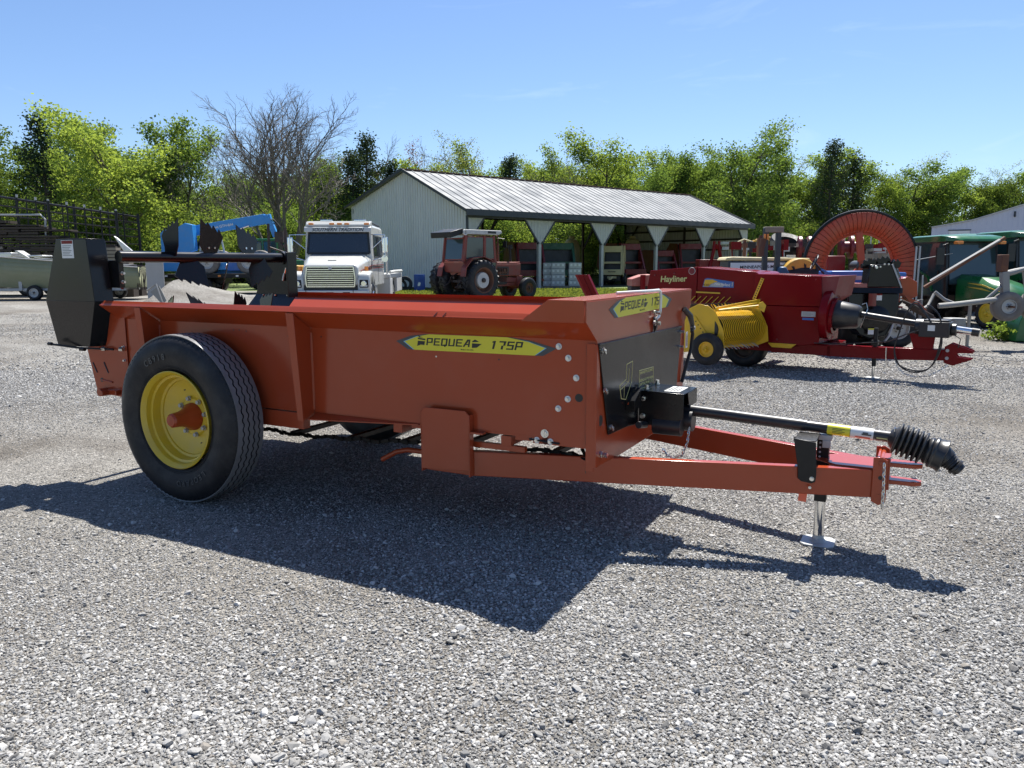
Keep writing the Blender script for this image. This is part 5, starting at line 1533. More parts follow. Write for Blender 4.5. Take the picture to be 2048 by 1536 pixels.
# ================================================================== blue telehandler on its trailer
def telehandler():
    d = 41.0
    T = thing('telehandler', 'blue telescopic handler with its boom raised to the right, parked on a low trailer', 'telehandler', (at(352, d), d, 1.0), 0)
    s = d / 1550
    X = lambda px: (px - 352) * s
    Z = lambda py: (527 - py) * s + .5
    # body
    g = G().poly([(X(352), -1.1, Z(540)), (X(352), -1.1, Z(468)), (X(359), -1.1, Z(462)), (X(382), -1.1, Z(460)), (X(384), -1.1, Z(468)), (X(362), -1.1, Z(474)), (X(361), -1.1, Z(496)), (X(380), -1.1, Z(498)), (X(384), -1.1, Z(458)), (X(400), -1.1, Z(449)), (X(414), -1.1, Z(452)), (X(415), -1.1, Z(500)), (X(398), -1.1, Z(505)), (X(398), -1.1, Z(540))], (0, .5, 0))
    g.ob('rear_body', 'blue', T, .02)
    G().box(X(356), X(400), .4, .9, Z(540), Z(506)).ob('rear_body', 'blue', T, .02)
    g = G().box(X(380), X(540), -.5, .5, Z(545), Z(530)).box(X(400), X(505), -.9, .9, Z(538), Z(524)); g.ob('chassis', 'blue', T, .03, join=True)
    G().box(X(474), X(500), -.95, -.6, Z(540), Z(520)).ob('fuel_tank', 'fblue', T, .04)
    # boom
    a, b = (X(402), -.25, Z(463)), (X(545), -.25, Z(440))
    bm = G().beam(a, b, .36, .50).ob('boom', 'blue', T, .02)
    G().beam((X(500), -.25, Z(450)), (X(556), -.25, Z(437)), .28, .36).ob('inner_boom', 'blue', T, .02)
    g = G().beam((X(546), -.25, Z(436)), (X(556), -.25, Z(452)), .34, .34).beam((X(554), -.25, Z(446)), (X(564), -.25, Z(474)), .30, .26); g.ob('boom_head', 'blue', T, .02, join=True)
    lettering('Genie GTH-844', .185, 'white', bm, (X(461), -.438, Z(454)), (1, 0, .16), (0, 0, 1), bold=.012, ext=.002)
    g = G().tube([(X(490), -.46, Z(461)), (X(515), -.46, Z(453))], .05, 8); g.ob('boom_cylinder', 'chrome', T)
    g = G().tube([(X(405), -.2, Z(500)), (X(425), -.25, Z(465))], .09, 10); g.ob('lift_cylinder', 'satin', T)
    g = G().box(X(566), X(582), -.7, .2, Z(485), Z(465)).tube([(X(566), -.6, Z(470)), (X(585), -.6, Z(498)), (X(600), -.6, Z(500))], .05, 6); g.ob('fork_carriage', 'grease', T, join=True)
    g = G()
    for k in range(4): g.tube([(X(556) + k * .06, -.45, Z(440)), (X(570) + k * .05, -.5, Z(455)), (X(568), -.5, Z(480))], .018, 5)
    g.ob('hose', 'ink', T, join=True)
    # cab frame
    g = G().tube([(X(424), -1.0, Z(515)), (X(428), -1.0, Z(476)), (X(440), -1.0, Z(473)), (X(456), -1.0, Z(477)), (X(462), -1.0, Z(515))], .05, 8).tube([(X(424), -.2, Z(515)), (X(428), -.2, Z(476)), (X(456), -.2, Z(477)), (X(462), -.2, Z(515))], .05, 8).box(X(428), X(456), -1.0, -.2, Z(477), Z(474))
    g.ob('cab_frame', 'offw', T, join=True)
    G().box(X(430), X(447), -1.02, -.98, Z(505), Z(492)).ob('seat_back', 'offw', T, .03)
    for px in (438, 518):
        for y, ss in ((-1.15, -1), (1.15, 1)): mwheel(T, (X(px), y, .62), (0, ss, 0), .62, .4, .34, 'offw', 'tyreg', n=28, dish=.08)
telehandler()
def lowboy():
    d = 41.0
    T = thing('flatbed_trailer', 'dark flatbed trailer with white-rimmed wheels carrying the blue telehandler', 'trailer', (at(352, d), d, 0), 0)
    L = 7.3
    G().box(-.6, L, -1.3, 1.3, .86, 1.0).ob('deck', 'dwood', T, .01)
    G().box(-.6, L, -1.36, -1.30, .82, 1.02).ob('side_rail', 'satin', T, .01)
    for k in range(8): G().box(.2 + k * .9, .34 + k * .9, -1.37, -1.36, .88, .96).ob('reflector', 'amber' if k % 2 else 'white', T)
    for x in (1.15, 2.05):
        for y, s in ((-1.22, -1), (1.22, 1)): mwheel(T, (x, y, .46), (0, s, 0), .46, .5, .24, 'white', n=28, dish=.1)
    G().box(.4, 2.9, -.6, .6, .55, .86).ob('axle_frame', 'satin', T)
    G().poly([(-.6, -1.3, .82), (-1.6, -1.3, .2), (-1.6, -1.3, .12), (-.6, -1.3, .6)], (0, 2.6, 0)).ob('ramp', 'satin', T)
lowboy()

def small_cab_tractor():
    d = 47
    x0 = at(510, d)
    T = thing('green_cab_tractor', 'green cab tractor mostly hidden behind the blue boom and the white truck', 'tractor', (x0, d, 0), 0)
    w = at(562, d) - x0
    G().box(0, w, 0, 1.6, 2.86, 3.02).ob('cab_roof', 'green', T, .05)
    for x in (0, .42 * w, w * .96):
        G().box(x, x + .09, 0, .1, 1.5, 2.88).ob('cab_pillar', 'green', T)
        G().box(x, x + .09, 1.5, 1.6, 1.5, 2.88).ob('cab_pillar', 'green', T)
    window(T, [(.1, 0, 2.0), (.4 * w, 0, 2.0), (.4 * w, 0, 2.84), (.1, 0, 2.84)], (0, -1, 0), .03, 'glassg')
    window(T, [(.5 * w, 0, 1.9), (.95 * w, 0, 1.9), (.95 * w, 0, 2.84), (.5 * w, 0, 2.84)], (0, -1, 0), .03, 'glassg')
    G().box(-.1, w + .2, -.05, 1.7, 1.1, 1.9).ob('cab_body', 'green', T, .05)
    G().box(w, w + 1.6, .3, 1.2, 1.1, 1.75).ob('hood', 'green', T, .08)
    for x, r in ((.4, .85), (w + 1.2, .6)): mwheel(T, (x, -.2, r), (0, -1, 0), r, .4, r * .55, 'yrim', lugs=18, n=28)
small_cab_tractor()
def yellow_loader():
    d = 27.5
    T = thing('yellow_loader', 'yellow machine peeping out between the black beater housing and the white truck', 'loader', (at(572, d), d, 0), 0)
    G().box(-1.1, .0 + .55, 0, 1.2, 1.0, 1.46).ob('body', 'yellow2', T, .05)
    G().box(-.9, .5, 0, 1.0, .45, 1.0).ob('engine_block', 'grease', T, .03)
    G().tube([(-.5, .1, 1.46), (-.48, .1, 2.9)], .05, 8).tube([(.1, .1, 1.46), (.1, .1, 2.75)], .06, 8).tube([(-.5, .1, 2.1), (.5, .1, 1.75)], .03, 8).ob('mast', 'grease', T, join=True)
    G().tube([(-.15, 0, 1.3), (.1, -.1, 1.42), (.4, -.1, 1.46)], .045, 8).ob('lever', 'yellow2', T)
    for x in (-.6, .35): mwheel(T, (x, -.05, .40), (0, -1, 0), .40, .25, .2, 'yellow2', n=24)
yellow_loader()

# ================================================================== boat and its trailer
def boat():
    d = 34.0; s = d / 1550
    x0 = at(-150, d)
    B = thing('jon_boat', 'olive green flat-bottomed metal boat lying on its trailer at the left edge', 'boat', (x0, d, .0), R(3))
    X = lambda px: (px + 150) * s
    Z = lambda py: (527 - py) * s + 1.5
    n = 14; g = G(); vs = []
    for i in range(n + 1):
        u = i / n; x = X(-150) + (X(292) - X(-150)) * u
        bow = max(0, 1 - u / .55)
        w = .95 * (1 - bow ** 2.2 * .75); wb = .72 * (1 - bow ** 2 * .85)
        zt = Z(519) + .0 + bow ** 1.5 * .28 - .32 * max(0, u - .15) ; zb = .52 + bow ** 2.2 * .55
        zt = Z(497) + (Z(532) - Z(497)) * u + bow ** 2 * .1
        vs += [(x, -w, zt), (x, -w * .95, zb + (zt - zb) * .42), (x, -wb, zb), (x, wb, zb), (x, w * .95, zb + (zt - zb) * .42), (x, w, zt)]
    f = [(i * 6 + k, i * 6 + k + 1, (i + 1) * 6 + k + 1, (i + 1) * 6 + k) for i in range(n) for k in range(5)]
    f += [tuple(range(6)), tuple(n * 6 + k for k in range(6))[::-1]]
    g.add(vs, f); o = g.ob('hull', 'olive', B, fix=False, ang=30)
    m = o.modifiers.new('thickness', 'SOLIDIFY'); m.thickness = .02
    for y in (0, 5):
        G().tube([vs[i * 6 + y] for i in range(n + 1)], .028, 6).ob('gunwale', 'alu', B)
    for k in range(3):
        pts = []
        for i in range(3, n + 1):
            a = Vector(vs[i * 6]); b = Vector(vs[i * 6 + 1]); u = (k + 1) / 4
            pts.append(a.lerp(b, u) + Vector((0, -.008, 0)))
        G().tube(pts, .008, 4).ob('hull_rib', 'olive', B)
    lettering('8557 BE', .20, 'white', B, (X(14), -.985, Z(529)), (1, 0, -.06), (0, 0, 1), bold=.01, ext=.002, align='CENTER')
    for px in (60, 120, 190): G().box(X(px) - .15, X(px) + .15, -.85, .85, Z(527), Z(524)).ob('bench_seat', 'alu', B, .02)
    g = G().poly([(X(50), -.5, Z(500)), (X(56), -.5, Z(499)), (X(78), -.5, Z(514)), (X(72), -.5, Z(516))], (0, .5, 0)); g.ob('folded_seat', 'offw', B, .03)
    for px, zt in ((28, 500), (88, 505)): G().box(X(px) - .5, X(px) + .3, -.4, .4, Z(512), Z(zt + 3)).ob('gear_box', 'alu', B, .03)
    g = G().poly([(X(228), .2, Z(470)), (X(234), .2, Z(474)), (X(262), .2, Z(500)), (X(245), .2, Z(500))], (0, .15, 0)); g.ob('motor_tilt_bar', 'alu', B, .02)
    # transom with draped cables
    g = G()
    r2 = random.Random(4)
    for k in range(9):
        a = X(284) + k * .05; z = Z(535)
        g.tube([(a - .5 + r2.uniform(-.2, .2), -.6, z + .15), (a, -.75, z + .12), (a + .15, -.8, z - .2), (a + .1 + r2.uniform(-.1, .2), -.8, z - .9)], .018, 5)
    g.ob('hanging_line', 'grease', B, join=True)
    G().box(X(254), X(258), -.99, -.97, Z(541), Z(538)).ob('decal', 'white', B)
    T = thing('boat_trailer', 'low galvanised boat trailer with small wheels under the olive boat', 'trailer', (x0, d, 0), R(3))
    for y in (-.7, .7): G().box(X(-140), X(262), y - .04, y + .04, .40, .50).ob('frame_rail', 'galv', T)
    for px in (0, 64, 150, 240): G().box(X(px) - .04, X(px) + .04, -.75, .75, .42, .60).ob('bunk', 'galv', T)
    for px in (92, 218):
        for y, ss in ((-1.0, -1), (1.0, 1)):
            mwheel(T, (X(px), y, .32), (0, ss, 0), .32, .2, .19, 'offw', n=26, dish=.05)
    G().box(X(60), X(66), -.8, -.72, .42, .8).ob('guide_post', 'galv', T)
    G().box(X(255), X(260), -.85, -.8, .45, .56).ob('tail_light', 'brightred', T, .01)
    G().box(X(0), X(8), -.78, -.74, .52, .66).ob('side_light', 'brightred', T, .01)
boat()
def cage():
    d = 38.0; s = d / 1550
    x0 = at(-60, d)
    T = thing('livestock_rack', 'tall black pipe rack of gates holding stacked dark timber, behind the olive boat', 'rack', (x0, d, 0), R(0))
    X = lambda px: (px + 60) * s
    Z = lambda py: (527 - py) * s + 1.5
    top = lambda px: Z(392 + 38 * (px / 252.))
    for y in (0, 2.2):
        G().tube([(X(-60), y, top(-60)), (X(252), y, top(252))], .045, 8).ob('top_rail', 'satin', T)
        for k, fr in enumerate((.13, .28, .44, .60)):
            z0, z1 = top(-60), top(252)
            G().tube([(X(-60), y, z0 - (z0 - 1.6) * fr), (X(252), y, z1 - (z1 - 1.6) * fr)], .028, 6).ob('rail', 'satin', T)
        for px in (-40, 0, 22, 59, 95, 119, 155, 189, 220, 250):
            G().tube([(X(px), y, .9), (X(px), y, top(px) + .16)], .035 if px not in (119, 250) else .07, 6).ob('post', 'satin', T)
            if y == 0: G().cyl((X(px), y, top(px) + .10), (0, 0, 1), .05, .14, 8).ob('post_cap', 'offw', T)
    g = G().tube([(X(-30), -.1, top(0) - .95), (X(105), -.1, top(105) - .55), (X(113), -.1, top(113) - .75), (X(108), -.1, 1.7)], .045, 8); g.ob('gate_frame', 'galv', T)
    G().box(X(-60), X(252), -.1, 2.3, .8, .92).ob('deck', 'satin', T)
    for px in (60, 110, 200):
        mwheel(T, (X(px), -.05, .42), (0, -1, 0), .42, .3, .22, 'offw', n=24)
    # stacked timber inside: each piece is its own
    r2 = random.Random(8)
    zt = lambda px: Z(432 + (px / 250) * 55) if px > 0 else Z(436)
    row = 0; z = .95
    while z < Z(440):
        x = X(-60) + r2.uniform(0, .3)
        while x < X(246):
            L = r2.uniform(1.0, 3.0); px = (x + L / 2) / s - 60
            if z < zt(px): G().beam((x, -.0 + r2.uniform(-.06, .12), z + r2.uniform(-.02, .02)), (min(x + L, X(250)), r2.uniform(-.06, .12) + .05, z + r2.uniform(-.03, .03)), .9, r2.uniform(.06, .13)).ob('timber', 'dwood' if r2.random() > .12 else 'wood', T)
            x += L + r2.uniform(.02, .2)
        z += .135
cage()

def odds():
    # blue barrel and tyres against the barn gable
    d = 43.0
    b = G().lathe([(0, 0), (.30, 0), (.31, .03), (.30, .3), (.315, .32), (.30, .34), (.30, .62), (.315, .64), (.30, .66), (.305, .90), (.29, .93), (.0, .93)], (0, 0, 0), (0, 0, 1), 28)
    o = b.ob('barrel', 'barrel'); o.location = (at(842, d), d - .2, 0)
    tag(o, 'blue plastic drum standing against the pale barn gable', 'drum')
    q = G().poly([(0, 0, 0), (.12, 0, .02), (.16, 0, .18), (.06, 0, .22), (.0, 0, .12)], (0, -.006, 0)).ob('label', 'white', o); q.location = (-.06, -.31, .3)
    for i, (px, r) in enumerate(((812, .42), (803, .34))):
        w = thing('spare_tyre', ('worn tyre leaning on the barn gable just left of the blue drum', 'smaller worn tyre half hidden behind the first one by the barn gable')[i], 'tyre', (at(px, d), d + .15 * i, 0), 0)
        G().lathe([(r * .55, 0), (r * .62, .06), (r * .95, .05), (r, 0), (r, -.14), (r * .95, -.2), (r * .6, -.2), (r * .55, -.14)], (0, 0, r), (.1, -1, .15), 26, closed=True).ob('rubber_ring', 'rubber', w)
    # gravel heap with boards beside the boat
    rs = np.random.RandomState(2)
    g = G(); n = 26; m = 12
    x0, x1 = at(290, 30), at(575, 30)
    for j in range(m + 1):
        for i in range(n + 1):
            u = i / n; v = j / m
            h = .95 * max(0, 1 - abs(u - .15) / (.15 if u < .15 else .85)) ** 1.7 * math.sin(math.pi * min(1, v * 1.0)) + rs.normal() * .02
            g.v.append((x0 + (x1 - x0) * u, 28.2 + v * 6.5, max(-.05, h - .03)))
    for j in range(m):
        for i in range(n):
            a = j * (n + 1) + i; g.f.append((a, a + 1, a + n + 2, a + n + 1)); g.m.append(0)
    o = g.ob('gravel_heap', 'gravel', fix=False, ang=180); tag(o, 'low heap of pale gravel sloping down beside the flatbed trailer', 'gravel heap')
    # leaning white board and scrap frame
    o = thing('leaning_board', 'pale rectangular board standing at the left end of the gravel heap', 'board', (at(300, 31), 31, 0), R(-4))
    G().box(0, .72, 0, .04, .02, 1.85).ob('board', 'conc', o, .01); G().box(0, .72, -.03, -.002, 1.80, 1.87).ob('board_rim', 'wood', o)
    o = thing('bent_scrap', 'bent grey metal scrap frame lying before the gravel heap', 'scrap', (at(300, 26), 26, 0), 0)
    G().tube([(0, 0, .65), (.35, -.1, .85), (.55, -.2, .3), (.72, -.2, .02)], .03, 6).poly([(.1, 0, .6), (.4, 0, .8), (.62, 0, .3), (.45, 0, .2)], (0, .03, 0)).ob('frame', 'greyimp', o, join=True)
    for k in range(3):
        o = thing('timber_stack', ('short stack of pale sawn timber ends right of the black rack', 'middle stack of timber ends beside the black rack', 'rearmost stack of timber ends beside the black rack')[k], 'timber stack', (at(226 + 9 * k, 36.5), 36.5 + .6 * k, 1.55), 0)
        if k == 0:
            o.location.z = 0
            G().box(-.3, 1.1, 0, .5, 0, 1.5).ob('stand', 'dwood', o)
            for r in range(5): G().box(-.25, .45, -.05, .4, 1.52 + r * .16, 1.64 + r * .16).ob('timber', 'wood', o)
        else:
            o.location.z = 0
            G().box(-.3, .5, 0, .5, 0, 1.3).ob('stand', 'dwood', o)
            for r in range(3 - k): G().box(-.2, .5, -.05, .4, 1.32 + r * .16, 1.44 + r * .16).ob('timber', 'wood', o)
odds()
# ================================================================== machines parked inside the barn
def round_baler(px, d, body, front, label, w=2.0, h=2.3, rz=0, sticker=None):
    T = thing('round_baler', label, 'round baler', (at(px, d), d, 0), rz, 'round balers parked in the barn')
    sd = [(1.0, .55), (2.6, .7), (3.1, 1.3), (2.9, h * .8), (2.2, h), (1.0, h * .98), (.55, h * .6), (.55, .7)]
    for y in (-w / 2, w / 2 - .06):
        G().poly([(y, a, z) for a, z in sd], (.06, 0, 0)).ob('side_panel', body, T, .02)
    G().poly([(-w / 2 + .07, a, z) for a, z in [(.9, .7), (2.5, .8), (2.9, 1.4), (2.7, 2.0), (2.1, h - .12), (1.0, h - .12)]], (w - .14, 0, 0)).ob('bale_chamber', 'ink', T)
    # slanted open front frame
    fw = w * .30
    f0 = (-w / 2 + .1, w / 2 - .1)
    g = G()
    for x in f0: g.beam((x, .15, .75), (x * .92, .85, h - .05), .14, .10, up=(0, -1, .3))
    g.beam((f0[0], .12, .9), (f0[1], .12, .9), .08, .38).beam((f0[0] * .95, .50, 1.55), (f0[1] * .95, .50, 1.55), .06, .14).beam((f0[0] * .93, .72, h - .28), (f0[1] * .93, .72, h - .28), .06, .42)
    g.ob('front_frame', front, T, .01, join=True)
    G().beam((0, -.05, .55), (0, -1.5, .5), .14, .16).beam((0, .4, .55), (0, -.05, .55), .6, .14).ob('drawbar', front, T, join=True)
    G().box(-w / 2 + .2, w / 2 - .2, .3, .9, .3, .62).ob('pickup', 'ink', T)
    g = G()
    for k in range(14): x = -w / 2 + .25 + k * (w - .5) / 13; g.tube([(x, .35, .5), (x, .15, .35), (x, .25, .15)], .012, 4)
    g.ob('pickup_tine', 'satin', T, join=False, stuff=True)
    for x, s in ((-w / 2 - .1, -1), (w / 2 + .1, 1)): mwheel(T, (x, 1.6, .42), (s, 0, 0), .42, .3, .22, front if front != 'cream' else 'cream', n=22)
    if sticker: lettering(sticker, .15, 'ink' if front == 'cream' else 'white', T, (0, .02, .95), (1, 0, 0), (0, 0, 1), bold=.02, ext=.002)
    return T
round_baler(1068, 49.5, 'bred', 'bred', 'dark red baler in the shade at the left, just right of the old tractor', rz=R(20), h=2.9)
round_baler(1120, 51.2, 'dgreen', 'dgreen', 'dark green round baler behind the pale stacked crates', w=2.4, h=2.9, rz=R(12))
round_baler(1222, 53.5, 'cream', 'cream', 'cream yellow round baler with open front between two barn posts', w=1.5, h=2.75, rz=R(-12), sticker='Vermeer')
round_baler(1272, 55.5, 'bred', 'bred', 'red round baler with its rounded body turned towards the cream yellow one', w=2.2, h=2.95, rz=R(35))
round_baler(1338, 58, 'bred', 'bred', 'red round baler low in the shade between the two right-hand posts', w=1.9, h=2.5, rz=R(25))
round_baler(1386, 59.8, 'bred', 'bred', 'red round baler nearest the right end of the barn', w=2.1, h=3.05, rz=R(15))
def crates():
    d = 48.8
    names = ['bottom', 'second from the bottom', 'third from the bottom', 'top']
    for k, (px, w, where) in enumerate(((1086, .62, 'left shaded'), (1102, .86, 'middle sunlit'), (1137, .78, 'right sunlit'))):
        for r in range(4):
            c = thing('pale_crate', 'pale moulded crate, %s of the %s crate stack in the barn' % (names[r], where), 'crate', (at(px, d) + .02 * (r % 2), d + .15 * (k == 0), .12 + r * .36), 0, 'pale crates stacked in the barn mouth')
            G().box(0, w, 0, .8, .0, .345).ob('shell', 'offw', c, .015)
            n = 3 if w > .7 else 2
            for q in range(n):
                x = w * (q + .5) / n
                G().box(x - .07, x + .07, -.012, -.001, .13, .27).ob('slot', 'white', c)
            G().box(.0, w, -.008, -.001, .0, .03).ob('base_rim', 'galv', c)
    p = G().box(-.2, 2.6, -.1, .95, 0, .11).ob('pallet', 'wood'); p.location = (at(1086, d), d, 0)
    tag(p, 'low wooden pallet under the pale crate stacks', 'pallet')
crates()
def red_hitch():
    d = 50
    T = thing('red_a_frame', 'bright red upright A-shaped implement frame at the right mouth of the barn', 'implement', (at(1420, d), d, 0), 0)
    s = d / 1550; X = lambda px: (px - 1420) * s; Z = lambda py: (527 - py) * s + 1.5
    G().tube([(X(1416), 0, Z(535)), (X(1425), 0, Z(490))], .11, 8).tube([(X(1440), 0, Z(535)), (X(1431), 0, Z(490))], .11, 8).box(X(1420), X(1436), -.08, .08, Z(500), Z(492)).cyl((X(1423), 0, Z(492)), (0, 0, 1), .09, .25).cyl((X(1433), 0, Z(492)), (0, 0, 1), .09, .25).ob('a_frame', 'brightred', T, join=True)
    G().box(X(1396), X(1440), .1, 1.2, Z(555), Z(520)).ob('housing', 'bred', T, .03)
    G().box(X(1385), X(1430), -.2, .3, .3, .6).ob('base_beam', 'brightred', T, .02)
    for x, sgn in ((X(1390), -1), (X(1444), 1)): mwheel(T, (x, .6, .4), (sgn, 0, 0), .4, .25, .2, 'brightred', n=22)
red_hitch()
def salmon_hood():
    d = 24
    T = thing('parked_red_implement', 'salmon red implement with a flat hood peeping out left of the long red baler', 'implement', (at(1262, d), d, 0), 0)
    s = d / 1550; X = lambda px: (px - 1262) * s; Z = lambda py: (527 - py) * s + 1.5
    G().poly([(X(1262), 0, Z(572)), (X(1262), 0, Z(558)), (X(1285), 0, Z(550)), (X(1304), 0, Z(549)), (X(1304), 0, Z(572))], (0, 1, 0)).ob('hood', 'trd2', T, .02)
    G().cyl((X(1283), -.1, .2), (0, 0, 1), .08, .95, 12).ob('jack_post', 'brightred', T)
    G().box(X(1262), X(1304), .1, .9, .3, .8).ob('frame', 'grease', T, .02)
    for px in (1268, 1310): mwheel(T, (X(px), -.05, .35), (0, -1, 0), .35, .22, .18, 'galv', n=22)
    # folded red chute
    d = 15
    C_ = thing('red_chute', 'folded bright red sheet-metal chute standing up behind the spreader box', 'chute', (at(1175, d), d, 0), 0)
    s = d / 1550; X = lambda px: (px - 1175) * s; Z = lambda py: (527 - py) * s + 1.5
    pr = [(0, 0), (.05, -.06), (.16, -.06), (.17, -.04), (.28, -.04), (.33, .02)]
    g = G()
    for (a, b), (a2, b2) in zip(pr, pr[1:]):
        x0, x1 = X(1149) + a * .86, X(1149) + a2 * .86
        g.poly([(x0, b, Z(549)), (x1, b2, Z(549)), (x1 + .42, b2, .42), (x0 + .42, b, .42)], (0, .012, 0))
    g.ob('chute', 'brightred', C_, .003, join=True)
    G().box(X(1170), X(1215), 0, .3, 0, .5).ob('base', 'grease', C_, .02)
salmon_hood()
def far_tanks():
    for i, (px, d, r) in enumerate(((1142, 66, .75), (1262, 66, .75))):
        T = thing('cream_tank', ('cream domed tank seen through the barn, left of the two', 'cream domed tank seen through the barn, right of the two')[i], 'tank', (at(px, d), d, 0), 0, 'cream tanks behind the barn')
        G().lathe([(0, 0), (r, 0), (r, 2.4), (r * .9, 2.85), (r * .6, 3.25), (0, 3.4)], (0, 0, .2), (0, 0, 1), 28).ob('shell', 'cream', T)
        G().cyl((0, 0, 3.55), (0, 0, 1), .25, .2).ob('lid', 'cream', T)
far_tanks()
# ================================================================== red and yellow square baler
def hay_baler():
    T = thing('square_baler', 'dark red small square baler with raised yellow tine pickup, right of the spreader', 'baler', (4.71, 10.1, 0), R(-37))
    # chamber: long box, stepped top
    y0, y1 = -.10, .75
    G().poly([(-3.25, y0, .95), (-3.18, y0, 1.39), (-2.42, y0, 1.445), (-2.42, y0, .95)], (0, .95, 0)).ob('rear_cover', 'brightred', T, .006)
    G().poly([(-2.415, y0 + .01, .62), (-2.415, y0 + .01, 1.44), (-1.55, y0 + .01, 1.375), (-1.50, y0 + .01, 1.345), (-1.50, y0 + .01, .62)], (0, .9, 0)).ob('side_cover', 'brightred', T, .006)
    G().poly([(-1.55, y0 - .03, .95), (-1.55, y0 - .03, 1.35), (-.65, y0 - .03, 1.325), (-.62, y0 - .03, .92), (-1.5, y0 - .03, .92)], (0, .95, 0)).ob('top_shield', 'brightred', T, .006)
    G().poly([(-1.50, y0 - .02, .40), (-1.50, y0 - .02, .915), (-.62, y0 - .02, .915), (-.64, y0 - .02, .42), (-.9, y0 - .02, .38)], (0, .95, 0)).ob('flywheel_shield', 'brightred', T, .008)
    G().poly([(-.66, y0, 1.32), (-.44, y0 + .05, 1.33), (-.49, y0 + .05, 1.05), (-.64, y0, .95)], (0, .9, 0)).ob('front_cover', 'bred', T, .004)
    g = G().box(-3.3, -.7, .05, .6, .55, .95); g.ob('bale_chamber', 'bred', T, .005)
    G().box(-3.2, -1.7, -.05, .1, .95, 1.0).ob('chamber_rail', 'bred', T)
    G().tube([(-.57, -.02, 1.22), (-.57, -.035, 1.16)], .02, 8).ob('cover_latch', 'offw', T)
    # slots of the chamber beneath the cover
    for k in range(8): G().beam((-2.62 + k * .09, y0 - .012, .92), (-2.52 + k * .09, y0 - .012, 1.02), .008, .02, up=(0, 1, 0)).ob('slot_bar', 'by', T)
    G().beam((-2.42, y0 - .01, 1.08), (-2.05, y0 - .01, 1.07), .01, .02).ob('slot_bar', 'by', T)
    # cover lettering and stickers
    lettering('Hayliner', .125, 'gold', T, (-2.79, y0 - .012, 1.265), (1, 0, .03), (0, 0, 1), bold=.02, shear=.12, ext=.001)
    b = G().lathe([(0, .004), (.052, .004), (.054, 0)], (-2.50, y0, 1.385), (0, -1, 0), 20).ob('badge', 'offw', T)
    G().lathe([(0, .006), (.046, .006), (.048, 0)], (-2.50, y0, 1.385), (0, -1, 0), 20).ob('badge_face', 'bred', b)
    P = lambda x, z, k: (x, y0 + .009 - k * .0015, z)
    d1 = G().poly([P(-2.33, 1.16, 1), P(-2.30, 1.27, 1), P(-2.26, 1.285, 1), P(-1.86, 1.235, 1), P(-1.86, 1.15, 1), P(-2.33, 1.155, 1)], (0, -.0012, 0)).ob('maker_decal', 'fblue', T)
    G().poly([P(-2.32, 1.165, 2), P(-2.295, 1.26, 2), P(-2.18, 1.265, 2), P(-2.10, 1.235, 2), P(-2.2, 1.20, 2), P(-2.24, 1.162, 2)], (0, -.0012, 0)).ob('decal_swoosh', 'by', d1)
    G().poly([P(-2.23, 1.163, 2), P(-2.19, 1.20, 2), P(-2.09, 1.228, 2), P(-2.0, 1.20, 2), P(-2.02, 1.158, 2)], (0, -.001, 0)).ob('decal_fade', 'galv', d1)
    lettering('New Holland', .058, 'white', d1, P(-2.03, 1.195, 3.2), (1, 0, -.08), (0, 0, 1), bold=.015, sx=.75, ext=.0006)
    lettering('BC5070', .04, 'ink', d1, P(-2.27, 1.185, 3.2), (1, 0, -.02), (0, 0, 1), bold=.01, sx=.7, ext=.0006)
    G().poly([(-1.885, y0 + .004, 1.228), (-1.87, y0 + .004, 1.228), (-1.875, y0 + .004, 1.17), (-1.89, y0 + .004, 1.17)], (0, -.002, 0)).ob('decal_leaf', 'offw', d1)
    s1 = G().box(-.885, -.70, y0 - .0225, y0 - .020, .78, .85).ob('warning_label', 'offw', T)
    G().box(-.87, -.72, y0 - .0225, y0 - .020, .735, .765).ob('data_plate', 'fblue', T)
    for k in range(3): G().box(-.87, -.76 + .03 * (k % 2), y0 - .0232, y0 - .0226, .80 + k * .015, .803 + k * .015).ob('label_line', 'grey', s1)
    for x, z in ((-3.1, 1.32), (-2.78, 1.35), (-3.1, 1.05), (-2.6, 1.04), (-.72, 1.28), (-1.45, 1.0), (-1.2, .45)): G().bolt((x, y0 - .02 if x > -1.6 else y0, z), (0, -1, 0), .012, .01).ob('bolt', 'bred', T)
    # yellow height chain strip
    st = G().beam((-1.43, y0 - .045, 1.29), (-1.53, y0 - .07, 1.0), .045, .008, up=(0, 1, 0)).ob('lift_strap', 'by', T)
    for k in range(9): G().cyl((-1.435 - k * .011, y0 - .050 - k * .0025, 1.27 - k * .031), (0, -1, 0), .009, .004, 10).ob('strap_hole', 'ink', st)
    # frame, tongue
    G().box(-3.2, -.5, -.02, .14, .27, .41).ob('frame_rail', 'brightred', T, .006)
    G().box(-3.0, -.5, .6, .74, .27, .41).ob('frame_rail', 'brightred', T, .006)
    g = G().poly([(-.55, -.05, .255), (-.55, -.05, .41), (.35, -.05, .42), (.95, -.05, .435), (.95, -.05, .30), (.35, -.05, .27)], (0, .12, 0)).box(-1.3, -.5, -.05, .6, .26, .40)
    g.ob('tongue', 'brightred', T, .006, join=True)
    g = G()
    for y in (-.065, .065): g.poly([(.85, y, .27), (.85, y, .47), (.92, y, .52), (1.16, y, .435), (1.16, y, .405), (1.0, y, .40), (.98, y, .375), (1.0, y, .35), (1.15, y, .34), (1.15, y, .325), (.95, y, .24)], (0, .018, 0))
    g.box(.85, .9, -.06, .08, .3, .45)
    g.ob('hitch_jaw', 'brightred', T, .003, join=True)
    for z in (.425, .33): G().cyl((.885, -.066, z), (0, -1, 0), .02, .008, 16).ob('bolt', 'galv', T)
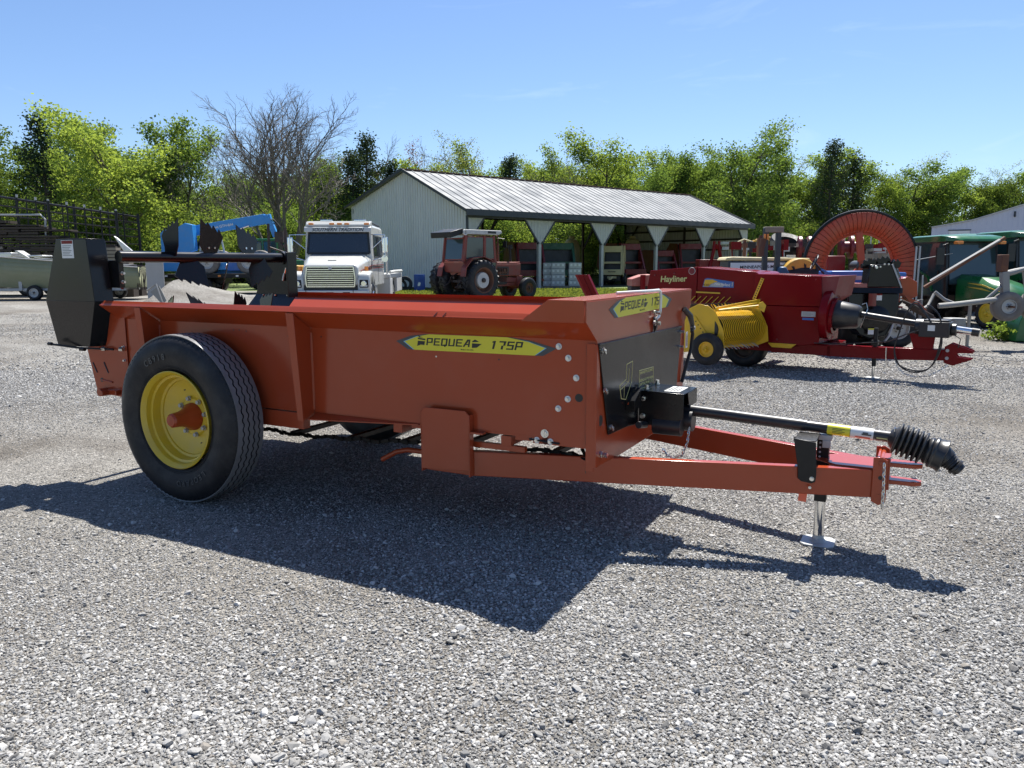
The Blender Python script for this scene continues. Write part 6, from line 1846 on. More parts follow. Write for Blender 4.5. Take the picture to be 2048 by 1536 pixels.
    g = G().poly([(.42, -.03, .41), (.52, -.03, .42), (.49, -.03, .60), (.70, -.03, .60), (.72, -.03, .43), (.60, -.03, .42)], (0, .08, 0)).poly([(.50, -.04, .42), (.44, -.04, .62), (.74, -.04, .62), (.72, -.04, .43)], (0, .02, 0)); g.ob('gearbox_stand', 'brightred', T, .003, join=True)
    g = G().box(.56, .90, -.15, .14, .585, .775).cyl((.50, 0, .70), (1, 0, 0), .10, .1, 18).box(.60, .88, -.12, .12, .775, .80).cyl((.90, 0, .68), (1, 0, 0), .075, .06, 18)
    gb = g.ob('gearbox', 'plastic', T, .01, join=True)
    G().box(.66, .74, -.1535, -.1505, .665, .735).ob('gearbox_label', 'white', gb)
    G().tube([(.95, 0, .685), (1.12, 0, .665)], .045, 16).ob('input_shaft', 'chrome', T)
    G().tube([(1.12, 0, .665), (1.20, 0, .655)], .05, 14).ob('shaft_end', 'plastic', T)
    # drive line and flywheel cone
    G().tube([(-.15, .0, .825), (.52, 0, .735)], .042, 20).ob('drive_shaft', 'plastic', T)
    G().lathe([(.15, 0), (.195, .0), (.19, .05), (.155, .30), (.13, .34), (.06, .35), (0, .35)], (-.50, .0, .82), (1, 0, -.08), 32).ob('shaft_cone', 'plastic', T)
    G().lathe([(.0, 0), (.33, 0), (.34, .03), (.34, .10), (.28, .12), (.0, .12)], (-.62, .05, .82), (1, 0, -.05), 40).ob('flywheel', 'brightred', T, ang=40)
    G().lathe([(.20, 0), (.25, .02), (.25, .06), (.2, .06)], (-.52, .0, .80), (1, 0, -.08), 28).ob('clutch_guard', 'brightred', T)
    g = G().tube([(-.15, 0, .96), (-.10, 0, .98), (-.08, .0, .90), (-.12, -.08, .72), (-.14, -.06, .66)], .006, 5); g.ob('guard_chain', 'zinc', T)
    # jack
    G().cyl((.04, .0, .012), (0, 0, 1), .02, .28, 14).ob('jack_leg', 'chrome', T)
    G().cyl((.04, .0, .16), (0, 0, 1), .027, .5, 14).box(.0, .08, -.04, .04, .44, .50).ob('jack_tube', 'satin', T, join=True)
    G().box(-.04, .12, -.07, .07, .002, .012).ob('jack_foot', 'galv', T)
    # hoses
    r2 = random.Random(6)
    for k in range(2):
        pts = []
        for i in range(25):
            a = math.pi * 1.25 - i / 24 * math.pi * 1.75 * -1
            pts.append((.58 + k * .012 + .26 * math.cos(a) * .95, -.12 - .02 * k, .52 + .34 * math.sin(a)))
        pts = [(.70, -.14, .76), (.52, -.14, .98 + .03 * k), (.42, -.14, .90), (.34, -.14, .62), (.30, -.14, .40), (.36 + .02 * k, -.14, .22 - .02 * k), (.55, -.14, .155 - .02 * k), (.72, -.14, .21), (.80 + .02 * k, -.14, .45), (.81, -.14, .70), (.76, -.14, .88), (.6 + .03 * k, -.12, 1.0)]
        q = []
        for i in range(len(pts) - 1):
            p0, p1, p2, p3 = [Vector(pts[min(max(i + o, 0), len(pts) - 1)]) for o in (-1, 0, 1, 2)]
            for t in (0, .25, .5, .75): q.append(.5 * ((2 * p1) + (p2 - p0) * t + (2 * p0 - 5 * p1 + 4 * p2 - p3) * t * t + (3 * p1 - p0 - 3 * p2 + p3) * t ** 3))
        G().tube(q, .009, 8).ob('hydraulic_hose', 'plastic', T)
    G().tube([(-.7, -.12, .43), (-.3, -.10, .44), (.2, -.1, .50), (.45, -.12, .62), (.6, -.13, .68)], .008, 6).ob('hydraulic_hose', 'plastic', T)
    G().tube([(.95, -.1, .62), (1.02, -.1, .58), (1.0, -.08, .47)], .006, 6).ob('cable', 'plastic', T)
    # safety chain
    pts = [(.30, -.07, .30), (.34, -.08, .18), (.42, -.08, .10), (.55, -.08, .07), (.68, -.08, .09), (.80, -.08, .16), (.90, -.08, .24)]
    g = G(); Pn = [Vector(p) for p in pts]; k = 0
    for a, b in zip(Pn, Pn[1:]):
        n = max(2, int((b - a).length / .024))
        for i in range(n):
            c = a.lerp(b, (i + .5) / n); d = (b - a).normalized(); u = d.orthogonal().normalized(); w = d.cross(u)
            if k % 2: u = w
            k += 1
            ring = [c + d * .017 * math.cos(q) + u * .009 * math.sin(q) for q in [j * math.pi / 4 for j in range(9)]]
            g.tube(ring, .0035, 4, False)
    g.ob('safety_chain', 'zinc', T, stuff=True)
    G().tube([(.19, -.07, .42), (.20, -.08, .2), (.17, -.08, .10), (.21, -.08, .08)], .008, 5).ob('chain_hook', 'zinc', T)
    # pickup: end plates, stripper bands, tines, gauge wheel
    pl = [(-2.20, .80), (-2.10, .88), (-1.93, .965), (-1.80, .94), (-1.70, .87), (-1.58, .63), (-1.56, .43), (-1.72, .36), (-2.2, .30)]
    sk = .28
    G().poly([(x, -1.12, z) for x, z in pl], (0, .012, 0)).ob('pickup_end_plate', 'by', T, .003)
    G().poly([(x + sk, -.24, z + .0) for x, z in pl], (0, .012, 0)).ob('pickup_end_plate', 'by', T, .003)
    cx, cz, r = -1.82, .62, .235
    for k in range(24):
        u = (k + .5) / 24; y = -1.10 + .85 * u; ox = sk * u
        a0, a1 = math.radians(100), math.radians(-125)
        pts = [(cx + ox + r * math.cos(a0 + (a1 - a0) * i / 14), y, cz + r * math.sin(a0 + (a1 - a0) * i / 14)) for i in range(15)]
        g = G()
        for a, b in zip(pts, pts[1:]): g.beam(a, b, .027, .004, up=(a[0] - cx - ox, 0, a[2] - cz))
        g.ob('stripper_band', 'by', T, join=True)
        for q, (ang, l) in enumerate(((95, .13), (-70, .10), (-20, .03))):
            aa = math.radians(ang + 5 * math.sin(k)); p = Vector((cx + ox + (r - .01) * math.cos(aa), y + .025, cz + (r - .01) * math.sin(aa)))
            if l > .05: G().tube([p, p + Vector((l * math.cos(aa + .6), 0, l * math.sin(aa + .6)))], .0045, 5).ob('pickup_tine', 'by' if q == 0 else 'galv', T)
    G().tube([(cx, -1.08, cz), (cx + sk, -.25, cz)], .18, 20).ob('pickup_reel', 'ink', T)
    G().poly([(-2.2, -1.1, .95), (-2.15, -1.1, .5), (-1.9 + sk, -.24, .5), (-1.95 + sk, -.24, .95)], (0, .01, 0)).ob('wind_board', 'grease', T)
    g = G().tube([(-1.66, -1.10, .885), (-1.22, -.75, .945)], .017, 10).tube([(-1.66, -1.10, .885), (-1.42, -.25, .96)], .015, 10); g.ob('lift_arm', 'by', T)
    G().beam((-1.70, -1.12, .90), (-1.42, -.24, .985), .012, .05).ob('wind_guard', 'by', T, .003)
    G().pz([(-1.27, -.80), (-1.21, -.83), (-1.17, -.77), (-1.19, -.70), (-1.25, -.68)], .90, .91).poly([(-1.24, -.80, .90), (-1.18, -.76, .86), (-1.16, -.75, .95), (-1.2, -.77, 1.0), (-1.24, -.80, .98)], (.008, -.012, 0)).ob('arm_bracket', 'by', T, join=True)
    G().poly([(-2.02, -1.135, .78), (-1.97, -1.135, .80), (-1.78, -1.135, .55), (-1.84, -1.135, .52)], (0, .01, 0)).ob('wheel_arm', 'by', T, .003)
    for k in range(4): G().cyl((-1.96 + k * .035, -1.136, .73 - k * .046), (0, -1, 0), .009, .002, 10).ob('arm_hole', 'ink', T)
    G().poly([(-2.05, -1.13, .7), (-2.15, -1.13, .3), (-1.95, -1.13, .33)], (0, .008, 0)).ob('stiffener', 'by', T, .002)
    mwheel(T, (-1.76, -1.24, .375), (0, -1, 0), .215, .10, .098, 'by', n=36, dish=.03, bolts=4, name='gauge_wheel')
    G().cyl((-1.76, -1.25, .375), (0, 1, 0), .015, .14, 10).ob('wheel_axle', 'galv', T)
    # land wheels behind
    mwheel(T, (-1.75, .10, .30), (0, -1, 0), .30, .25, .16, 'grease', n=30, dish=.05)  # near rim coloured dark to stand for the shadow under the baler
    mwheel(T, (-2.2, 1.45, .36), (0, 1, 0), .36, .25, .2, 'by', n=28)
    G().box(-1.7, -1.5, .0, 1.3, .27, .34).ob('axle', 'brightred', T)
    G().poly([(-1.32, -.14, .40), (-1.26, -.14, .34), (-1.0, -.14, .34), (-.93, -.14, .40)], (0, .04, 0)).ob('skid', 'by', T, .003)
hay_baler()

# generic placing frame: X/Z in photo-grid columns at the thing's own distance
class Fr:
    def __init__(s, T, px, d): s.px, s.s = px, d / 1550
    def X(s, px): return (px - s.px) * s.s
    def Z(s, py): return (527 - py) * s.s + 1.5
def mk(name, label, cat, px, d, rz=0, group=None):
    T = thing(name, label, cat, (at(px, d), d, 0), rz, group)
    F = Fr(T, px, d)
    return T, F.X, F.Z

def cream_tractor():
    T, X, Z = mk('cream_tractor', 'old cream yellow tractor with long white-panelled lettered hood behind the red baler', 'tractor', 1440, 16.5)
    G().poly([(X(1438), -.3, Z(522)), (X(1442), -.3, Z(516)), (X(1452), -.3, Z(515)), (X(1602), -.3, Z(518)), (X(1604), -.3, Z(523))], (0, .7, 0)).ob('hood_top', 'cream', T, .02)
    G().box(X(1445), X(1580), -.28, .38, Z(600), Z(523)).ob('hood', 'trim', T, .01)
    p = G().box(X(1449), X(1575), -.292, -.281, Z(546), Z(526.5)).ob('hood_side_panel', 'white', T, .003)
    lettering('MINNEAPOLIS-MOLINE', .085, 'ink', p, (X(1513), -.294, Z(534.5)), (1, 0, .02), (0, 0, 1), bold=.02, sx=1.12, ext=.001)
    G().cyl((X(1483), 0, Z(518)), (0, 0, 1), .035, .38, 12).cyl((X(1483), 0, Z(497)), (0, 0, 1), .06, .09, 12).ob('air_intake', 'rust', T, join=True)
    G().cyl((X(1514), 0, Z(518)), (0, 0, 1), .075, .42, 14).cyl((X(1514), 0, Z(483)), (0, 0, 1), .04, .1, 10).ob('muffler', 'rust', T, join=True)
    for y in (-.55,):
        g = G(); c = (X(1578), Z(552)); r = .36
        pts = [(c[0] + r * math.cos(t), c[1] + r * math.sin(t)) for t in [math.radians(a) for a in range(160, 9, -15)]]
        g.poly([(a, y, b) for a, b in pts], (0, .35, 0)); g.ob('fender', 'yellow2', T, .03)
    g = G(); pts = [(X(1596) + .3 * math.cos(math.radians(a)), Z(550) + .3 * math.sin(math.radians(a))) for a in range(150, 29, -15)]
    g.poly([(a, .45, b) for a, b in pts], (0, .35, 0)); g.ob('fender', 'yellow2', T, .03)
    G().box(X(1580), X(1606), -.3, .3, Z(600), Z(521)).ob('dash', 'yellow2', T, .04)
    G().cyl((X(1556), -.1, Z(520)), (0, 0, 1), .1, .05, 16).ob('fuel_cap', 'offw', T)
    G().cyl((X(1572), -.1, Z(520)), (0, 0, 1), .09, .09, 16).ob('precleaner', 'offw', T)
    for x, r in ((X(1458), .36), (X(1585), .75)): mwheel(T, (x, -.55, r), (0, -1, 0), r, .3, r * .5, 'yellow2', lugs=18 if r > .5 else 0, n=28)
    G().box(X(1450), X(1590), -.2, .25, .45, .85).ob('engine', 'grease', T, .02)
cream_tractor()

def blue_tractor():
    T, X, Z = mk('blue_tractor', 'blue open-station tractor with black roll bar, blue seat and lettered hood behind the baler', 'tractor', 1520, 14.2)
    for y in (-.35, .45):
        pass
    for px in (1524, 1549):
        G().box(X(px - 5), X(px + 4), -.05, .05, .8, Z(459)).ob('roll_bar_post', 'trim', T, .008)
    G().box(X(1520), X(1557), -.06, .06, Z(468), Z(457)).ob('roll_bar_top', 'wood', T, .01)
    for px in (1519, 1525): G().cyl((X(px), -.08, Z(482)), (0, 0, 1), .02, .10, 10).ob('lamp', 'amber', T)
    G().tube([(X(1518), -.06, Z(480)), (X(1514), -.06, Z(500)), (X(1515), -.06, Z(514))], .05, 10).ob('muffler', 'rust', T)
    g = G().poly([(X(1546), -.2, Z(548)), (X(1548), -.2, Z(535)), (X(1560), -.2, Z(534)), (X(1567), -.2, Z(547)), (X(1567), -.2, Z(552)), (X(1548), -.2, Z(552))], (0, .4, 0)); g.ob('seat', 'seat', T, .03)
    rim = [Vector((X(1620), -.05, Z(526))) + Vector((.05 * math.cos(t) + .06 * math.sin(t), .19 * math.cos(t), .125 * math.sin(t))) for t in [k * math.pi / 12 for k in range(25)]]
    g = G().tube(rim, .012, 8, False).tube([rim[3], rim[15]], .008, 6).tube([rim[9], rim[21]], .008, 6).tube([(X(1620), -.05, Z(526)), (X(1640), -.05, Z(548))], .02, 8); g.ob('steering_wheel', 'satin', T, join=True)
    g = G().poly([(X(1640), -.3, Z(600)), (X(1644), -.3, Z(543)), (X(1730), -.3, Z(543)), (X(1790), -.3, Z(546)), (X(1790), -.3, Z(600))], (0, .6, 0)); h = g.ob('hood', 'fblue', T, .02)
    G().box(X(1672), X(1745), -.304, -.300, Z(560), Z(552)).ob('hood_band', 'galv', h)
    lettering('FORD', .075, 'fblue', h, (X(1722), -.306, Z(556)), (1, 0, 0), (0, 0, 1), bold=.025, sx=1.4, ext=.001)
    G().beam((X(1630), -.15, Z(540)), (X(1662), -.32, Z(558)), .02, .03).beam((X(1662), -.32, Z(558)), (X(1702), -.32, Z(567)), .015, .015).ob('linkage', 'fblue', T, join=True)
    G().box(X(1500), X(1640), -.25, .25, .5, .95).ob('transmission', 'fblue', T, .03)
    for x, r in ((X(1545), .62), (X(1765), .36)): mwheel(T, (x, -.62, r), (0, -1, 0), r, .3, r * .52, 'offw', lugs=20 if r > .5 else 0, n=30)
blue_tractor()

def reel():
    T, X, Z = mk('orange_hose_reel', 'huge orange slatted reel wheel standing upright between the blue and green tractors', 'reel', 1716, 19.5)
    c = Vector((0, 0, Z(534))); Ro, Ri = 107 * 19.5 / 1550, 67 * 19.5 / 1550
    ax = Vector((-.12, -1, 0)).normalized(); a = Vector((1, -.12, 0)).normalized(); b = Vector((0, 0, 1))
    n = 66
    def ring(r, y, k): t = k * 2 * math.pi / n; return c + (a * math.cos(t) + b * math.sin(t)) * r + ax * y
    sec = [(Ri, -.24), (Ri + .04, -.12), (Ri + .16, -.05), (Ro - .2, -.02), (Ro - .03, -.06), (Ro, -.12)]     # bulging cross-section
    for k in range(n):
        g = G(); e = .055; vs = []
        for r, y in sec:
            for u in (e, 1 - e):
                t = (k + u) * 2 * math.pi / n; d = a * math.cos(t) + b * math.sin(t)
                vs += [c + d * r + ax * y, c + d * r + ax * (y - .05)]
        m = len(sec); f = []
        for i in range(m - 1):
            p, q = i * 4, i * 4 + 4
            f += [(p, q, q + 2, p + 2), (p + 1, p + 3, q + 3, q + 1), (p, p + 1, q + 1, q), (p + 2, q + 2, q + 3, p + 3)]
        f += [(0, 2, 3, 1), (m * 4 - 4, m * 4 - 3, m * 4 - 1, m * 4 - 2)]
        g.add(vs, f).ob('reel_slat', 'oran', T, join=True, ang=50)
    G().lathe([(Ri + .02, -.34), (Ri + .08, -.22), (Ri + .2, -.13), (Ro - .17, -.12), (Ro - .04, -.2)], c, ax, 66).ob('reel_backing', 'ink', T)
    G().tube([ring(Ro + .01, -.13, k) for k in range(n + 1)], .045, 8, False).ob('outer_rim', 'satin', T)
    G().tube([ring(Ri - .01, -.28, k) for k in range(n + 1)], .05, 8, False).ob('inner_rim', 'oran', T)
    G().lathe([(Ro - .02, -.2), (Ro - .02, -.40), (Ri, -.40), (Ri, -.3)], c, ax, 66).ob('drum', 'oran', T)
    for k, t0 in enumerate((98, 232, 330)):
        t = math.radians(t0); p = c + (a * math.cos(t) + b * math.sin(t)) * Ri
        G().beam(c, p, .16, .10, up=ax).ob('spoke', 'oran', T, .01)
    G().cyl(c + ax * .05, -ax, .14, .6, 20).ob('hub', 'trim', T)
    G().box(-.7, .7, -.5, .6, .25, .45).box(-.8, -.6, -.6, .7, 0, .45).box(.6, .8, -.6, .7, 0, .45).beam((-.7, .0, .4), (0, .0, c.z), .1, .1).beam((.7, .0, .4), (0, .0, c.z), .1, .1).ob('reel_stand', 'oran', T, .01, join=True)
    G().box(X(1667), X(1704), .6, 1.2, Z(555), Z(513)).ob('control_box', 'bred', T, .02)
    # galvanised gate posts beside it
    g, X, Z = mk('pipe_frame', 'thin galvanised double upright pipe frame against the right edge of the orange reel', 'pipe frame', 1826, 18.5)
    G().tube([(X(1822), 0, 0), (X(1822), 0, Z(496)), (X(1829), 0, Z(495)), (X(1829), 0, 0)], .022, 8).tube([(X(1845), .1, .4), (X(1843), .1, Z(552))], .02, 8).tube([(X(1822), 0, .6), (X(1845), .1, .6)], .02, 8).ob('pipe', 'galv', g, join=True)
    G().tube([(X(1822), 0, Z(522)), (X(1908), .3, Z(509))], .01, 6).ob('wire', 'galv', g)
reel()

def second_spreader():
    T, X, Z = mk('second_spreader', 'second manure spreader seen from behind, glossy black housing with white labels', 'manure spreader', 1760, 12.6, 0)
    g = G().poly([(X(1730), 0, Z(575)), (X(1733), 0, Z(531)), (X(1776), 0, Z(530)), (X(1796), 0, Z(575))], (0, .25, 0)); g.ob('upper_housing', 'black', T, .01)
    g = G().poly([(X(1776), .02, Z(530)), (X(1779), .0, Z(524)), (X(1796), .25, Z(521)), (X(1818), .3, Z(566)), (X(1797), .02, Z(576))], (0, .02, 0)); g.ob('side_wing', 'black', T, .005)
    G().beam((X(1776), -.01, Z(530)), (X(1797), -.01, Z(576)), .015, .02).ob('edge_trim', 'galv', T)
    G().poly([(X(1692), .05, Z(584)), (X(1697), .05, Z(576)), (X(1795), -.1, Z(576)), (X(1794), -.12, Z(587)), (X(1694), -.02, Z(586))], (0, .1, 0)).ob('shelf', 'satin', T, .004)
    g = G().poly([(X(1694), .05, Z(586)), (X(1794), -.02, Z(587)), (X(1795), -.02, Z(620)), (X(1785), -.02, Z(650)), (X(1775), -.02, Z(672)), (X(1740), -.02, Z(678)), (X(1720), -.02, Z(670)), (X(1700), .05, Z(640))], (0, .3, 0)); g.ob('lower_housing', 'black', T, .02)
    G().lathe([(0, .06), (.18, .05), (.23, .02), (.235, -.1)], (X(1750), -.02, Z(640)), (0, -1, 0), 32).ob('fan_cover', 'black', T)
    g = G().lathe([(0, .03), (.022, .03), (.03, 0)], (X(1744), -.01, Z(536)), (0, -1, 0), 16); g.ob('shaft_end', 'zinc', T)
    for px, py in ((1736, 533), (1752, 535), (1760, 530), (1768, 530), (1796, 577), (1797, 595), (1797, 618), (1797, 600)): G().bolt((X(px), -.015, Z(py)), (0, -1, 0), .012, .014).ob('bolt', 'zinc', T)
    G().cyl((X(1736), -.1, Z(587)), (0, 0, -1), .06, .20, 16).ob('cylinder_cap', 'tred', T)
    for (px, py, w, h) in ((1741, 588, 17, 13), (1732, 656, 18, 12)):
        lb = G().box(X(px), X(px + w), -.045 if py < 600 else -.10, -.04 if py < 600 else -.09, Z(py + h), Z(py)).ob('warning_label', 'white', T)
        G().box(X(px), X(px + w), -.048 if py < 600 else -.103, -.0455 if py < 600 else -.1005, Z(py + 3), Z(py)).ob('label_heading', 'brightred' if py < 600 else 'yel', lb)
    # beater paddles on top
    for px, py, w in ((1738, 524, 20), (1764, 520, 24), (1785, 526, 16)):
        x, z = X(px), Z(py)
        g = G().poly([(x - .12, .1, z - .08), (x - .10, .1, z + .02), (x - .04, .1, z), (x - .02, .1, z + .05), (x + .04, .1, z + .01), (x + .06, .1, z + .05), (x + .13, .1, z - .02), (x + .10, .1, z - .09)], (0, .012, 0)); g.ob('beater_paddle', 'black', T, .002)
    G().tube([(X(1724), .15, Z(534)), (X(1800), .2, Z(534))], .04, 16).ob('beater_tube', 'black', T)
    # red box and left side
    G().poly([(X(1664), .1, Z(575)), (X(1666), .1, Z(566)), (X(1730), .0, Z(568)), (X(1730), .0, Z(576))], (0, .5, 0)).ob('box_rim', 'trd2', T, .004)
    G().poly([(X(1664), .2, Z(576)), (X(1694), .15, Z(576)), (X(1694), .15, Z(600)), (X(1668), .2, Z(592))], (0, .5, 0)).ob('box_side', 'red', T, .003)
    G().box(X(1690), X(1800), .35, 3.4, .6, 1.15).ob('spreader_box', 'red', T, .01)
    g = G().poly([(X(1800), .2, Z(562)), (X(1822), .2, Z(555)), (X(1842), .2, Z(566)), (X(1844), .2, Z(594)), (X(1822), .2, Z(604)), (X(1812), .2, Z(590))], (0, .3, 0)); g.ob('rear_frame', 'red', T, .006)
    g = G().poly([(X(1812), .1, Z(592)), (X(1840), .1, Z(604)), (X(1860), .1, Z(622)), (X(1830), .1, Z(618))], (0, .1, 0)); g.ob('tail_plate', 'red', T, .004)
    g = G()
    for k in range(5): g.tube([(X(1800 + k * 6), .05, Z(600 + k * 5)), (X(1824 + k * 7), -.05, Z(612 + k * 6)), (X(1862 + k * 4), -.05, Z(632 + k * 5))], .018, 6)
    g.ob('linkage', 'grease', T)
    for x in (X(1712), X(1806)): mwheel(T, (x, .9, .42), (-1 if x < X(1760) else 1, 0, 0), .42, .28, .22, 'yrim', n=28)
    G().tube([(X(1783), -.05, Z(650)), (X(1775), -.08, Z(672)), (X(1768), -.05, Z(684))], .018, 6).ob('guard_rail', 'galv', T)
second_spreader()

# ================================================================== green tractors at the right edge
def green_tractor(px, d, label, k=1.0, hood=True, loader=False):
    """px: left edge of the cab roof; seen from its side, bonnet towards the right"""
    T = thing('green_tractor', label, 'tractor', (at(px, d), d, 0), R(-80), 'green cab tractors parked in a row at the right')
    T.scale = (k,) * 3
    W = 1.5
    # roof: domed slab
    g = G(); secs = []
    for x, i in ((0, .12), (.05, .03), (1.15, 0), (1.5, .05), (1.62, .16)):
        zt = 2.18 - i * .6 - (x - .5) ** 2 * .03
        secs.append([(x, i, 2.0), (x, i, zt - .03), (x, i + .12, zt), (x, W - i - .12, zt), (x, W - i, zt - .03), (x, W - i, 2.0)])
    v = [p for s in secs for p in s]; n = 6
    f = [(i * n + j, i * n + (j + 1) % n, (i + 1) * n + (j + 1) % n, (i + 1) * n + j) for i in range(4) for j in range(n)] + [tuple(range(n))[::-1], tuple(4 * n + j for j in range(n))]
    g.add(v, f).ob('cab_roof', 'green', T, .02, ang=60)
    for x0, x1 in ((.06, .10), (1.28, 1.42)):
        for y in (.05, W - .10): G().beam((x1 if x0 > 1 else x0, y, .62), (x0 if x0 > 1 else x1, y, 2.02), .07, .06, up=(0, 1, 0)).ob('cab_pillar', 'ink', T, .01)
    window(T, [(.12, .04, .72), (1.36, .04, .66), (1.28, .04, 1.98), (.14, .04, 1.98)], (0, -1, 0), .035, 'glassg', 'ink', 'door_window')
    window(T, [(1.42, .1, .98), (1.42, W - .1, .98), (1.30, W - .1, 1.98), (1.30, .1, 1.98)], (1, 0, .1), .03, 'glassg', 'ink', 'windscreen')
    window(T, [(.06, .1, .98), (.06, W - .1, .98), (.10, W - .1, 1.98), (.10, .1, 1.98)], (-1, 0, 0), .03, 'glassg', 'ink', 'rear_window')
    G().box(1.10, 1.15, .0, .03, 1.15, 1.30).ob('door_handle', 'ink', T)
    G().box(.1, 1.4, .3, 1.2, .5, .72).ob('cab_floor', 'ink', T)
    G().box(.5, .8, .55, .95, .72, 1.35).ob('seat', 'ink', T, .05)
    for y in (.05, W - .3): G().box(1.52, 1.66, y, y + .16, 1.93, 2.0).ob('roof_lamp', 'amber', T, .01)
    g = G().tube([(1.40, .02, 1.95), (1.55, -.25, 1.9), (1.56, -.3, 1.6)], .02, 6).box(1.54, 1.59, -.42, -.22, 1.45, 1.85); g.ob('mirror', 'ink', T, join=True)
    if hood:
        g = G(); secs = []
        for x, zt, w in ((1.40, 1.22, .44), (2.0, 1.16, .42), (2.6, 1.02, .38), (3.0, .86, .33), (3.12, .66, .28)):
            secs.append([(x, .75 - w, .52), (x, .75 - w, zt - .12), (x, .75 - w + .14, zt), (x, .75 + w - .14, zt), (x, .75 + w, zt - .12), (x, .75 + w, .52)])
        v = [p for s in secs for p in s]
        g.add(v, f).ob('hood', 'green', T, .01, ang=60)
        for z0, z1, x1 in ((1.02, .78, 2.95), (.93, .82, 2.5)):
            G().poly([(1.75, .315 if z0 > 1 else .312, z0), (2.2, .325, z0 - .02), (x1, .375, z1), (2.2, .323, z0 - .06)], (0, -.012, 0)).ob('hood_stripe', 'yrim', T)
        for s, y in ((-1, .10), (1, 1.4)): mwheel(T, (2.65, y, .36), (0, s, 0), .36, .24, .21, 'yrim', lugs=22, n=30, dish=.03)
        G().box(2.2, 3.0, .45, 1.05, .3, .52).ob('front_axle', 'green', T, .02)
        G().box(1.5, 2.6, .5, 1.0, .35, .6).ob('engine', 'ink', T)
    for s, y in ((-1, .02), (1, 1.48)):
        mwheel(T, (.35, y + .22 * -s, .62), (0, s, 0), .62, .36, .34, 'ink', lugs=22, n=36, dish=.12)
        g = G()
        a = [(-.35, .85), (-.28, 1.08), (-.05, 1.26), (.45, 1.3), (.8, 1.15), (.98, .8)]
        for (x0, z0), (x1, z1) in zip(a, a[1:]): g.beam((x0, y + s * -.12, z0), (x1, y + s * -.12, z1), .34, .03)
        g.ob('fender', 'green', T, join=True)
    if loader:
        g = G().beam((1.2, -.12, 1.0), (2.3, -.12, 1.22), .10, .16).beam((2.3, -.12, 1.22), (3.3, -.12, .55), .10, .14).beam((3.3, -.12, .6), (3.55, -.12, .1), .1, .2).beam((1.35, -.12, .5), (1.35, -.12, 1.05), .14, .16)
        g.ob('loader_arm', 'green', T, .01, join=True)
        G().tube([(1.5, -.2, .7), (2.2, -.2, 1.1)], .035, 8).ob('loader_cylinder', 'chrome', T)
        G().poly([(3.4, -.3, .05), (3.9, -.3, .05), (3.8, -.3, .12), (3.5, -.3, .3), (3.45, -.3, .6), (3.4, -.3, .6)], (0, 1.9, 0)).ob('bucket', 'green', T, .01)
    return T
green_tractor(1806, 20.2, 'front green cab tractor at the right, nearest to the orange reel, yellow front rims', 1.0, loader=False)
green_tractor(1932, 20.6, 'second green cab tractor, its bonnet showing above the front one', 1.05, loader=True)
green_tractor(2040, 21.0, 'third green cab tractor, cut by the right edge of the photograph', 1.0, loader=True)
green_tractor(1850, 24.5, 'rearmost green tractor, its roof just above the front ones', 1.08)
green_tractor(1985, 25.0, 'rear green tractor standing behind the second and third ones', 1.05)

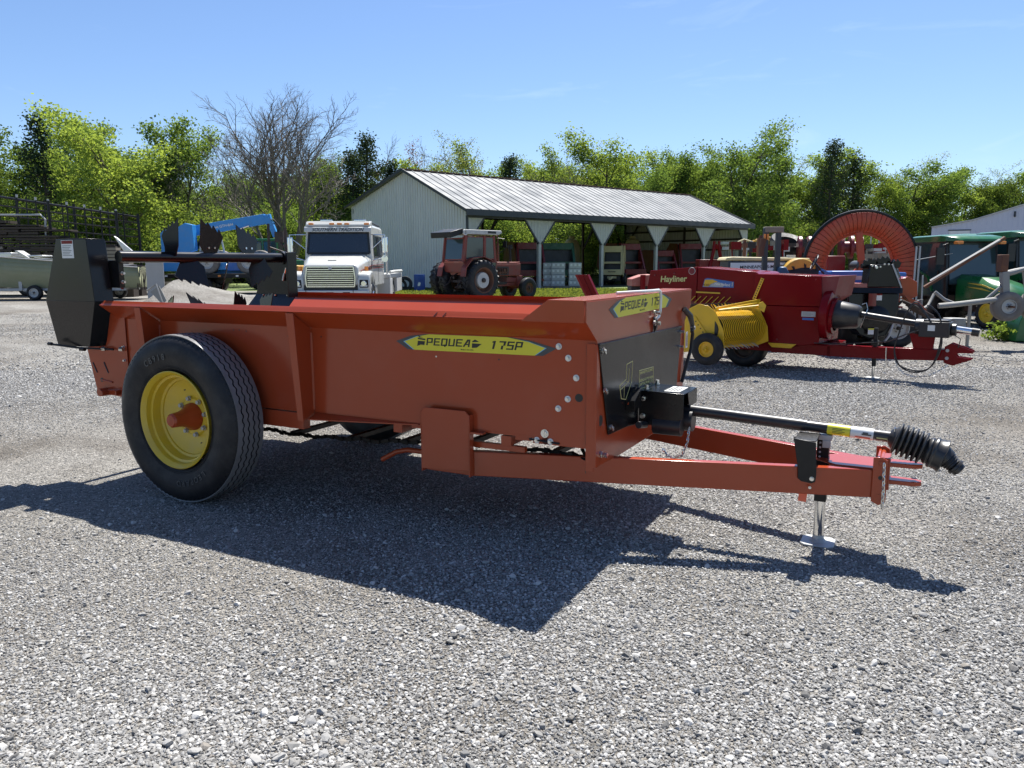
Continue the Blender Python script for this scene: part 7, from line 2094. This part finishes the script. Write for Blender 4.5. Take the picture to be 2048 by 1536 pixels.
def grey_implement():
    T, X, Z = mk('grey_wheel_rake', 'weathered grey implement with bent arms and two thick dusty wheels at the right edge', 'implement', 1900, 13.6)
    G().tube([(X(1868), -.1, Z(612)), (X(1900), -.12, Z(609)), (X(1990), -.15, Z(598))], .045, 10).ob('cross_arm', 'greyimp', T)
    G().beam((X(1992), -.1, Z(545)), (X(2000), -.1, Z(610)), .12, .11, up=(0, 1, 0)).ob('wheel_leg', 'greyimp', T, .01)
    G().box(X(1982), X(1996), -.15, .0, Z(545), Z(512)).ob('top_casting', 'rust', T, .01)
    G().tube([(X(1996), -.05, Z(550)), (X(2020), -.0, Z(545)), (X(2038), .0, Z(540)), (X(2044), .0, Z(560)), (X(2052), .0, Z(600))], .05, 10).ob('bent_arm', 'greyimp', T)
    G().tube([(X(1988), -.1, Z(575)), (X(1962), -.05, Z(602))], .03, 8).ob('brace', 'greyimp', T)
    G().tube([(X(1868), .05, Z(585)), (X(1885), .0, Z(600)), (X(1900), -.1, Z(608))], .03, 8).tube([(X(1876), .2, Z(590)), (X(1860), .1, Z(612)), (X(1845), 0, Z(618))], .025, 8).ob('link_arm', 'greyimp', T)
    G().cyl((X(1905), -.05, .42), (0, 0, 1), .18, .12, 20).box(X(1890), X(1920), -.2, .2, .3, .45).ob('turntable', 'greyimp', T, .01, join=True)
    p = G().beam((X(1843), .0, Z(576)), (X(1966), -.4, Z(480)), .045, .07, up=(0, 1, 0)); p.ob('raised_boom', 'rust', T, .005)
    G().beam((X(1855), .012, Z(563)), (X(1958), -.385, Z(484)), .02, .09, up=(0, 1, 0)).ob('boom_rib', 'greyimp', T)
    for px, r in ((2000, .255), (2062, .30)):
        mwheel(T, (X(px), -.22, Z(613) if px < 2050 else Z(610)), (-.15, -1, 0), r, .17, r * .46, 'galv', 'tyreg', n=32, dish=.03)
    G().cyl((X(2000), -.35, Z(613)), (.15, 1, 0), .02, .3, 10).ob('axle_stub', 'rust', T)
    g = G().tube([(X(1845), .1, Z(600)), (X(1845), .1, .02)], .03, 8).tube([(X(1958), .3, Z(604)), (X(1958), .3, .02)], .03, 8).box(X(1955), X(1962), .2, .4, 0, .02); g.ob('stand_leg', 'greyimp', T, join=True)
    w = thing('weed_clump', 'fresh green weeds growing below the grey implement at the right edge', 'weeds', (at(2012, 15), 15, 0))
    rs = np.random.RandomState(6); cs = rs.normal(size=(120, 3)) * [.22, .12, .10] + [0, 0, .16]; cs[:, 2] = np.abs(cs[:, 2])
    part('leaves', leaf_mesh(rs, cs, 6, .03, .045, 'spring_leaf', 'leaves'), w)
    o = thing('bucket_teeth', 'green steel loader bucket resting on the ground at the right edge below the weeds', 'bucket', (at(2035, 14.6), 14.6, 0))
    G().poly([(0, 0, .02), (.5, 0, .02), (.5, 0, .9), (.2, 0, .75), (.05, 0, .4)], (0, .5, 0)).ob('bucket_shell', 'green', o, .01)
grey_implement()

# ================================================================== yard clutter beyond
def clutter():
    names = ['left of the roll bar tractor rim gap', 'beside it', '', '']
    for px, d, r, lab in ((1594, 44, .62, 'dark red drum standing left of the orange reel'), (1611, 45, .60, 'dark red drum touching the left rim of the orange reel'),
                          (1676, 43, .62, 'dark red drum seen through the orange reel, left of two'), (1694, 43.5, .62, 'dark red drum seen through the orange reel, right of two')):
        T = thing('red_roller', lab, 'roller', (at(px, d), d, 0), 0, 'dark red rollers parked beyond the reel')
        z = 1.5 + (527 - 497) * d / 1550
        G().lathe([(0, 0), (r * .9, 0), (r, .05), (r, .2), (r * .5, .25), (r * .5, .5), (r, .55), (r, .7), (0, .7)], (-.2, 0, z), (1, -.25, 0), 28).ob('drum', 'bred', T)
        G().box(-.1, .1, -.1, .1, 0, z - .2).ob('stand', 'grease', T)
    d = 46
    for k, (px, w, z0, z1, m, nm, lab, cat) in enumerate(((1505, 60, 492, 482, 'yellow2', 'yellow_implement', 'long yellow implement lying on the slope behind the roll bar', 'implement'), (1470, 30, 494, 486, 'cream', 'pale_implement', 'pale implement on the slope just right of the barn end', 'implement'),
                                     (1578, 26, 492, 484, 'offw', 'white_implement', 'small white box on the slope right of the roll bar', 'box'), (1640, 20, 505, 492, 'brightred', 'red_implement', 'bright red frame piece glimpsed at the left inside the reel', 'implement'))):
        T, X, Z = mk(nm, lab, cat, px, d)
        G().box(X(px), X(px + w), 0, .8, Z(z0), Z(z1)).ob('body', m, T, .05)
        for q in (.15, .8): G().box(X(px + w * q), X(px + w * q) + .12, .1, .3, 0, Z(z0)).ob('leg', 'grease', T)
        G().tube([(X(px), .1, Z(z1)), (X(px + w * .4), .1, Z(z1 - 5)), (X(px + w), .1, Z(z1))], .05, 6).ob('rail', m, T)
    T = thing('spare_tyre', 'big dark tyre lying flat on the slope behind the roll bar', 'tyre', (at(1561, d), d - .5, 0))
    G().lathe([(.45, -.2), (.5, .18), (.95, .22), (1.0, .1), (1.0, -.1), (.95, -.2)], (0, 0, 1.5 + (527 - 489) * d / 1550), (.1, -.5, 1), 28, closed=True).ob('rubber_ring', 'rubber', T)
    G().box(-.5, .5, -.3, .3, 0, 1.5 + (527 - 494) * d / 1550 - .1).ob('prop', 'dwood', T)
    # rows of small implements in the distance read as one jumble
    rs = np.random.RandomState(12); g = G()
    for i in range(260):
        px = rs.uniform(1715, 1790) if i < 190 else rs.uniform(1440, 1650); d = rs.uniform(36, 60)
        x = at(px, d); z = 1.5 + (527 - rs.uniform(495, 522)) * d / 1550 if px > 1700 else 1.5 + (527 - rs.uniform(488, 500)) * d / 1550
        g.cbox((x, d, max(.1, z)), tuple(rs.uniform(.08, .5, 3)), int(rs.randint(0, 4)))
        if i % 3 == 0: g.tube([(x, d, 0), (x + rs.uniform(-.4, .4), d, z)], .04, 4, mi=int(rs.randint(0, 4)))
    o = g.ob('scrap_row', ['brightred', 'offw', 'grease', 'wood'], fix=False, stuff=True)
    tag(o, 'jumbled row of small red and pale implements far behind the orange reel', 'scrap', kind='stuff')
    T, X, Z = mk('shelter_frame', 'thin white open shelter frame far away, seen through the orange reel', 'frame', 1730, 60)
    g = G()
    for px in (1712, 1731, 1747): g.tube([(X(px), 0, 0), (X(px), 0, Z(470))], .05, 6).tube([(X(px), 3, 0), (X(px), 3, Z(470))], .05, 6)
    g.tube([(X(1709), 0, Z(470)), (X(1750), 0, Z(470))], .06, 6).ob('pole', 'offw', T)
    T, X, Z = mk('red_gang', 'row of bright red coulters along the top of a planter by the white building', 'planter', 1990, 30)
    for k in range(9): G().cyl((X(1992) + k * .2, 0, Z(482)), (0, 1, .0), .09, .3, 10).ob('coulter', 'brightred', T)
    G().box(X(1990), X(2060), .0, .3, Z(487), Z(483)).box(X(1995), X(1998), .0, .2, 0, Z(487)).box(X(2050), X(2053), .0, .2, 0, Z(487)).ob('toolbar', 'bred', T, join=True)
    G().box(X(1990), X(2060), -.02, .0, Z(487.5), Z(486)).ob('edge', 'offw', T)
clutter()
